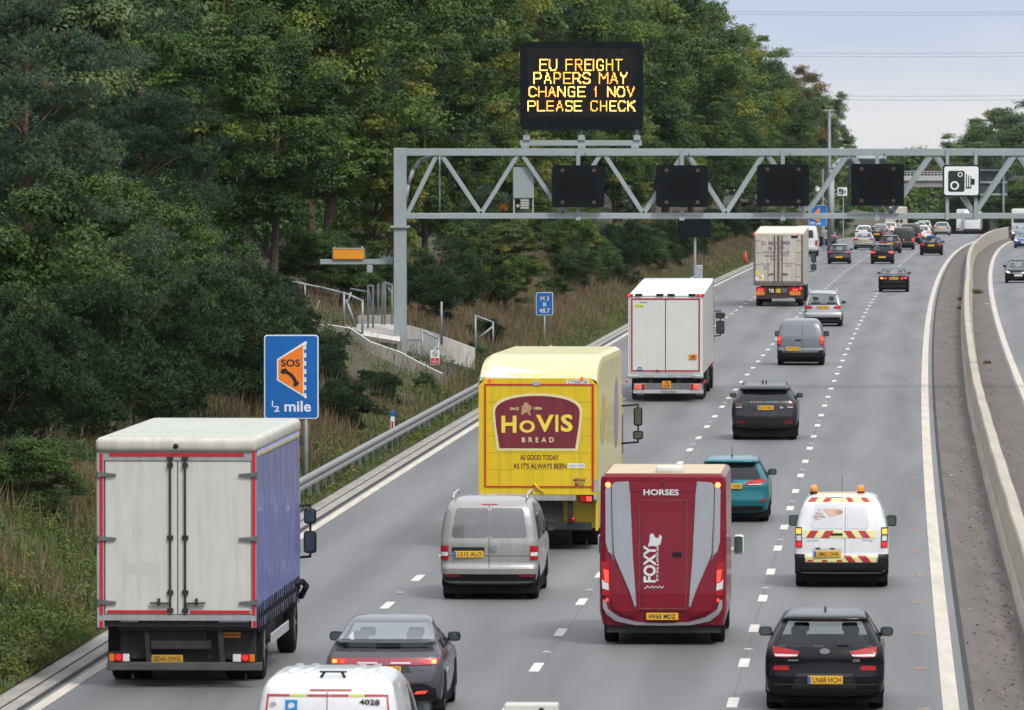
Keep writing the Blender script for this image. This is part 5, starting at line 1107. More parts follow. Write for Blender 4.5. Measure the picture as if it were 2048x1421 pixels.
# underrun beam and tail lift
rbox('underrun_beam', mat('underrun_grey', (.07, .075, .08), .6, .2, var=.3), t, X(211), X(523), .05, .16, Zt(1343), Zt(1327), .01)
mb = MB().box(X(235), X(508), .35, .40, Zt(1322), Zt(1243)); [mb.bar((x, .2, Zt(1245)), (x + .05, .2, Zt(1330)), .09, .08) for x in (X(289), X(437))]; mb.box(X(232), X(500), .12, .22, Zt(1262), Zt(1250)).box(X(300), X(420), .1, .3, Zt(1300), Zt(1284)); mb.out('tail_lift', M_CHAS, t)
for (a, b) in ((240, 275), (437, 498)): rbox('sill_plate', M_FRG, t, X(a), X(b), .03, .08, Zt(1246), Zt(1239))
for (a, b, s) in ((213, 259, 1), (462, 512, -1)):
    h_ = rbox('lamp_housing', M_BLK, t, X(a), X(b), .06, .15, Zt(1328), Zt(1306), .01)
    parts = [(X(a + 3), X(a + 13), M_AMB), (X(a + 13), X(a + 31), M_RED), (X(a + 31), X(a + 44), M_CLR)]
    if s < 0: parts = [(X(b - 13), X(b - 3), M_AMB), (X(b - 31), X(b - 13), M_RED), (X(b - 47), X(b - 31), M_CLR)]
    for (x0, x1, m) in parts: rbox('tail_light', m, h_, x0, x1, .045, .059, Zt(1325), Zt(1310), .003)
    MB().cyl(((parts[1][0] + parts[1][1]) / 2, .02, Zt(1317)), ((parts[1][0] + parts[1][1]) / 2, .046, Zt(1317)), .05, 14).out('lamp_unit', M_REDD, h_)
p = rbox('number_plate', mat('dirty_plate', (.52, .27, .02), .6, var=.25, scale=9), t, X(300), X(363), .16, .19, Zt(1328), Zt(1313), .003); text('GD65 OWG', mat('faded_black', (.10, .06, .02), .6), p, (X(331.5), .156, Zt(1320.5)), .075, .43, .02)
p = rbox('warning_label', mat('label_orange', (.7, .30, .02), .5), t, X(443), X(477), .33, .345, Zt(1279), Zt(1268)); p2 = rbox('label_stripe', M_RTAPE, p, X(445), X(475), .325, .33, Zt(1276), Zt(1272))
MB().tube([(hw - .05, 7.7, 1.2), (hw + .12, 7.8, 1.25), (hw + .16, 8.2, 1.15), (hw + .05, 8.4, .95)], .05, 8).out('air_intake', M_BLK, t, True)
cab(t, 8.75, 2.3, 2.75, P_WHITE, 1.7); lmirror(t, 1.42, 9.0, [(2.16, 2.42, .21), (1.66, 2.04, .22)])
rbox('added_shade_box', M_DRK, t, -1.05, 1.05, 2.9, 8.0, .40, 1.1)  # low dark box added to deepen the shade under the lorry
# ---------------------------------------------------------------- yellow bread lorry
d, u = 159.6, 1076.5; q = FOC / d
t = lorry_root('bread_lorry', 'yellow box lorry with rounded roof and maroon bread logo on its rear shutter', d, u); t.rotation_euler.z -= .016
M_YEL = mat('lorry_yellow', (.68, .485, .006), .38, coat=.4, var=.06, scale=1.2, dirt=((.30, .22, .03), .4)); M_PYEL = mat('faded_yellow', (.66, .60, .29), .45, coat=.3, var=.06, dirt=((.42, .37, .2), .35)); M_MAR = mat('logo_maroon', (.16, .012, .028), .42, var=.06, dirt=((.3, .2, .05), .12)); M_CREAM = mat('logo_cream', (.70, .62, .33), .45, var=.04); M_LYEL = mat('logo_yellow', (.78, .62, .06), .45, var=.04)
hw = 1.27; BL = 9.6; zt, zb = Zt(757), Zt(985); ztop = 4.12
# shell: side walls with a rising curved roof line
prof = [(0, zb), (0, zt)] + [(.05 + 2.6 * (1 - math.cos(a)), zt + (ztop - zt) * math.sin(a)) for a in np.linspace(.06, math.pi / 2, 26)] + [(BL, ztop - .02), (BL, zb)]
V = []; F = []; sec = [(-hw, -.0), (-hw, 1)]; ins = .14
NS = [(-hw, 'b'), (-hw, 's'), (-hw + .03, 'm'), (-hw + ins, 't'), (hw - ins, 't'), (hw - .03, 'm'), (hw, 's'), (hw, 'b')]
rl = prof[1:-1]
for (y, z) in rl:
    for (x, k) in NS: V.append((x, y, {'b': zb, 's': z - .16, 'm': z - .06, 't': z}[k]))
n = len(NS)
for i in range(len(rl) - 1):
    for k in range(n - 1): a = i * n + k; F.append((a, a + 1, a + n + 1, a + n))
F.append(tuple((len(rl) - 1) * n + k for k in range(n)))
obj('box_body', rawmesh('box_body', V, F), M_PYEL, t)
mb = MB().prism([(-hw, zb), (hw, zb), (hw, zt - .16), (hw - ins, zt), (-hw + ins, zt), (-hw, zt - .16)], -.02, .05); mb.out('rear_frame', M_YEL, t)
bar_ = [(-hw + .02, zt - .02), (hw - .02, zt - .10)]
V = []
mb = MB(); mb.quad((-hw + .03, .02, zt + .02), (-hw + .3, .25, zt + .27), (hw - .14, .10, zt + .02), (hw - .1, -.01, zt - .02)); mb.out('roof_cap', mat('pale_panel', (.66, .66, .56), .4, coat=.4, var=.05), t)
sx0, sx1, sz0, sz1 = X(972), X(1184), Zt(974), Zt(771)
sh = rbox('roller_shutter', M_YEL, t, sx0, sx1, -.024, -.0205, sz0, sz1)
mb = MB()
for k in range(1, 6): z = sz0 + (sz1 - sz0) * k / 6; mb.box(sx0, sx1, -.0262, -.0245, z - .004, z + .004)
for k in (.12, .88): x = sx0 + (sx1 - sx0) * k; mb.box(x - .003, x + .003, -.0262, -.0245, sz0, sz1)
mb.out('shutter_seam', mat('seam_olive', (.28, .21, .02), .6), sh)
mb = MB().box(sx0 - .035, sx0, -.04, -.021, sz0, sz1 + .03).box(sx1, sx1 + .045, -.04, -.021, sz0 - .1, sz1 + .03).box(sx0, sx1, -.04, -.021, sz1, sz1 + .03).box(sx0, sx1, -.04, -.0215, sz0 - .01, sz0 + .015); mb.out('red_surround', M_RTAPE, t)
def dome(u0, u1, v0, vs_, v1, e):                       # logo outline: flat bottom, flared sides, arched top
    P = [(X(u0 + 9) , Zt(v1)), (X(u1 - 9), Zt(v1)), (X(u1 - 2), Zt(vs_ + 25)), (X(u1), Zt(vs_))]
    for a in np.linspace(.15, math.pi - .15, 16): P.append((X((u0 + u1) / 2) + (X(u1) - X(u0)) / 2 * math.cos(a), Zt(vs_) + (Zt(v0) - Zt(vs_)) * math.sin(a) ** .8))
    P += [(X(u0), Zt(vs_)), (X(u0 + 2), Zt(vs_ + 25))]; return P
lg = MB().prism(dome(985, 1165, 787, 823, 902, 0), -.032, -.027).out('logo_border', M_CREAM, t); MB().prism(dome(990, 1160, 792, 826, 897, 0), -.038, -.033).out('logo_field', M_MAR, lg)
for (s_, ua, ub, va, vb) in (('H', 1003, 1033, 832, 866), ('O', 1039, 1070, 841, 866), ('V', 1072, 1108, 830, 864), ('I', 1111, 1117, 830, 864), ('S', 1122, 1146, 829, 864)):
    text(s_, M_LYEL, lg, ((X(ua) + X(ub)) / 2, -.039, (Zt(va) + Zt(vb)) / 2), Zt(va) - Zt(vb), X(ub) - X(ua), .035)
text('BREAD', M_CREAM, lg, ((X(1044) + X(1108)) / 2, -.039, Zt(880)), Zt(875) - Zt(885), X(1108) - X(1044), .02, spacing=1.9)
text('SINCE', M_CREAM, lg, (X(1029), -.039, Zt(818)), .055, X(1038) - X(1020), .02); text('1886', M_CREAM, lg, (X(1076), -.039, Zt(817)), .055, X(1084) - X(1068), .02)
MB().prism([(X(a), Zt(b)) for a, b in ((1042, 830), (1044, 818), (1043, 812), (1047, 812), (1049, 806), (1054, 805), (1056, 809), (1062, 811), (1064, 818), (1060, 822), (1062, 832), (1058, 831), (1055, 825), (1050, 826), (1047, 830))], -.044, -.039).out('logo_emblem', mat('emblem_tan', (.42, .25, .13), .5, var=.3, scale=9), lg)
M_BRN = mat('brown_lettering', (.10, .03, .012), .5)
text('AS GOOD TODAY', M_BRN, sh, ((X(1040) + X(1118)) / 2, -.027, Zt(915.5)), Zt(910) - Zt(921), X(1118) - X(1040), .03); text("AS IT'S ALWAYS BEEN", M_BRN, sh, ((X(1026) + X(1133)) / 2, -.027, Zt(932.5)), Zt(927) - Zt(938), X(1133) - X(1026), .03)
rbox('sticker', M_WTXT, sh, X(1136), X(1170), -.03, -.027, Zt(936), Zt(927)); text('0800 888', mat('pale_grey_text', (.3, .3, .3), .5), sh, (X(1153), -.031, Zt(931.5)), .05, .32, .01)
p = rbox('number_plate', mat('old_plate', (.60, .40, .02), .5, var=.15), sh, X(1145), X(1173), -.035, -.028, Zt(975), Zt(955), .002); text('MX64\nBKO', M_PTXT, p, (X(1159), -.037, Zt(965)), .165, .24, .03, line=.9)
p = rbox('fleet_number_panel', M_WTXT, t, X(1133), X(1178), -.03, -.021, Zt(769), Zt(760)); text('CTS06730', mat('grey_ink', (.08, .08, .09), .5), p, (X(1155.5), -.032, Zt(764.5)), .07, .42, .015)
MB().prism(ell(X(1073), Zt(767), .09, .05, 16), -.05, -.02).out('emblem', M_GALV, t)
for uu in (980, 1164): MB().sphere((X(uu), -.04, Zt(760 if uu < 1000 else 757)), .035).out('marker_lamp', M_REDL, t, True)
MB().tube([(X(1068), -.05, Zt(968)), (X(1076), -.07, Zt(976)), (X(1088), -.05, Zt(985))], .022, 6).out('shutter_handle', M_YEL, sh)
rbox('sill_beam', mat('zinc_beam', (.36, .35, .33), .5, .3, var=.25, dirt=((.15, .1, .06), .5)), t, X(1060) - .8, X(1152), -.03, .12, Zt(1002), Zt(991), .005)
rbox('sill_flange', M_YEL, t, -hw, hw, -.03, .05, Zt(990), Zt(984))
h_ = rbox('lamp_housing', M_BLK, t, X(1158), X(1186), -.05, .06, Zt(1006), Zt(990), .01); rbox('tail_light', M_RED, h_, X(1161), X(1172), -.062, -.051, Zt(1004), Zt(992)); rbox('lamp_unit', M_REDL, h_, X(1173), X(1184), -.066, -.051, Zt(1003), Zt(993))
h_ = rbox('lamp_housing', M_BLK, t, X(968), X(996), -.05, .06, Zt(1006), Zt(990), .01); rbox('tail_light', M_RED, h_, X(970), X(994), -.062, -.051, Zt(1004), Zt(992))
mb = MB().box(X(1188), X(1196), -.03, .06, Zt(1000), Zt(960)); mb.out('hinge_plate', M_GALV, t)
rbox('chassis', M_CHAS, t, -.55, .5, .2, 11, .55, 1.15); rbox('tail_lift', M_CHAS, t, X(1060) - .9, X(1182), .15, .28, Zt(1062), Zt(1046), .01)
[MB().bar((x_, .1, Zt(1005)), (x_, .2, Zt(1050)), .12, .1).out('lift_arm', M_CHAS, t) for x_ in (X(1140), -.6)]; MB().sphere((X(1146), .05, Zt(1040)), .06).out('marker_lamp', M_RED, t, True)
for s in (-1, 1): MB().prism([(.1, zb), (1.9, zb), (1.9, .50), (.1, .42)], s * (hw - .01), s * (hw - .05), 'x').out('side_skirt', M_YEL, t); MB().prism([(3.3, zb), (BL - .2, zb), (BL - .2, .52), (3.3, .5)], s * (hw - .01), s * (hw - .05), 'x').out('side_skirt', M_YEL, t)
MB().box(.48, hw - .055, .45, .50, .46, zb).out('rear_valance', M_YEL, t)
axle(t, 2.6, 1.22, .48); axle(t, 10.2, 1.2, .48, False); cab(t, BL + .1, 2.4, 3.0, M_YEL, 2.0)
rbox('added_shade_box', M_DRK, t, -1.1, 1.1, .5, 9.5, .38, .9)  # added dark box that keeps light out from beneath the body
# faded artwork on the side wall
for (y0, y1, z0, z1, m) in ((.9, 3.0, 2.2, 3.3, mat('art_gold', (.50, .40, .10), .5, var=.2)), (6.3, 8.2, 1.9, 3.5, mat('art_mauve', (.30, .24, .33), .5, var=.15))):
    E_ = [((y0 + y1) / 2 + a, (z0 + z1) / 2 + b) for a, b in [( (y1 - y0) / 2 * math.cos(k) , (z1 - z0) / 2 * math.sin(k)) for k in np.linspace(0, 2 * math.pi, 20)[:-1]]]
    MB().prism(E_, hw + .002, hw + .007, 'x').out('side_artwork', m, t)
lmirror(t, 1.60, BL + .75, [(2.28, 2.70, .20), (1.97, 2.17, .23)])
# ---------------------------------------------------------------- white refrigerated trailer
d, u = 254.5, 1331; q = FOC / d
t = lorry_root('trailer_lorry', 'tall plain white trailer lorry with thin red tape frame on two rear doors', d, u)
M_TRW = mat('trailer_white', (.60, .60, .57), .4, coat=.2, var=.04, scale=1, dirt=((.46, .44, .40), .2)); M_TRR = mat('trailer_roof', (.80, .81, .80), .5, var=.04)
hw = 1.265; zb, zt = Zt(749), Zt(592); TL = 13.6; ri = .32
V = [(-hw, 0, zb), (hw, 0, zb), (hw, 0, zt), (-hw, 0, zt), (-hw, TL, zb + .1), (hw, TL, zb + .1), (hw, TL, zt + ri), (-hw, TL, zt + ri)]
obj('trailer_body', rawmesh('trailer_body', V, [(0, 1, 2, 3), (1, 5, 6, 2), (4, 0, 3, 7), (5, 4, 7, 6), (0, 4, 5, 1)]), M_TRW, t)
obj('roof', rawmesh('roof', [(-hw, -.02, zt), (hw, -.02, zt), (hw, TL, zt + ri), (-hw, TL, zt + ri), (-hw + .05, .0, zt + .06), (hw - .05, .0, zt + .06), (hw - .05, TL, zt + ri + .05), (-hw + .05, TL, zt + ri + .05)], [(0, 1, 5, 4), (1, 2, 6, 5), (2, 3, 7, 6), (3, 0, 4, 7), (4, 5, 6, 7)]), M_TRR, t)
for (a, b) in ((1260, 1330.4), (1331.8, 1402)):
    dr = rbox('rear_door', M_TRW, t, X(a), X(b), -.03, -.001, Zt(746), Zt(596), .005)
    for k in (.25, .85): x = X(a) + (X(b) - X(a)) * (k if a < 1300 else 1 - k); rbox('hinge_cap', M_BLK, dr, x - .12, x + .12, -.06, -.02, zt - .01, zt + .07, .01)
mb = MB(); x0, x1, z0, z1 = X(1262), X(1400), Zt(744), Zt(597); w_ = .055
mb.box(x0, x1, -.036, -.0315, z1 - w_, z1).box(x0, x1, -.036, -.0315, z0, z0 + w_).box(x0, x0 + w_, -.036, -.0315, z0 + w_, z1 - w_).box(x1 - w_, x1, -.036, -.0315, z0 + w_, z1 - w_); mb.out('red_tape', mat('dark_red_tape', (.33, .015, .035), .45, var=.12), t)
rbox('door_seam', M_FRIT, t, X(1330.4), X(1331.8), -.033, -.0305, Zt(746), Zt(596))
for uu in (1258, 1401): rbox('marker_lamp', M_REDL, t, X(uu) - .06, X(uu) + .06, -.05, 0, zt - .02, zt + .05, .01); rbox('marker_block', M_RED, t, X(uu) - .13, X(uu) + .13, -.045, 0, zt - .03, zt + .06)
p = rbox('yellow_label', mat('label_yellow', (.65, .58, .05), .5), t, X(1269), X(1287), -.04, -.031, Zt(614.5), Zt(609.5)); text('NWT181', M_PTXT, p, (X(1278), -.042, Zt(612)), .05, .24, .01)
rbox('small_label', M_BLUEB, t, X(1279), X(1295), -.036, -.031, Zt(606), Zt(604.6))
p = rbox('warning_label', mat('label_orange', (.7, .30, .02), .5), t, X(1377), X(1394), -.04, -.031, Zt(721), Zt(709)); MB().prism([(X(1382), Zt(716)), (X(1390), Zt(716)), (X(1391), Zt(711)), (X(1381), Zt(712))], -.044, -.041).out('label_picture', mat('label_ink', (.2, .05, .02), .5), p); rbox('label_text', MATS['label_ink'], p, X(1379), X(1392), -.043, -.041, Zt(719.5), Zt(717.5))
p = MB().prism(ell(X(1279.5), Zt(739), .09, .085, 20), -.04, -.031).out('round_sticker', mat('sticker_navy', (.02, .10, .26), .4), t); text('FRIGO', M_WTXT, p, (X(1279.5), -.043, Zt(738)), .05, .14, .02)
MB().bar((X(1313), -.05, Zt(740.5)), (X(1318), -.06, Zt(743)), .05, .03).out('door_latch', M_BLK, t)
rbox('rear_sill', M_GALV, t, -hw - .02, hw + .02, -.06, .3, Zt(756), Zt(748.5), .01); [rbox('dock_buffer', M_GALV, t, s * 1.29, s * .92, -.16, -.02, Zt(757), Zt(750), .03) for s in (-1, 1)]
mb = MB().box(-1.05, 1.05, .3, .4, Zt(772), Zt(757)); [mb.box(x - .07, x + .07, .05, .35, Zt(768), Zt(757)) for x in (-.5, .45)]; mb.out('chassis', M_CHAS, t); rbox('chassis_rail', M_CHAS, t, -.5, .5, .3, TL, .75, zb)
rbox('lamp_bar', mat('lamp_bar_grey', (.16, .17, .17), .5, .3, var=.3), t, X(1266), X(1407), .0, .1, Zt(781), Zt(767), .01)
for (a, b, s) in ((1268, 1291, 1), (1379, 1404, -1)):
    h_ = rbox('lamp_housing', mat('lamp_housing_grey', (.30, .29, .28), .4), t, X(a), X(b), -.05, -.001, Zt(780.5), Zt(767.5), .01)
    xm = X(1276) if s > 0 else X(1394); MB().cyl((xm, -.075, Zt(774)), (xm, -.051, Zt(774)), .085, 16).out('lamp_unit', M_REDL, h_); rbox('tail_light', M_RED, h_, X(1284 if s > 0 else 1381), X(1290 if s > 0 else 1387), -.07, -.051, Zt(779), Zt(769))
p = rbox('number_plate', mat('orange_plate', (.62, .27, .01), .5, var=.1), t, X(1324), X(1342), -.02, .0, Zt(777), Zt(762.5), .003); text('YB\nCNB', M_PTXT, p, (X(1333), -.022, Zt(769.5)), .19, .2, .02)
b = rbox('underrun_beam', M_ALU, t, X(1266), X(1407), -.05, .08, Zt(787.5), Zt(780.5), .01); text('KRONE', M_SBK, b, (X(1338), -.052, Zt(784)), .085, .48, .03, spacing=1.25)
for (a, b_) in ((1268, 1293), (1388, 1410)): p = rbox('mud_flap', M_BLK, t, X(a), X(b_), .1, .14, Zt(797), Zt(787)); text('KRONE', M_WTXT, p, ((X(a) + X(b_)) / 2, .097, Zt(789.5)), .05, .22, .02)
for s in (-1, 1): MB().tube([(s * hw, .0, .65), (s * (hw + .07), -.02, .69)], .02, 6).sphere((s * (hw + .07), -.03, .70), .035).out('marker_stalk', M_REDD, t)
rbox('added_shade_box', M_DRK, t, -.9, .9, 1.0, 13, .5, .8)  # added dark box, darkens the road under the trailer
for y in (2.6, 3.9, 5.2): axle(t, y, 1.24, .51, False)
for y in (10.9, 14.5): axle(t, y, 1.22, .5, y < 12)
for s in (-1, 1): rbox('side_skirt', M_CHAS, t, s * (hw - .05), s * (hw - .09), 6.3, 9.3, .4, zb)
mb = MB()
for k in range(18): y = .35 + k * .73; z = zt + ri * y / TL; mb.box(hw + .001, hw + .007, y, y + .015, zb + .12, z - .06)
mb.out('panel_joint', mat('joint_grey', (.35, .35, .34), .5), t)
cab(t, TL + .15, 2.45, 3.6, mat('cab_red', (.30, .01, .015), .35, coat=.8), 2.0); lmirror(t, 1.47, TL + 1.0, [(2.50, 2.72, .34), (1.95, 2.42, .30)], mat('mirror_red_black', (.05, .01, .012), .4))
# ---------------------------------------------------------------- potato merchants lorry
d, u = 411, 1558; q = FOC / d
t = lorry_root('trailer_lorry', 'grubby cream trailer lorry lettered for potato merchants with orange rear boards', d, u)
M_CRM = mat('grubby_cream', (.50, .47, .40), .5, var=.1, scale=.9, dirt=((.24, .17, .11), .75)); M_CRMR = mat('cream_roof', (.66, .58, .48), .55, var=.08); M_PUR = mat('faded_purple', (.13, .10, .20), .55, var=.15, scale=8)
hw = (X(1606.5) - X(1508)) / 2 ; zb, zt = Zt(570), Zt(470); TL = 13; ri = .25
V = [(-hw, 0, zb), (hw, 0, zb), (hw, 0, zt), (-hw, 0, zt), (-hw, TL, zb), (hw, TL, zb), (hw, TL, zt + ri), (-hw, TL, zt + ri)]
obj('trailer_body', rawmesh('trailer_body', V, [(0, 1, 2, 3), (1, 5, 6, 2), (4, 0, 3, 7), (5, 4, 7, 6), (0, 4, 5, 1)]), M_CRM, t)
obj('roof', rawmesh('roof', [(-hw, -.02, zt), (hw, -.02, zt), (hw, TL, zt + ri), (-hw, TL, zt + ri), (-hw, -.02, zt + .09), (hw, -.02, zt + .09), (hw, TL, zt + ri + .09), (-hw, TL, zt + ri + .09)], [(0, 1, 5, 4), (1, 2, 6, 5), (2, 3, 7, 6), (3, 0, 4, 7), (4, 5, 6, 7)]), M_CRMR, t)
for (a, b) in ((1511, 1554), (1559, 1602)):
    dr = rbox('rear_door', M_CRM, t, X(a), X(b), -.04, -.001, Zt(563), Zt(472), .006); mb = MB()
    for x in ([X(1549)] if a < 1540 else [X(1564)]): mb.cyl((x, -.07, Zt(564)), (x, -.07, Zt(471)), .028, 8); mb.bar((x, -.08, Zt(547)), (x + (-.33 if a < 1540 else .33), -.08, Zt(548)), .06, .04)
    mb.out('lock_rod', mat('rusty_rod', (.13, .10, .08), .7, .2, var=.3), dr)
    mb = MB()
    for v in (480, 504, 528, 552): x = X(a) if a < 1540 else X(b); s = 1 if a < 1540 else -1; mb.box(x, x + s * .26, -.07, -.042, Zt(v + 1.2), Zt(v - 1.2))
    mb.out('hinge', mat('hinge_light', (.42, .41, .38), .5), dr)
mb = MB().box(X(1554), X(1559), -.05, -.001, Zt(565), Zt(471)).box(X(1507), X(1510.4), -.05, -.001, Zt(570), Zt(470)).box(X(1602.6), X(1606), -.05, -.001, Zt(570), Zt(470)).box(-hw, hw, -.052, -.001, Zt(572), Zt(565)); mb.out('door_frame', mat('grubby_frame', (.12, .10, .09), .7, var=.3), t)
for (s_, ua, ub, va, vb) in (('D. MO', 1524, 1553, 483, 491), ('TIMER', 1560, 1581, 482, 490), ('& S', 1536, 1553, 493, 500), ('NS', 1560, 1569, 492, 499), ('POTATO', 1526, 1552, 503, 508), ('RCHANTS', 1560, 1580, 503, 508), ('MELKSH', 1529, 1553, 510, 514.5), ('WILTS', 1561, 1577, 509, 513.5), ('ENG', 1541, 1553, 516.5, 521), ('AND', 1560, 1566, 516.5, 521), ('TEL 01225', 1521, 1541, 527, 530), ('706337', 1526, 1538, 532, 535), ('706667', 1526, 1538, 537, 539.5), ('FAX 01225', 1566, 1587, 526, 529), ('703381', 1571, 1583, 531, 534)):
    text(s_, M_PUR, t, ((X(ua) + X(ub)) / 2, -.043, (Zt(va) + Zt(vb)) / 2), Zt(va) - Zt(vb), X(ub) - X(ua), .045)
p = rbox('yellow_label', mat('label_yellow', (.65, .58, .05), .5), t, X(1510), X(1519), -.05, -.041, Zt(548), Zt(543)); p = rbox('warning_label', M_WTXT, t, X(1510.5), X(1528), -.05, -.041, Zt(561), Zt(550)); MB().prism([(X(1516), Zt(558.5)), (X(1526), Zt(558.5)), (X(1521), Zt(550.5))], -.055, -.051).out('warning_triangle', mat('triangle_orange', (.75, .38, .02), .5), p)
rbox('vent', M_BLK, t, X(1582), X(1595), -.05, -.041, Zt(476.5), Zt(472))
for uu in (1509, 1595): rbox('marker_lamp', M_REDL, t, X(uu) - .05, X(uu) + .05, -.06, 0, zt - .02, zt + .06, .01)
rbox('rear_panel', mat('rust_brown', (.05, .022, .02), .7, var=.3), t, X(1512), X(1607), .0, .1, Zt(598), Zt(575))
for (a, b) in ((1512, 1529), (1579, 1601)):
    h_ = rbox('marker_board', mat('board_orange', (.62, .20, .02), .5, var=.1), t, X(a), X(b), -.05, -.001, Zt(591), Zt(583), .003); rbox('board_border', M_RED, h_, X(a), X(b), -.045, .0, Zt(583), Zt(575.5)); [MB().cyl((X((a + b) / 2) + k, -.07, Zt(580)), (X((a + b) / 2) + k, -.046, Zt(580)), .07, 12).out('lamp_unit', M_REDL, h_) for k in (-.07, .09)]
rbox('marker_lamp', M_REDL, t, X(1599), X(1604), -.06, .0, Zt(579), Zt(575))
p = rbox('code_board', M_BLK, t, X(1536), X(1550), -.03, -.001, Zt(587), Zt(577)); text('TIR', M_WTXT, p, (X(1543), -.033, Zt(582)), .2, .32, .02); rbox('number_plate', mat('old_plate', (.60, .40, .02), .5, var=.15), t, X(1552), X(1561), -.03, -.001, Zt(586), Zt(578)); rbox('code_board', mat('board_grey', (.1, .1, .1), .6), t, X(1563), X(1573), -.03, -.001, Zt(586), Zt(577))
rbox('underrun_beam', M_WTXT, t, X(1546), X(1587), .0, .06, Zt(598), Zt(595.5))
rbox('chassis', M_CHAS, t, -.5, .5, .2, TL, .7, zb)
for y in (1.6, 2.95, 4.3): axle(t, y, hw - .05, .50, False)
for y in (10.5, 14.2): axle(t, y, hw - .05, .5, y < 12)
cab(t, TL + .2, 2.45, 3.3, P_WHITE, 2.0); lmirror(t, 1.62, TL + 1.0, [(2.2, 2.75, .30), (1.75, 2.1, .32)])
# ---------------------------------------------------------------- dark red horsebox
d, u = 128.8, 1326; q = FOC / d
t = lorry_root('horsebox', 'dark red horsebox with silver swept panels and vertical lettering on the rear door', d, u, 'horsebox')
M_HRED = mat('horsebox_red', (.185, .003, .016), .3, spec=.3, coat=.35, var=.06, dirt=((.10, .02, .02), .12)); M_HSIL = mat('horsebox_silver', (.36, .37, .40), .36, .35, coat=.5, var=.05, dirt=((.22, .2, .18), .2)); M_HGR = mat('horsebox_grey', (.22, .23, .26), .36, .3, coat=.5, var=.05); M_BROOF = mat('beige_roof', (.52, .41, .26), .55, var=.08)
hw = (X(1453) - X(1199)) / 2; zb, zt = Zt(1252), Zt(950); HL = 4.1
def hb(z): return .10 * max(0, min(1, (zt - z) / (zt - zb)) - .0)     # rear leans in towards the top
V = []; F = []; ring = []
for (z, ins_, dy) in ((zb, .05, .06), (zb + .25, .0, .0), (.9, .0, .0), (1.6, .0, .05), (2.3, .005, .10), (zt - .14, .01, .13), (zt - .05, .02, .13), (zt, .06, .18)):
    r = []
    for (x, y) in [(-hw + ins_ + .10, dy - .0), (hw - ins_ - .10, dy), (hw - ins_ - .03, dy + .03), (hw - ins_, dy + .12), (hw - ins_, HL), (-hw + ins_, HL), (-hw + ins_, dy + .12), (-hw + ins_ + .03, dy + .03)]: r.append(len(V)); V.append((x, y, z))
    ring.append(r)
for a, b in zip(ring[:-1], ring[1:]):
    for k in range(8): F.append((a[k], a[(k + 1) % 8], b[(k + 1) % 8], b[k]))
F.append(tuple(ring[0][::-1])); F.append(tuple(ring[-1])); obj('body', rawmesh('body', V, F), M_HRED, t)
rbox('roof_sheet', M_BROOF, t, -hw + .10, hw - .10, .3, HL - .1, zt, zt + .015, .004)
MB().box(X(1310), X(1364), .5, 1.0, zt + .01, zt + .12, .03, 3).out('roof_vent', mat('vent_white', (.62, .62, .58), .5), t, True)
def yb(z): return float(np.interp(z, [zb, zb + .25, .9, 1.6, 2.3, zt - .14], [.06, 0, 0, .05, .10, .13]))
def hp(name, pts, m, th, par=None):                      # panel laid on the sloping rear
    P = [(X(a), Zt(b)) for a, b in pts]; bm = bmesh.new(); f_ = bm.faces.new([bm.verts.new((p[0], 0, p[1])) for p in P])
    zs = [p[1] for p in P]
    for zc in (.9, 1.6, 2.3, zb + .25):
        if min(zs) < zc < max(zs): bmesh.ops.bisect_plane(bm, geom=bm.verts[:] + bm.edges[:] + bm.faces[:], plane_co=(0, 0, zc), plane_no=(0, 0, 1))
    bmesh.ops.triangulate(bm, faces=bm.faces[:])
    for v in bm.verts: v.co.y = yb(v.co.z) - th
    r = bmesh.ops.extrude_edge_only(bm, edges=[e for e in bm.edges if e.is_boundary])
    for g_ in r['geom']:
        if isinstance(g_, bmesh.types.BMVert): g_.co.y += th + .004
    bmesh.ops.recalc_face_normals(bm, faces=bm.faces); me = bpy.data.meshes.new(name); bm.to_mesh(me); bm.free(); return obj(name, me, m, par or t)
def mir(pts): return [(2 * 1325.5 - a, b) for a, b in pts]
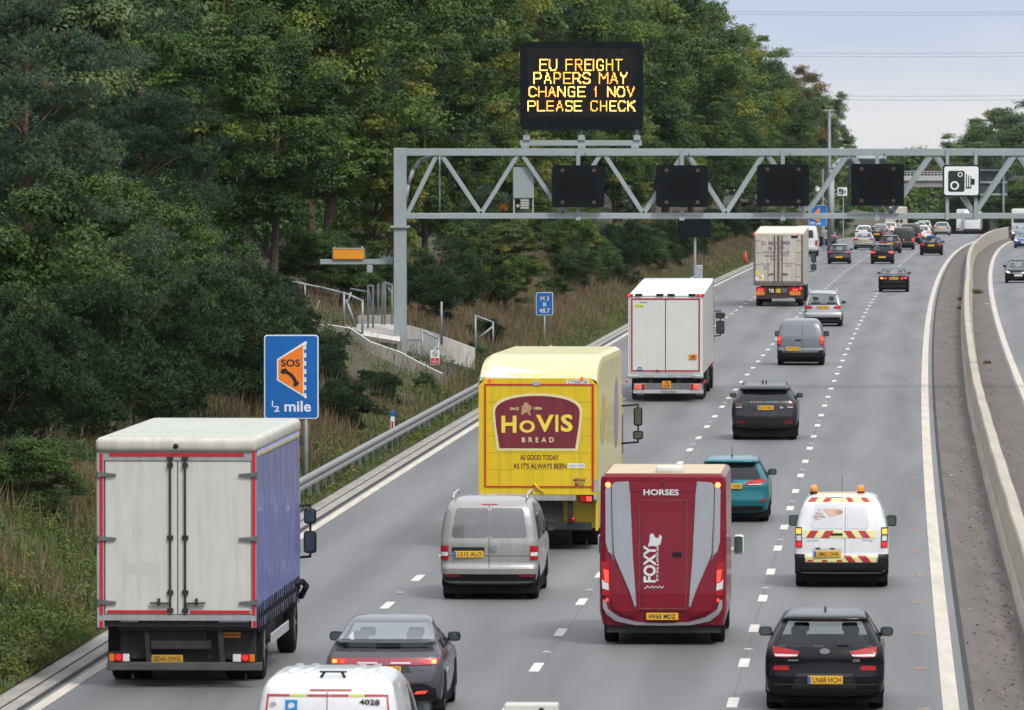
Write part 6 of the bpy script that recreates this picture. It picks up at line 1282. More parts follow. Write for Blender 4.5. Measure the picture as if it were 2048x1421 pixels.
for fn in (lambda p: p, mir):
    hp('silver_panel', fn([(1223, 972), (1229, 966), (1257, 964), (1260, 990), (1266, 1120), (1273, 1212), (1270, 1216), (1258, 1180), (1236, 1130), (1228, 1110), (1226, 1060)]), M_HSIL, .03)
    hp('silver_edge', fn([(1210, 980), (1219, 972), (1221, 975), (1222, 1060), (1224, 1112), (1216, 1104), (1211, 1085)]), M_HSIL, .022)
    hp('grey_recess', fn([(1222.5, 985), (1224, 976), (1225, 1060), (1226, 1115), (1230, 1122), (1225, 1118), (1222.5, 1100)]), M_HGR, .012)
    hp('light_stack', fn([(1202, 1124), (1218, 1126), (1219, 1193), (1205, 1192)]), M_RED, .03)
    hp('lamp_unit', fn([(1207, 1140), (1217, 1142), (1217, 1166), (1210, 1164)]), M_REDL, .042)
    hp('clear_lens', fn([(1204, 1160), (1210, 1166), (1217, 1168), (1218, 1182), (1205, 1178)]), M_CLR, .04)
    hp('lower_sweep', fn([(1206, 1200), (1212, 1203), (1216, 1220), (1240, 1236), (1275, 1246), (1326, 1248), (1326, 1253), (1270, 1252), (1232, 1244), (1213, 1230), (1206, 1216)]), M_HSIL, .03)
    hp('rear_facet', fn([(1222, 1200), (1230, 1195), (1262, 1218), (1272, 1235), (1250, 1232), (1228, 1218)]), M_HRED, .045)
    xx, zz = fn([(1215.5, 971.5)])[0]; MB().sphere((X(xx), yb(Zt(zz)) - .02, Zt(zz)), .05, (1, .5, 1)).out('top_lamp', M_AMBL if False else mat('lit_orange_lamp', (1, .3, .1), .3, var=0, emit=(1, .25, .08), es=2.2), t, True)
    hp('rear_reflector', fn([(1212, 1198), (1217, 1198), (1217, 1204), (1212, 1204)]), M_REDL, .04)
for dx in ((1262, 1388, 954, 971),): hp('centre_panel_head', [(1262, 971), (1386, 971), (1384, 985), (1264, 985)], M_HRED, .012)
dr = hp('rear_door', [(1281, 1004), (1368, 1003), (1372, 1215), (1283, 1217)], M_HRED, .022)
mb = MB(); z0, z1 = Zt(1219), Zt(1001); x0, x1 = X(1278), X(1374)
for (xa, xb, za, zc) in ((x0, x0 + .02, z0, z1), (x1 - .02, x1, z0, z1)):
    for k in range(6): a, b = za + (zc - za) * k / 6, za + (zc - za) * (k + 1) / 6; mb.bar(((xa + xb) / 2, yb(a) - .014, a), ((xa + xb) / 2, yb(b) - .014, b), .018, .018)
mb.box(x0, x1, yb(z1) - .03, yb(z1) - .002, z1 - .02, z1).box(x0, x1, yb(z0) - .035, yb(z0) - .002, z0 - .01, z0 + .02); mb.out('door_surround', mat('horsebox_red_trim', (.20, .02, .03), .3, coat=.8), t)
MB().box(X(1345), X(1363), yb(Zt(1110)) - .05, yb(Zt(1110)) - .02, Zt(1114), Zt(1105), .01).out('door_handle', M_BLK, dr); MB().box(X(1323), X(1326), yb(Zt(969)) - .05, yb(Zt(969)), Zt(972), Zt(967)).out('camera', M_BLK, t)
text('HORSES', mat('lettering_silver', (.62, .62, .62), .4), t, (X(1322), yb(Zt(986)) - .02, Zt(986)), Zt(980) - Zt(992), X(1358) - X(1287), .05)
M_LS = MATS['lettering_silver']; al = math.atan((yb(Zt(1069)) - yb(Zt(1166))) / (Zt(1069) - Zt(1166)))
def vtext(s_, u0, u1, v0, v1, bold=.05, **k):
    o = text(s_, M_LS, dr, (X((u0 + u1) / 2), yb(Zt((v0 + v1) / 2)) - .034, Zt((v0 + v1) / 2)), X(u1) - X(u0), Zt(v0) - Zt(v1), bold, **k)
    o.rotation_euler = (Matrix.Rotation(math.pi / 2 - al, 4, 'X') @ Matrix.Rotation(math.pi / 2, 4, 'Z')).to_euler(); return o
vtext('FOXY', 1287, 1312, 1092, 1166, .06); vtext('STALLIONS', 1313, 1317, 1092, 1164, .03)
MB().prism([(X(a), Zt(b)) for a, b in ((1299, 1083), (1300, 1070), (1306, 1068), (1309, 1074), (1313, 1078), (1318, 1076), (1319, 1070), (1324, 1074), (1321, 1090), (1312, 1094), (1303, 1093), (1296, 1095))], yb(Zt(1080)) - .036, yb(Zt(1080)) - .026).out('fox_emblem', M_LS, dr)
MB().tube([(X(1289 + k * 3), yb(Zt(1176)) - .03, Zt(1176 + 3.2 * math.sin(k * 2.3) * (1 if k % 3 else .4))) for k in range(14)], .007, 5).out('script_flourish', M_LS, dr)
pl_ = MB().box(X(1293), X(1357), yb(.5) - .06, yb(.5) - .03, Zt(1241), Zt(1227), .004).out('number_plate', M_PLATE, t); text('HV65 MDZ', M_PTXT, pl_, (X(1325), yb(.5) - .062, Zt(1234)), .08, .46, .03)
MB().box(-hw + .1, hw - .1, .3, 5.2, .20, .5).out('chassis', M_CHAS, t); rbox('rear_valance', M_CHAS, t, -hw + .12, hw - .12, .12, .18, .22, zb + .02)
for (y, r_) in ((1.15, .36), (4.75, .36)):
    for s in (-1, 1): wheel(t, s * (hw - .17), y, r_, .24)
cab(t, HL + .02, 1.95, 2.35, M_HRED, 1.4); mb = None
for s in (-1, 1):
    o = MB().box(s * (hw + .03), s * (hw + .21), HL + .5, HL + .62, 1.33, 1.68, .04, 3).bar((s * .9, HL + .55, 1.4), (s * (hw + .06), HL + .55, 1.42), .06, .08).out('mirror', P_WHITE, t, True); MB().prism(rrect(min(s * (hw + .05), s * (hw + .19)), max(s * (hw + .05), s * (hw + .19)), 1.36, 1.65, .03, 3), HL + .492, HL + .499).out('mirror_glass', M_MIRG, o)
# ---------------------------------------------------------------- far lorries
def far_lorry(label, d, u, W, zt_, L, m, base=1.0, diamonds=False):
    t = lorry_root('box_lorry', label, d, u); hw = W / 2
    MB().box(-hw, hw, 0, L, base, zt_, .04).out('box_body', m, t); rbox('chassis', M_CHAS, t, -hw + .1, hw - .1, .1, L, .45, base)
    rbox('roof', MATS['cream_roof'], t, -hw + .03, hw - .03, .02, L - .02, zt_ + .002, zt_ + .05)
    for s in (-1, 1): rbox('tail_light', M_RED, t, s * (hw - .05), s * (hw - .4), -.05, -.001, .75, .95)
    rbox('door_seam', M_FRIT, t, -.02, .02, -.012, -.001, base, zt_ - .1)
    axle(t, 1.8, hw, .5, False); cab(t, L + .1, W - .1, 2.9, P_WHITE)
    if diamonds:
        for x in (.35, .85): MB().prism([(x - .24, 1.75), (x, 1.45), (x + .24, 1.75), (x, 2.05)], -.03, -.002).out('diamond_mark', M_SBK, t)
    return t
far_lorry('pale box lorry with two black diamonds on its back, partly behind gantry beam', 985, 1789.5, 2.5, 3.5, 9, M_CRM, 1.0, True)
far_lorry('tall white box lorry far off beyond the barrier crest', 1040, 1924, 1.6, 3.5, 8, P_WHITE, .6)
d, u = 1030, 1943
t = lorry_root('coach', 'white coach with rounded top beyond the barrier crest', d, u, 'coach'); mb = MB().box(-1.15, 1.15, 0, 11, .5, 3.3, .45, 4); mb.out('body', P_WHITE, t, True)
rbox('rear_window', M_FRIT, t, -.9, .9, -.02, .3, 2.1, 2.7, .05); rbox('bumper', M_FRIT, t, -1.1, 1.1, -.03, .3, .45, .85, .05); axle(t, 3, 1.1, .48, False)
t = lorry_root('box_lorry', 'grey box lorry coming towards the camera at the right edge', 780, 2046); 
rbox('box_body', M_TRW, t, -1.25, 1.25, 1.2, 9, .9, 3.0, .03); rbox('cab', P_WHITE, t, -1.2, 1.2, -.8, 1.1, .5, 2.6, .1); rbox('windscreen', M_FRIT, t, -1.0, 1.0, -.83, -.79, 1.6, 2.4); axle(t, .3, 1.2, .48, False)
# ================================================================== TREES AND GROWTH
RNG = np.random.default_rng(11)
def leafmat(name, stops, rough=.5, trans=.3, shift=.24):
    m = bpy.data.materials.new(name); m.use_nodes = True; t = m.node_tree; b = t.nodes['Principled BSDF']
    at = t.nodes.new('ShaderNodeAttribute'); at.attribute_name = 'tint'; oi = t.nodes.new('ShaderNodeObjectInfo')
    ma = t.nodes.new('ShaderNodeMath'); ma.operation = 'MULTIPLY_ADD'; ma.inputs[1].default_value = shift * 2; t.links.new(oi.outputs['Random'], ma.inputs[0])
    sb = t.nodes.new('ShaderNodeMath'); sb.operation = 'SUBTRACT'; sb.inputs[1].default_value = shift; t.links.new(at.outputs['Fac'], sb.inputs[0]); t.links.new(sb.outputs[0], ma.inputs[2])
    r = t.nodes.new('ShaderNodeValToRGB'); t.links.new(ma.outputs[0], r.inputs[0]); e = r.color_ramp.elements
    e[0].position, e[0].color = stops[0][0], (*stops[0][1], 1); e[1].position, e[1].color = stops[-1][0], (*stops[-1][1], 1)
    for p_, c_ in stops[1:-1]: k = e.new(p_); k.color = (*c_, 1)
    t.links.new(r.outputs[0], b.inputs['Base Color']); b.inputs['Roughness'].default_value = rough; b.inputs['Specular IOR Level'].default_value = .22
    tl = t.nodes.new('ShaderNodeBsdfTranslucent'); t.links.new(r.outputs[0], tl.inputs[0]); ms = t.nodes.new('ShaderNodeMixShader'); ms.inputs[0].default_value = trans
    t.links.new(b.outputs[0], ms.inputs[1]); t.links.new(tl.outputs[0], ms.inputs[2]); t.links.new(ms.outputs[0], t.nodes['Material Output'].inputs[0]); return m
LM_OAK = leafmat('oak_leaf', [(0, (0.027, 0.057, 0.016)), (.45, (0.057, 0.114, 0.024)), (.8, (0.113, 0.180, 0.032)), (1, (0.204, 0.219, 0.035))])
LM_CHE = leafmat('chestnut_leaf', [(0, (0.035, 0.066, 0.017)), (.4, (0.077, 0.118, 0.024)), (.75, (0.164, 0.197, 0.037)), (.93, (0.279, 0.224, 0.043)), (1, (0.361, 0.158, 0.031))])
LM_PINE = leafmat('pine_needle', [(0, (0.025, 0.052, 0.030)), (.5, (0.055, 0.099, 0.057)), (.9, (0.101, 0.151, 0.088)), (1, (0.134, 0.092, 0.050))], .55, .15)
LM_AUT = leafmat('autumn_leaf', [(0, (0.060, 0.060, 0.022)), (.4, (0.132, 0.102, 0.029)), (.75, (0.228, 0.102, 0.031)), (1, (0.288, 0.072, 0.029))])
LM_PALE = leafmat('pale_leaf', [(0, (0.055, 0.089, 0.039)), (.5, (0.123, 0.172, 0.062)), (1, (0.234, 0.261, 0.110))])
LM_GORSE = leafmat('gorse_leaf', [(0, (0.015, 0.033, 0.013)), (.6, (0.033, 0.061, 0.023)), (1, (0.069, 0.101, 0.035))], .6, .1)
LM_BRAM = leafmat('bramble_leaf', [(0, (0.032, 0.059, 0.017)), (.5, (0.061, 0.113, 0.024)), (.88, (0.107, 0.167, 0.033)), (1, (0.155, 0.109, 0.033))])
M_BARK = mat('bark', (.060, .048, .038), .9, var=.45, scale=4, bump=.6); M_PBARK = mat('pine_bark', (.13, .07, .045), .9, var=.4, scale=3, bump=.5); M_BIRCH = mat('birch_bark', (.24, .22, .19), .8, var=.4, scale=2.5)
def quads_mesh(name, Cn, T, Bn, tint, lx, wx, fold=0):
    n = len(Cn); V = np.empty((n, 4, 3), np.float32)
    l = (lx * .5)[:, None]; w_ = (wx * .5)[:, None]
    V[:, 0] = Cn - T * l; V[:, 1] = Cn + Bn * w_ - T * l * .1; V[:, 2] = Cn + T * l; V[:, 3] = Cn - Bn * w_ - T * l * .1
    me = bpy.data.meshes.new(name); me.vertices.add(n * 4); me.vertices.foreach_set('co', V.ravel())
    me.loops.add(n * 4); me.loops.foreach_set('vertex_index', np.arange(n * 4, dtype=np.int32))
    me.polygons.add(n); me.polygons.foreach_set('loop_start', np.arange(0, n * 4, 4, dtype=np.int32))
    a = me.attributes.new('tint', 'FLOAT', 'FACE'); a.data.foreach_set('value', tint.astype(np.float32)); me.update(calc_edges=True); return me
def unit(v): return v / np.maximum(1e-6, np.linalg.norm(v, axis=1))[:, None]
def leaves(name, cl, rad, per, lsize, aspect, tint_c, upb=.35, flat=.75, spread=.22, shellp=.3, rough=.38):
    n = len(cl) * per; idx = np.repeat(np.arange(len(cl)), per)
    D = unit(RNG.normal(size=(n, 3))); D[:, 2] = np.where(D[:, 2] < -.35, -D[:, 2], D[:, 2]); rr = RNG.random(n) ** shellp; sc = np.array([1, 1, flat])
    wob = 1 + .28 * np.sin(D[:, 0] * 7 + idx * 1.3) * np.sin(D[:, 1] * 6 + idx * 2.1) + .18 * np.sin(D[:, 2] * 9 + idx)
    Cn = cl[idx] + D * sc * (rad[idx] * rr * wob)[:, None]
    Nn = unit(D * .7 + np.array([0, 0, upb]) + RNG.normal(size=(n, 3)) * rough)
    T = unit(np.cross(Nn, RNG.normal(size=(n, 3)))); Bn = np.cross(Nn, T)
    T[:, 2] -= .25; T = unit(T)
    s = lsize * (.7 + .6 * RNG.random(n)); tint = np.clip(tint_c[idx] + RNG.normal(size=n) * spread * .5, 0, 1)
    return quads_mesh(name, Cn, T, Bn, tint, s, s * aspect)
def needles(name, cl, rad, tufts, per, ln, tint_c, flat=.45):
    nt_ = len(cl) * tufts; ti = np.repeat(np.arange(len(cl)), tufts)
    D = unit(RNG.normal(size=(nt_, 3))); D[:, 2] = np.abs(D[:, 2]) * .9 - .15; D = unit(D)
    tc_ = cl[ti] + D * np.array([1, 1, flat]) * (rad[ti] * RNG.random(nt_) ** .4)[:, None]
    ax = unit(D * .6 + np.array([0, 0, .7]) + RNG.normal(size=(nt_, 3)) * .3)
    n = nt_ * per; i2 = np.repeat(np.arange(nt_), per)
    dirs = unit(ax[i2] * .75 + RNG.normal(size=(n, 3)) * .55); l = ln * (.7 + .6 * RNG.random(n))
    Cn = tc_[i2] + dirs * (l * .5)[:, None] + RNG.normal(size=(n, 3)) * .02
    Bn = unit(np.cross(dirs, RNG.normal(size=(n, 3)))); tint = np.clip(tint_c[ti][i2] + np.repeat(RNG.normal(size=nt_) * .12, per) + RNG.normal(size=n) * .08, 0, 1)
    return quads_mesh(name, Cn, dirs, Bn, tint, l, np.full(n, ln * .2))
def limbs(H, h0, cl, r0, lean=(0, 0), top=.9, nl=16, col=None):
    mb = MB(); pts = [Vector((lean[0] * k / 6 + .12 * math.sin(k * 1.7) * (k > 0), lean[1] * k / 6 + .1 * math.cos(k * 2.1) * (k > 0), H * top * k / 6 - (.6 if k == 0 else 0))) for k in range(7)]
    for k in range(6): mb.cyl(pts[k], pts[k + 1], r0 * (1 - k / 6.6), 9, r0 * (1 - (k + 1) / 6.6))
    ids = RNG.permutation(len(cl))[:nl]
    for i in ids:
        e = Vector(cl[i]); k = max(1, min(5, int(6 * (e.z - .25 * math.hypot(e.x, e.y)) / (H * top)))); s = pts[k]; m_ = (s + e) / 2 + Vector((0, 0, .12 * (e - s).length))
        r = r0 * .35 * (1 - k / 8); mb.cyl(s, m_, r, 6, r * .65); mb.cyl(m_, e, r * .65, 5, r * .25)
    me = bpy.data.meshes.new('trunk'); bmesh.ops.recalc_face_normals(mb.bm, faces=mb.bm.faces); mb.bm.to_mesh(me); mb.bm.free(); return me
def lobes(n, rx, rz_, zc, inner=.45, pw=.6, bumps=7, seed=0, boughs=17, sp=.27, zf=.75):
    g = np.random.default_rng(seed); D = unit(g.normal(size=(n, 3))); bd = unit(g.normal(size=(bumps, 3)))
    k = (D @ bd.T).max(1); amp = .72 + .42 * np.clip((k - .55) / .45, 0, 1)
    r = (inner + (1 - inner) * g.random(n) ** pw) * amp
    P = D * np.minimum(r, 1.02)[:, None]
    i = np.arange(boughs); ph = i * 2.39996 + g.random() * 6; zz = 1 - 2 * (i + .5) / boughs                    # boughs spread over the crown, growth gathered on them
    Bc = np.stack([np.cos(ph) * np.sqrt(1 - zz * zz), np.sin(ph) * np.sqrt(1 - zz * zz), zz], 1) * (.62 + .26 * g.random(boughs))[:, None] + g.normal(size=(boughs, 3)) * .06
    own = g.random(n) < .8; j = g.integers(0, boughs, n); off = g.normal(size=(n, 3)) * sp * np.array([1, 1, zf]) * .62
    P = np.where(own[:, None], Bc[j] + np.clip(off, -.34, .34), P * .8)
    P = P * np.array([rx, rx, rz_]); P[:, 2] += zc; return P, g
PROTO = {}
def proto(kind, key, seed):
    g = np.random.default_rng(seed)
    if kind in ('oak', 'autumn', 'pale'):
        H = 12.0; cl, g = lobes(140, 3.8, 5.0, 7.2, .35, .42, 11, seed, 34 if kind == 'autumn' else 17, .36 if kind == 'autumn' else .27); rad = .42 + .62 * g.random(len(cl)) ** 1.5; tc_ = np.clip(.45 + g.normal(size=len(cl)) * .25, 0, 1)
        cm = leaves('crown', cl, rad, 560, .145, .6, tc_, .45, .72); lm = {'oak': LM_OAK, 'autumn': LM_AUT, 'pale': LM_PALE}[kind]; tm = limbs(H, 2, cl, .22, (g.normal() * .5, g.normal() * .4), .85, 26); bk = M_BARK if kind != 'pale' else M_BIRCH
    elif kind == 'stem':
        H = 12.5; cl, g = lobes(95, 3.5, 3.1, 9.2, .35, .42, 11, seed); rad = .42 + .62 * g.random(len(cl)) ** 1.5; tc_ = np.clip(.52 + g.normal(size=len(cl)) * .18, 0, 1)
        cm = leaves('crown', cl, rad, 620, .14, .6, tc_, .45, .72); lm = LM_OAK; tm = limbs(H, 2, cl, .24, (.3, .3), .9, 26); bk = M_BARK
    elif kind == 'chestnut':
        H = 11.0; cl, g = lobes(135, 3.8, 5.0, 5.9, .32, .42, 12, seed); rad = .36 + .5 * g.random(len(cl)) ** 1.4; tc_ = np.clip(.42 + g.normal(size=len(cl)) * .22, 0, 1)
        cm = leaves('crown', cl, rad, 400, .26, .27, tc_, .25, .8); lm = LM_CHE; tm = limbs(H, 1.5, cl, .2, (g.normal() * .4, g.normal() * .4), .85, 24); bk = M_BARK
    elif kind == 'pine':
        H = 13.0; cl, g = lobes(140, 3.7, 5.2, 7.4, .25, .55, 12, seed, 19, .30, .42); cl[:, 0:2] *= (1.12 - .045 * (cl[:, 2:3] - 3)); rad = .42 + .5 * g.random(len(cl)); tc_ = np.clip(.48 + g.normal(size=len(cl)) * .15, 0, 1)
        cm = needles('crown', cl, rad, 62, 18, .15, tc_, .8); lm = LM_PINE; tm = limbs(H, 3, cl, .2, (g.normal() * .3, 0), .86, 22); bk = M_PBARK
    elif kind == 'gorse':
        H = 3.0; cl, g = lobes(85, 1.45, 1.5, 1.4, .3, .45, 9, seed, 13, .34); rad = .24 + .30 * g.random(len(cl)); tc_ = np.clip(.45 + g.normal(size=len(cl)) * .2, 0, 1)
        cm = needles('crown', cl, rad, 60, 14, .095, tc_, .95); lm = LM_GORSE; tm = limbs(H, .3, cl, .06, (0, 0), .7, 14); bk = M_BARK
    else:                                                           # leafy shrub
        H = 3.4; cl, g = lobes(95, 1.7, 1.75, 1.55, .3, .45, 9, seed, 13, .34); rad = .24 + .32 * g.random(len(cl)); tc_ = np.clip(.42 + g.normal(size=len(cl)) * .2, 0, 1)
        cm = leaves('crown', cl, rad, 520, .075, .6, tc_); lm = LM_BRAM; tm = limbs(H, .3, cl, .05, (0, 0), .7, 16); bk = M_BARK
    cm.materials.append(lm); tm.materials.append(bk); PROTO[(kind, key)] = (cm, tm, H)
for k_, n_ in (('oak', 4), ('stem', 1), ('chestnut', 3), ('pine', 3), ('autumn', 1), ('pale', 2), ('gorse', 3), ('shrub', 3)):
    for i in range(n_): proto(k_, i, 100 + 17 * i + len(k_))
NV = {'oak': 4, 'stem': 1, 'chestnut': 3, 'pine': 3, 'autumn': 1, 'pale': 2, 'gorse': 3, 'shrub': 3}
tn = [0]
def plant(kind, u, d, height, label, wide=1.0, dz=0, group=None, name=None, key=None, off=None):
    x = px(u, 500, d).x if off is None else cx(d) + LEFT - off
    z = terr(x, d) if x < cx(d) + LEFT else rz(d)
    tn[0] += 1; k = key if key is not None else tn[0] % NV[kind]; cm, tm, H = PROTO[(kind, k)]
    nm = name or {'pine': 'pine_tree', 'gorse': 'gorse_bush', 'shrub': 'shrub'}.get(kind, 'broadleaf_tree')
    t = thing(nm, label, {'gorse': 'bush', 'shrub': 'bush'}.get(kind, 'tree'), (x, d, z - .15 + dz), (tn[0] * 2.399) % 6.283, group)
    s = height / H; t.scale = (s * wide, s * wide, s)
    obj('crown', cm, None, t); obj('stems' if kind in ('gorse', 'shrub') else 'trunk', tm, None, t); return t
T = [  # kind, photo column, distance, height, label, widening
 ('pine', 40, 192, 10.6, 'blue green pine at the left edge of the picture above the dark bushes', 1.0),
 ('pine', 290, 232, 8.4, 'blue green pine with spreading boughs left of the bright oak', 1.15),
 ('stem', 405, 236, 10.2, 'bright green oak with a dark forked trunk left of the orange box', .95),
 ('pine', 150, 245, 14, 'tall dark pine behind the blue green pine at the left edge', 1),
 ('pale', 230, 268, 14, 'birch with yellowing leaves and a pale leaning trunk high on the left', .7),
 ('oak', 545, 284, 10.8, 'mid green oak directly behind the phone sign and handrail', .95),
 ('oak', 660, 300, 15, 'large rounded green oak rising above the orange box', 1.0),
 ('chestnut', 745, 300, 8.5, 'leafy chestnut just left of the gantry column top', .85),
 ('oak', 500, 300, 16, 'tall oak behind the bright green oak', .9),
 ('chestnut', 850, 340, 11, 'yellow green chestnut seen through the first gantry bay', .9),
 ('oak', 800, 372, 16, 'tall oak with its crown above the left end of the gantry', .9),
 ('chestnut', 985, 372, 9.5, 'chestnut with orange tinted top under the message board', .9),
 ('pine', 930, 360, 8, 'dark pine bough between the chestnuts behind the gantry', .9),
 ('oak', 960, 420, 17, 'tall oak directly left of the message board', .9),
 ('chestnut', 1120, 430, 6.0, 'low yellow green chestnut behind the location marker sign', 1.0),
 ('oak', 1090, 455, 11, 'dark oak behind the first blank lane signal', .9),
 ('oak', 1110, 500, 19, 'tall oak behind the message board', .9),
 ('oak', 1230, 500, 10, 'dark green oak between the first and second lane signals', 1),
 ('oak', 1240, 545, 18, 'tall green oak just right of the message board', .85),
 ('oak', 1330, 560, 12, 'dark spreading oak over the roadside sign panel', 1.0),
 ('chestnut', 1330, 605, 19.5, 'green and yellow tree against the sky right of the message board', .75),
 ('oak', 1420, 640, 18.5, 'dark green oak on the skyline under the power lines', .85),
 ('oak', 1440, 620, 11, 'dark low oak above the potato merchants lorry', 1.0),
 ('oak', 1500, 690, 17, 'second dark green oak along the descending skyline', .85),
 ('oak', 1520, 680, 10, 'shadowy oak behind the third lane signal', 1.0),
 ('autumn', 1556, 770, 17.5, 'rusty orange tree on the skyline between green oaks', .7),
 ('autumn', 1575, 800, 14, 'smaller brown tree beneath the rusty orange one', .7),
 ('pale', 1612, 830, 15.5, 'pale green birch near the lower end of the skyline', .75),
 ('pale', 1650, 870, 14.5, 'last pale birch behind the tall grey mast', .7),
 ('oak', 1590, 760, 9.5, 'dark tree in front of the birches above the far blue sign', .9),
 ('pale', 1640, 790, 8.5, 'light green low tree behind the far blue sign', .9),
 ('oak', 1690, 950, 9.0, 'olive tree right of the mast, last before the road bridge', .8),
 ('pine', 345, 330, 21, 'very tall dark pine at the top left', 1), ('oak', 90, 300, 19, 'tall shadowy oak in the top left corner', 1),
 ('oak', 560, 380, 22, 'very tall oak at the top edge above the phone sign', 1), ('oak', 730, 430, 22, 'very tall oak at the top edge above the gantry column', 1),
 ('pine', 620, 340, 15, 'dark pine between the large rounded oak and the tall oaks', .9), ('oak', 880, 480, 23, 'very tall oak at the top edge left of the message board', .9),
 ('chestnut', 1010, 540, 23, 'very tall yellow green tree at the top edge over the message board', .9), ('chestnut', 1190, 600, 22, 'very tall tree at the top edge right of the message board', .85),
 ('oak', 215, 250, 12, 'oak filling the gap between two blue green pines', .9), ('pale', 20, 225, 14, 'loose yellowish tree in the upper left corner behind the pines', .9),
 ('pine', 1385, 640, 21.5, 'small pine sticking up highest on the skyline', .45), ('oak', 1270, 620, 20, 'oak behind the green and yellow skyline tree', .9),
 ('oak', 470, 330, 17, 'oak deep in the wood behind the forked trunk', 1), ('oak', 1385, 610, 17, 'broad oak below the small pine on the skyline', 1.0), ('oak', 1470, 665, 17, 'rounded oak between the two dark green skyline oaks', .95), ('oak', 1535, 735, 15.5, 'oak just left of the rusty orange tree', .95), ('pale', 1600, 800, 14.5, 'yellowish birch right of the rusty orange tree', .95), ('oak', 1300, 590, 21.5, 'tall oak on the skyline where it meets the top of the picture', 1.0),
 ('oak', 1150, 400, 4.5, 'bushy low oak left of the white trailer lorry', 1.2), ('chestnut', 1010, 330, 4.4, 'low chestnut scrub right of the gantry column', 1.2),
]
for a in T: plant(*a)
B = [('gorse', 20, 158, 3.6, 'dark gorse bush at the left edge below the pines', 1.3), ('gorse', 130, 172, 4.2, 'very dark gorse bush above the pale dry grass', 1.3), ('gorse', 250, 182, 4.4, 'dark gorse bush above the roof of the blue curtain lorry', 1.3),
 ('gorse', 350, 196, 4.6, 'tall dark gorse bush left of the phone sign', 1.3), ('gorse', 440, 205, 4.2, 'dark gorse bush touching the left edge of the phone sign', 1.3), ('shrub', 60, 150, 2.0, 'ivy covered shrub above the green grass at the far left', 1.3),
 ('shrub', 10, 178, 5.5, 'olive shrub at the left edge under the blue green pine', 1.2), ('shrub', 180, 215, 5.5, 'olive leafy shrub under the second pine', 1.2), ('gorse', 500, 222, 3.4, 'dark gorse bush behind the phone sign', 1.2), ('shrub', 330, 225, 4.6, 'leafy shrub at the foot of the bright green oak', 1.2),
 ('gorse', 690, 215, 1.7, 'green gorse bush right of the phone sign below the concrete wall', 1.4), ('gorse', 640, 235, 1.9, 'gorse bush just above the phone sign corner', 1.2), ('gorse', 750, 232, 1.3, 'low gorse bush beneath the stepped concrete wall', 1.4),
 ('gorse', 850, 300, 2.9, 'dark gorse bush behind the sloping concrete wall', 1.3), ('gorse', 905, 318, 3.2, 'gorse bush behind the lone grey post', 1.3), ('shrub', 960, 345, 3.4, 'leafy shrub left of the location marker sign', 1.2), ('gorse', 1000, 350, 2.6, 'dark bush close behind the location marker sign', 1.2),
 ('shrub', 1180, 420, 3.0, 'reddish shrub left of the white trailer lorry', 1.3), ('gorse', 1240, 440, 3.4, 'dark gorse bush above the white trailer lorry', 1.3), ('shrub', 1290, 462, 3.0, 'brown green shrub below the roadside sign', 1.3), ('gorse', 1340, 500, 3.6, 'dark bush behind the roadside sign post', 1.3),
 ('gorse', 1440, 600, 3.2, 'dark bush beyond the short guard rail', 1.4), ('shrub', 1490, 640, 3.0, 'green shrub behind the orange cone', 1.4), ('shrub', 1560, 700, 3.0, 'green shrub above the potato merchants lorry roof', 1.4), ('shrub', 1680, 800, 3.2, 'yellow green shrub near the tiny end of the guard rail', 1.3),
 ('shrub', 730, 285, 2.6, 'leafy shrub behind the steel gate frames', 1.2), ('shrub', 620, 288, 2.8, 'shrub under the orange box above the handrail', 1.3), ('gorse', 530, 240, 2.6, 'gorse bush left of the fallen branch', 1.2), ('shrub', 400, 214, 4.0, 'bright leafy shrub among the dark bushes left of the phone sign', 1.0), ('shrub', 90, 182, 4.4, 'green leafy shrub low under the pine at the left edge', 1.2), ('shrub', 240, 200, 4.6, 'mid green shrub between dark gorse bushes at the left', 1.1)]
for a in B: plant(a[0], a[1], a[2], a[3], a[4], a[5] * .82)
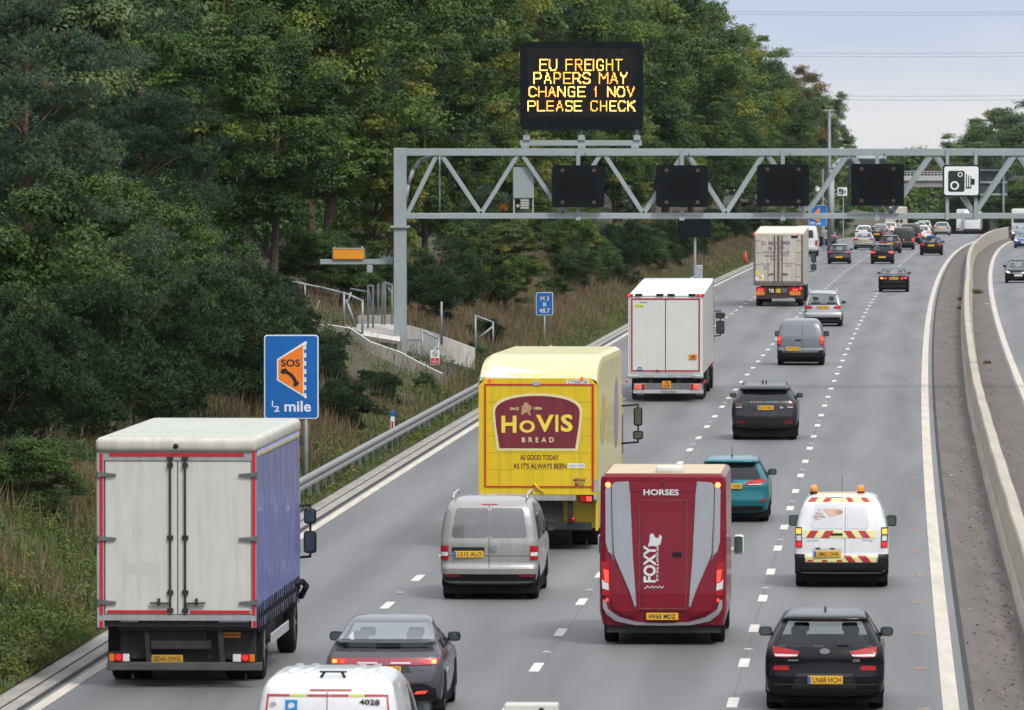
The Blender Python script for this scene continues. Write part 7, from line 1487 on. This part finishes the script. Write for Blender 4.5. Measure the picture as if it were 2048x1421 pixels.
# right of the far carriageway and beyond the bridge
for i, (u, d, h, k, l) in enumerate([(1925, 1180, 13.8, 'oak', 'rounded tree just right of the white camera sign beyond the bridge'), (1952, 1160, 15, 'oak', 'hazy tree on the right skyline above the camera sign'), (1982, 1150, 16.8, 'pale', 'loose hazy tree in the middle of the right skyline'), (2012, 1120, 18.5, 'oak', 'taller hazy tree second from the right edge'), (2048, 1090, 20.5, 'pale', 'tallest hazy tree at the right edge of the sky'), (1985, 1090, 12, 'oak', 'hazy oak below the right skyline trees'), (2035, 1060, 12, 'oak', 'hazy oak at the right edge above the blue saloon'), (1902, 1230, 12.3, 'autumn', 'small hazy brownish tree at the foot of the right skyline'), (1850, 1250, 10.5, 'oak', 'small rounded tree alone above the road bridge')]):
    t = plant(k, u, d, h, l, 1.25); t.location.z = -4
def wood():
    cl = []; 
    for (u, d, top) in [(1700, 1150, 345), (1730, 1200, 335), (1760, 1250, 325), (1790, 1230, 320), (1815, 1260, 316), (1840, 1220, 314), (1865, 1260, 318), (1890, 1230, 312), (1920, 1260, 305), (1950, 1280, 290), (1980, 1240, 275), (2010, 1230, 262), (2040, 1200, 250), (2080, 1200, 240), (1750, 1090, 400), (1800, 1085, 395), (1840, 1090, 385), (1880, 1095, 380), (1915, 1075, 385), (1950, 1070, 370), (1990, 1065, 365), (2030, 1062, 360), (2060, 1062, 350), (1720, 1060, 385)]:
        c = px(u, top, d); h = c.z + 9; n = 26
        for k in range(n): a = RNG.random() * 6.28; z = RNG.random(); r = 4.2 * math.sqrt(max(0, 1 - (2 * z - 1) ** 2)) * (.5 + .5 * RNG.random()); cl.append((c.x + r * math.cos(a), c.y + r * math.sin(a), -7 + h * (.12 + .78 * z)))
    cl = np.array(cl); rad = 1.2 + 1.1 * RNG.random(len(cl)); tc_ = np.clip(.4 + RNG.normal(size=len(cl)) * .2, 0, 1)
    me = leaves('distant_wood', cl, rad, 150, .62, .6, tc_); tag(obj('distant_wood', me, LM_OAK), 'hazy mass of far green trees around the road bridge', 'wood', kind='stuff')
wood()
def belt(name, pts, hgt, leaf, label, rad_=2.2, per=90, tint=.3, m=None):
    cl = []; g = np.random.default_rng(5)
    for (x, y, z) in pts:
        for k in range(16): cl.append((x + np.clip(g.normal(), -1.2, 1.2) * 2.0, y + g.normal() * 2.2, z + hgt * (.08 + .9 * g.random())))
    cl = np.array(cl); me = leaves(name, cl, rad_ * (.6 + .6 * g.random(len(cl))), per, leaf, .7, np.clip(tint + g.normal(size=len(cl)) * .15, 0, 1)); tag(obj(name, me, m or LM_OAK), label, 'wood', kind='stuff')
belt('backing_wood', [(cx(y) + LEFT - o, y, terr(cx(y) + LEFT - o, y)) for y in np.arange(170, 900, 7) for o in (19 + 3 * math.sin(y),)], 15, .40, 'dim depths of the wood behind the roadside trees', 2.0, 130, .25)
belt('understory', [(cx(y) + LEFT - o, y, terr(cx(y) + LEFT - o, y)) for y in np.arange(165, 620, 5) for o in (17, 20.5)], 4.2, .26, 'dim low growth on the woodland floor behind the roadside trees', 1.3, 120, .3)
belt('unseen_side_wood', [(cx(y) + OPPR + 9 + 4 * math.sin(y * .7), y, 1) for y in np.arange(-120, 780, 9)], 15, 1.1, 'unseen woodland added along the far side of the opposite carriageway to darken reflections', 2.6, 40)  # out of view, added to cut skylight and darken reflections
belt('unseen_rear_wood', [(x, -60 - 20 * math.cos(x * .05) + abs(x) * -.2, 0) for x in np.arange(-90, 130, 5.5)] + [(-22 - 4 * math.sin(y), y, 2) for y in np.arange(-60, 150, 8)], 16, 1.1, 'unseen woodland added behind and beside the camera to darken reflections', 2.8, 45)  # out of view, added so that paintwork reflects something dark
# grasses and weeds on the bank
def blades(name, n, sampler, hgt, wd, m, label):
    P, tint, hs = sampler(n); n = len(P); a = RNG.random(n) * 6.283; lean = RNG.normal(size=(n, 2)) * .28
    dirs = unit(np.stack([lean[:, 0], lean[:, 1], np.ones(n)], 1)); l = hgt * hs * (.55 + .9 * RNG.random(n))
    Bn = np.stack([np.cos(a), np.sin(a), np.zeros(n)], 1)
    me = quads_mesh(name, P + dirs * (l * .5)[:, None], dirs, Bn, tint, l, wd * (.7 + .6 * RNG.random(n)))
    tag(obj(name, me, m), label, 'grass', kind='stuff')
LM_GRN = leafmat('grass_blade', [(0, (0.044, 0.075, 0.016)), (.5, (0.094, 0.138, 0.030)), (1, (0.187, 0.196, 0.060))], .6, .3, 0)
LM_DRY = leafmat('dry_grass_blade', [(0, (0.092, 0.062, 0.034)), (.5, (0.184, 0.129, 0.077)), (1, (0.310, 0.226, 0.146))], .7, .3, 0)
LM_WEED = leafmat('weed_leaf', [(0, (0.031, 0.047, 0.019)), (.5, (0.064, 0.088, 0.029)), (1, (0.128, 0.117, 0.051))], .6, .25, 0)
def nzz(x, y, s): return .5 + .5 * np.sin(x * s * 1.7 + 1.3 * np.sin(y * s * .61)) * np.sin(y * s + .7 * np.sin(x * s * 1.1 + 2))
def samp(o0, o1, y0, y1, dens, hp=None, pw=1.2, ppw=1.5):
    def f(n):
        yy = y0 * (y1 / y0) ** (RNG.random(n) ** ppw); off = o0 + (o1 - o0) * RNG.random(n) ** pw; c = np.array([cx(y) for y in yy]); x = c + LEFT - off
        k = (RNG.random(n) < dens(off, yy) * np.where((yy > 232) & (yy < 290) & (off > 2.5), np.where((yy < 278) & (off < 9), .10, .6), 1)); x, yy, off = x[k], yy[k], off[k]; z = np.array([terr(a, b) for a, b in zip(x, yy)])
        P = np.stack([x, yy, z], 1); tint = np.clip(nzz(x, yy, .8) * .5 + RNG.random(len(x)) * .5, 0, 1); hs = (hp(off, yy) if hp else np.ones(len(x))); return P, tint, hs
    return f
blades('verge_grass', 120000, samp(.80, 7.5, 108, 620, lambda o, y: np.clip(1.15 - o / 5 + .5 * (y < 165) * (o < 5.5), .05, 1) * (.35 + .65 * nzz(o * 2, y, .35)), lambda o, y: .35 + .65 * np.clip((o - .8) / 1.5, 0, 1), 1.3), .34, .032, LM_GRN, 'green grass along the verge beside the kerb')
blades('dry_grass', 130000, samp(1.3, 9.5, 135, 800, lambda o, y: np.clip((o - .8) / 2.2, 0, 1) * np.where((y < 170) & (o < 4.2), .25, 1) * np.clip((nzz(o, y, .25) * 1.3 + .25 * (y > 270)), .05, 1), lambda o, y: .5 + .5 * np.clip((o - 1) / 2, 0, 1), 1.0), .68, .026, LM_DRY, 'tall dry straw coloured grass on the bank')
blades('weeds', 80000, samp(.95, 10, 108, 700, lambda o, y: np.clip((o - .7) / 2.0, 0, 1) * np.clip(1.3 * nzz(o + 5, y + 31, .42) - .15, .03, 1), lambda o, y: .4 + .9 * nzz(o, y, .9), 1.0), .42, .055, LM_WEED, 'dark leafy weeds and docks growing among the bank grass')
def weed_clumps():
    n = 2600; yy = 107 * (560 / 107) ** (RNG.random(n) ** 1.7); off = .98 + 7.5 * RNG.random(n) ** 1.6; x = np.array([cx(y) for y in yy]) + LEFT - off
    h = .16 + .26 * RNG.random(n) * np.clip(off / 2.5, .4, 1); cl = np.stack([x, yy, np.array([terr(a, b) for a, b in zip(x, yy)]) + h * .5], 1)
    me = leaves('weed_clumps', cl, h, 70, .085, .42, np.clip(.35 + .5 * nzz(x, yy, .55) * RNG.random(n) + .15 * RNG.normal(size=n), 0, 1), .5, 1.0)
    tag(obj('weed_clumps', me, LM_VERGE), 'low leafy weeds growing thickly over the verge', 'weeds', kind='stuff')
LM_VERGE = leafmat('verge_weed_leaf', [(0, (.045, .07, .016)), (.45, (.10, .14, .03)), (.8, (.19, .20, .055)), (1, (.24, .18, .09))], .6, .3, 0)
weed_clumps()
# scrub scattered over the open bank
SC = [('gorse', 300, 3.6, 1.3, 'dark gorse clump on the open bank just beyond the sloping wall'), ('gorse', 335, 5.6, 1.7, 'dark gorse clump left of the location marker post'), ('shrub', 352, 6.6, 2.2, 'green shrub up the bank behind the location marker sign'), ('shrub', 372, 4.6, 1.4, 'brownish shrub on the bank right of the location marker sign'), ('gorse', 388, 6.2, 2.4, 'dark gorse bush up the bank left of the trailer lorry roof'), ('shrub', 405, 7.2, 3.0, 'leafy shrub against the wood above the trailer lorry'),
 ('gorse', 425, 5.2, 1.7, 'low gorse on the bank above the trailer lorry roof'), ('gorse', 447, 6.6, 2.6, 'dark gorse bush left of the roadside sign post'), ('shrub', 470, 7.2, 2.8, 'green shrub at the wood edge behind the roadside sign'), ('gorse', 492, 5.4, 1.9, 'gorse clump right of the roadside sign post'), ('shrub', 515, 6.6, 2.6, 'shrub on the bank beyond the roadside sign'), ('gorse', 540, 5.6, 2.1, 'gorse clump left of the orange cone'), ('shrub', 575, 6.0, 2.4, 'shrub on the bank just beyond the orange cone'), ('gorse', 620, 6.2, 2.4, 'far gorse clump over the potato lorry'),
 ('gorse', 228, 4.6, 1.6, 'gorse clump on the slope right of the phone sign top'), ('gorse', 238, 3.4, 1.1, 'small gorse clump under the foot of the stepped wall'), ('shrub', 218, 3.4, 1.2, 'small leafy shrub on the slope above the marker post'), ('gorse', 206, 4.4, 1.5, 'gorse clump right beside the phone sign post'), ('shrub', 248, 2.6, .9, 'small shrub by the guard rail below the prohibition notice'), ('gorse', 196, 3.2, 1.0, 'low dark scrub behind the near end of the guard rail'), ('shrub', 280, 2.8, 1.0, 'low shrub behind the guard rail above the yellow lorry')]
for (k_, d_, o_, h_, l_) in SC: plant(k_, 0, d_, h_, l_, 1.15, off=o_ - (1.7 if d_ > 380 else 0))
# small tufts and litter along the reserve
def tuft(u, v, r, label, m=LM_DRY):
    p = px(u, v, 100); d = FOC * CAMH / (v - 303); p = px(u, v, d); cl = RNG.normal(size=(60, 3)) * np.array([r, r, r * .4]) * .5; n = 260; idx = RNG.integers(0, 60, n)
    dirs = unit(RNG.normal(size=(n, 3)) * .5 + np.array([0, 0, .9])); l = r * (.6 + .8 * RNG.random(n)); P = cl[idx] * np.array([1, 1, 0]) + dirs * (l * .5)[:, None]; Bn = unit(np.cross(dirs, RNG.normal(size=(n, 3))))
    tag(obj('weed_tuft', quads_mesh('weed_tuft', P, dirs, Bn, RNG.random(n), l, np.full(n, .03)), m, None, False, (p.x, p.y, p.z)), label, 'weed')
tuft(1968, 480, .55, 'dry brown weed tuft at the far bend of the barrier'); tuft(1954, 588, .28, 'round green weed growing right of the barrier', LM_GRN); tuft(1924, 601, .2, 'small brown weed tuft left of the barrier'); tuft(1975, 728, .12, 'sparse weed tuft right of the barrier beside a grey scrap'); tuft(1920, 618, .12, 'tiny weed stalk on the reserve left of the barrier')
def litter(u, v, w_, m, label, h=.03):
    d = FOC * CAMH / (v - 303); p = px(u, v, d); V = [(-w_ / 2, 0, .01), (-.1 * w_, -.06, h), (w_ / 2, .02, .012), (.2 * w_, .16, h * 1.3), (-.35 * w_, .13, .01)]
    o = obj('litter', rawmesh('litter', V, [(0, 1, 4), (1, 2, 3), (1, 3, 4)]), m, None, False, (p.x, p.y, .012)); o.modifiers.new('t', 'SOLIDIFY').thickness = .008; tag(o, label, 'litter')
M_GLIT = mat('grey_scrap', (.16, .18, .19), .5, .2); M_LEAF = mat('dead_leaf', (.12, .045, .018), .8); M_OLL = mat('olive_lump', (.14, .13, .03), .8)
litter(1986, 695, .45, M_GLIT, 'grey scrap lying right of the barrier'); litter(1972, 609, .4, M_WTXT, 'pale scrap on the reserve right of the barrier'); litter(1991, 1043, .16, M_FRIT, 'black scrap close to the foot of the barrier'); litter(1959, 1136, .12, M_OLL, 'small olive lump on the reserve'); litter(1916, 664, .14, M_FRIT, 'black scrap on the reserve left of the barrier'); litter(1945, 762, .14, M_WTXT, 'white paper scrap against the barrier foot'); litter(1990, 1150, .12, M_FRIT, 'dark clod low on the right of the reserve'); litter(2010, 1215, .12, M_LEAF, 'brown leaf on the reserve at the lower right')
LM_LIT = leafmat('litter_leaf', [(0, (.06, .045, .035)), (.5, (.14, .085, .055)), (.9, (.20, .10, .06)), (.97, (.45, .43, .40)), (1, (.5, .48, .46))], .8, .1, 0)
def debris():
    n = 2600; yy = 112 * (620 / 112) ** (RNG.random(n) ** 1.2); s = np.where(RNG.random(n) < .6, 1.35 - np.abs(RNG.normal(size=n)) * .42, 2.05 + np.abs(RNG.normal(size=n)) * .4); s = np.clip(s, .3, 3.1)
    P = np.stack([np.array([cx(y) for y in yy]) + RIGHT + s, yy, np.full(n, .014)], 1); a = RNG.random(n) * 6.28; T_ = np.stack([np.cos(a), np.sin(a), RNG.normal(size=n) * .2], 1); Bn = np.stack([-np.sin(a), np.cos(a), RNG.normal(size=n) * .2], 1)
    tag(obj('leaf_litter', quads_mesh('leaf_litter', P, T_, Bn, RNG.random(n), .03 + .07 * RNG.random(n), .03 + .05 * RNG.random(n)), LM_LIT), 'brown leaf litter and grit gathered along the barrier foot', 'leaf litter', kind='stuff')
debris()
# ================================================================== HAZE
HAZE = .000026
if HAZE:
    x0, x1, y0, y1, z0, z1 = -3100, 3600, -300, 8100, -42, 40
    o = MB().box(x0, x1, y0, y1, z0, z1).out('haze', None); m = bpy.data.materials.new('haze'); m.use_nodes = True; t_ = m.node_tree; t_.nodes.remove(t_.nodes['Principled BSDF'])
    v_ = t_.nodes.new('ShaderNodeVolumePrincipled'); v_.inputs['Color'].default_value = (.86, .90, .97, 1); v_.inputs['Density'].default_value = HAZE; v_.inputs['Anisotropy'].default_value = .2
    t_.links.new(v_.outputs[0], t_.nodes['Material Output'].inputs['Volume']); o.data.materials.append(m); tag(o, 'thin grey haze in the far distance', 'haze', kind='stuff')
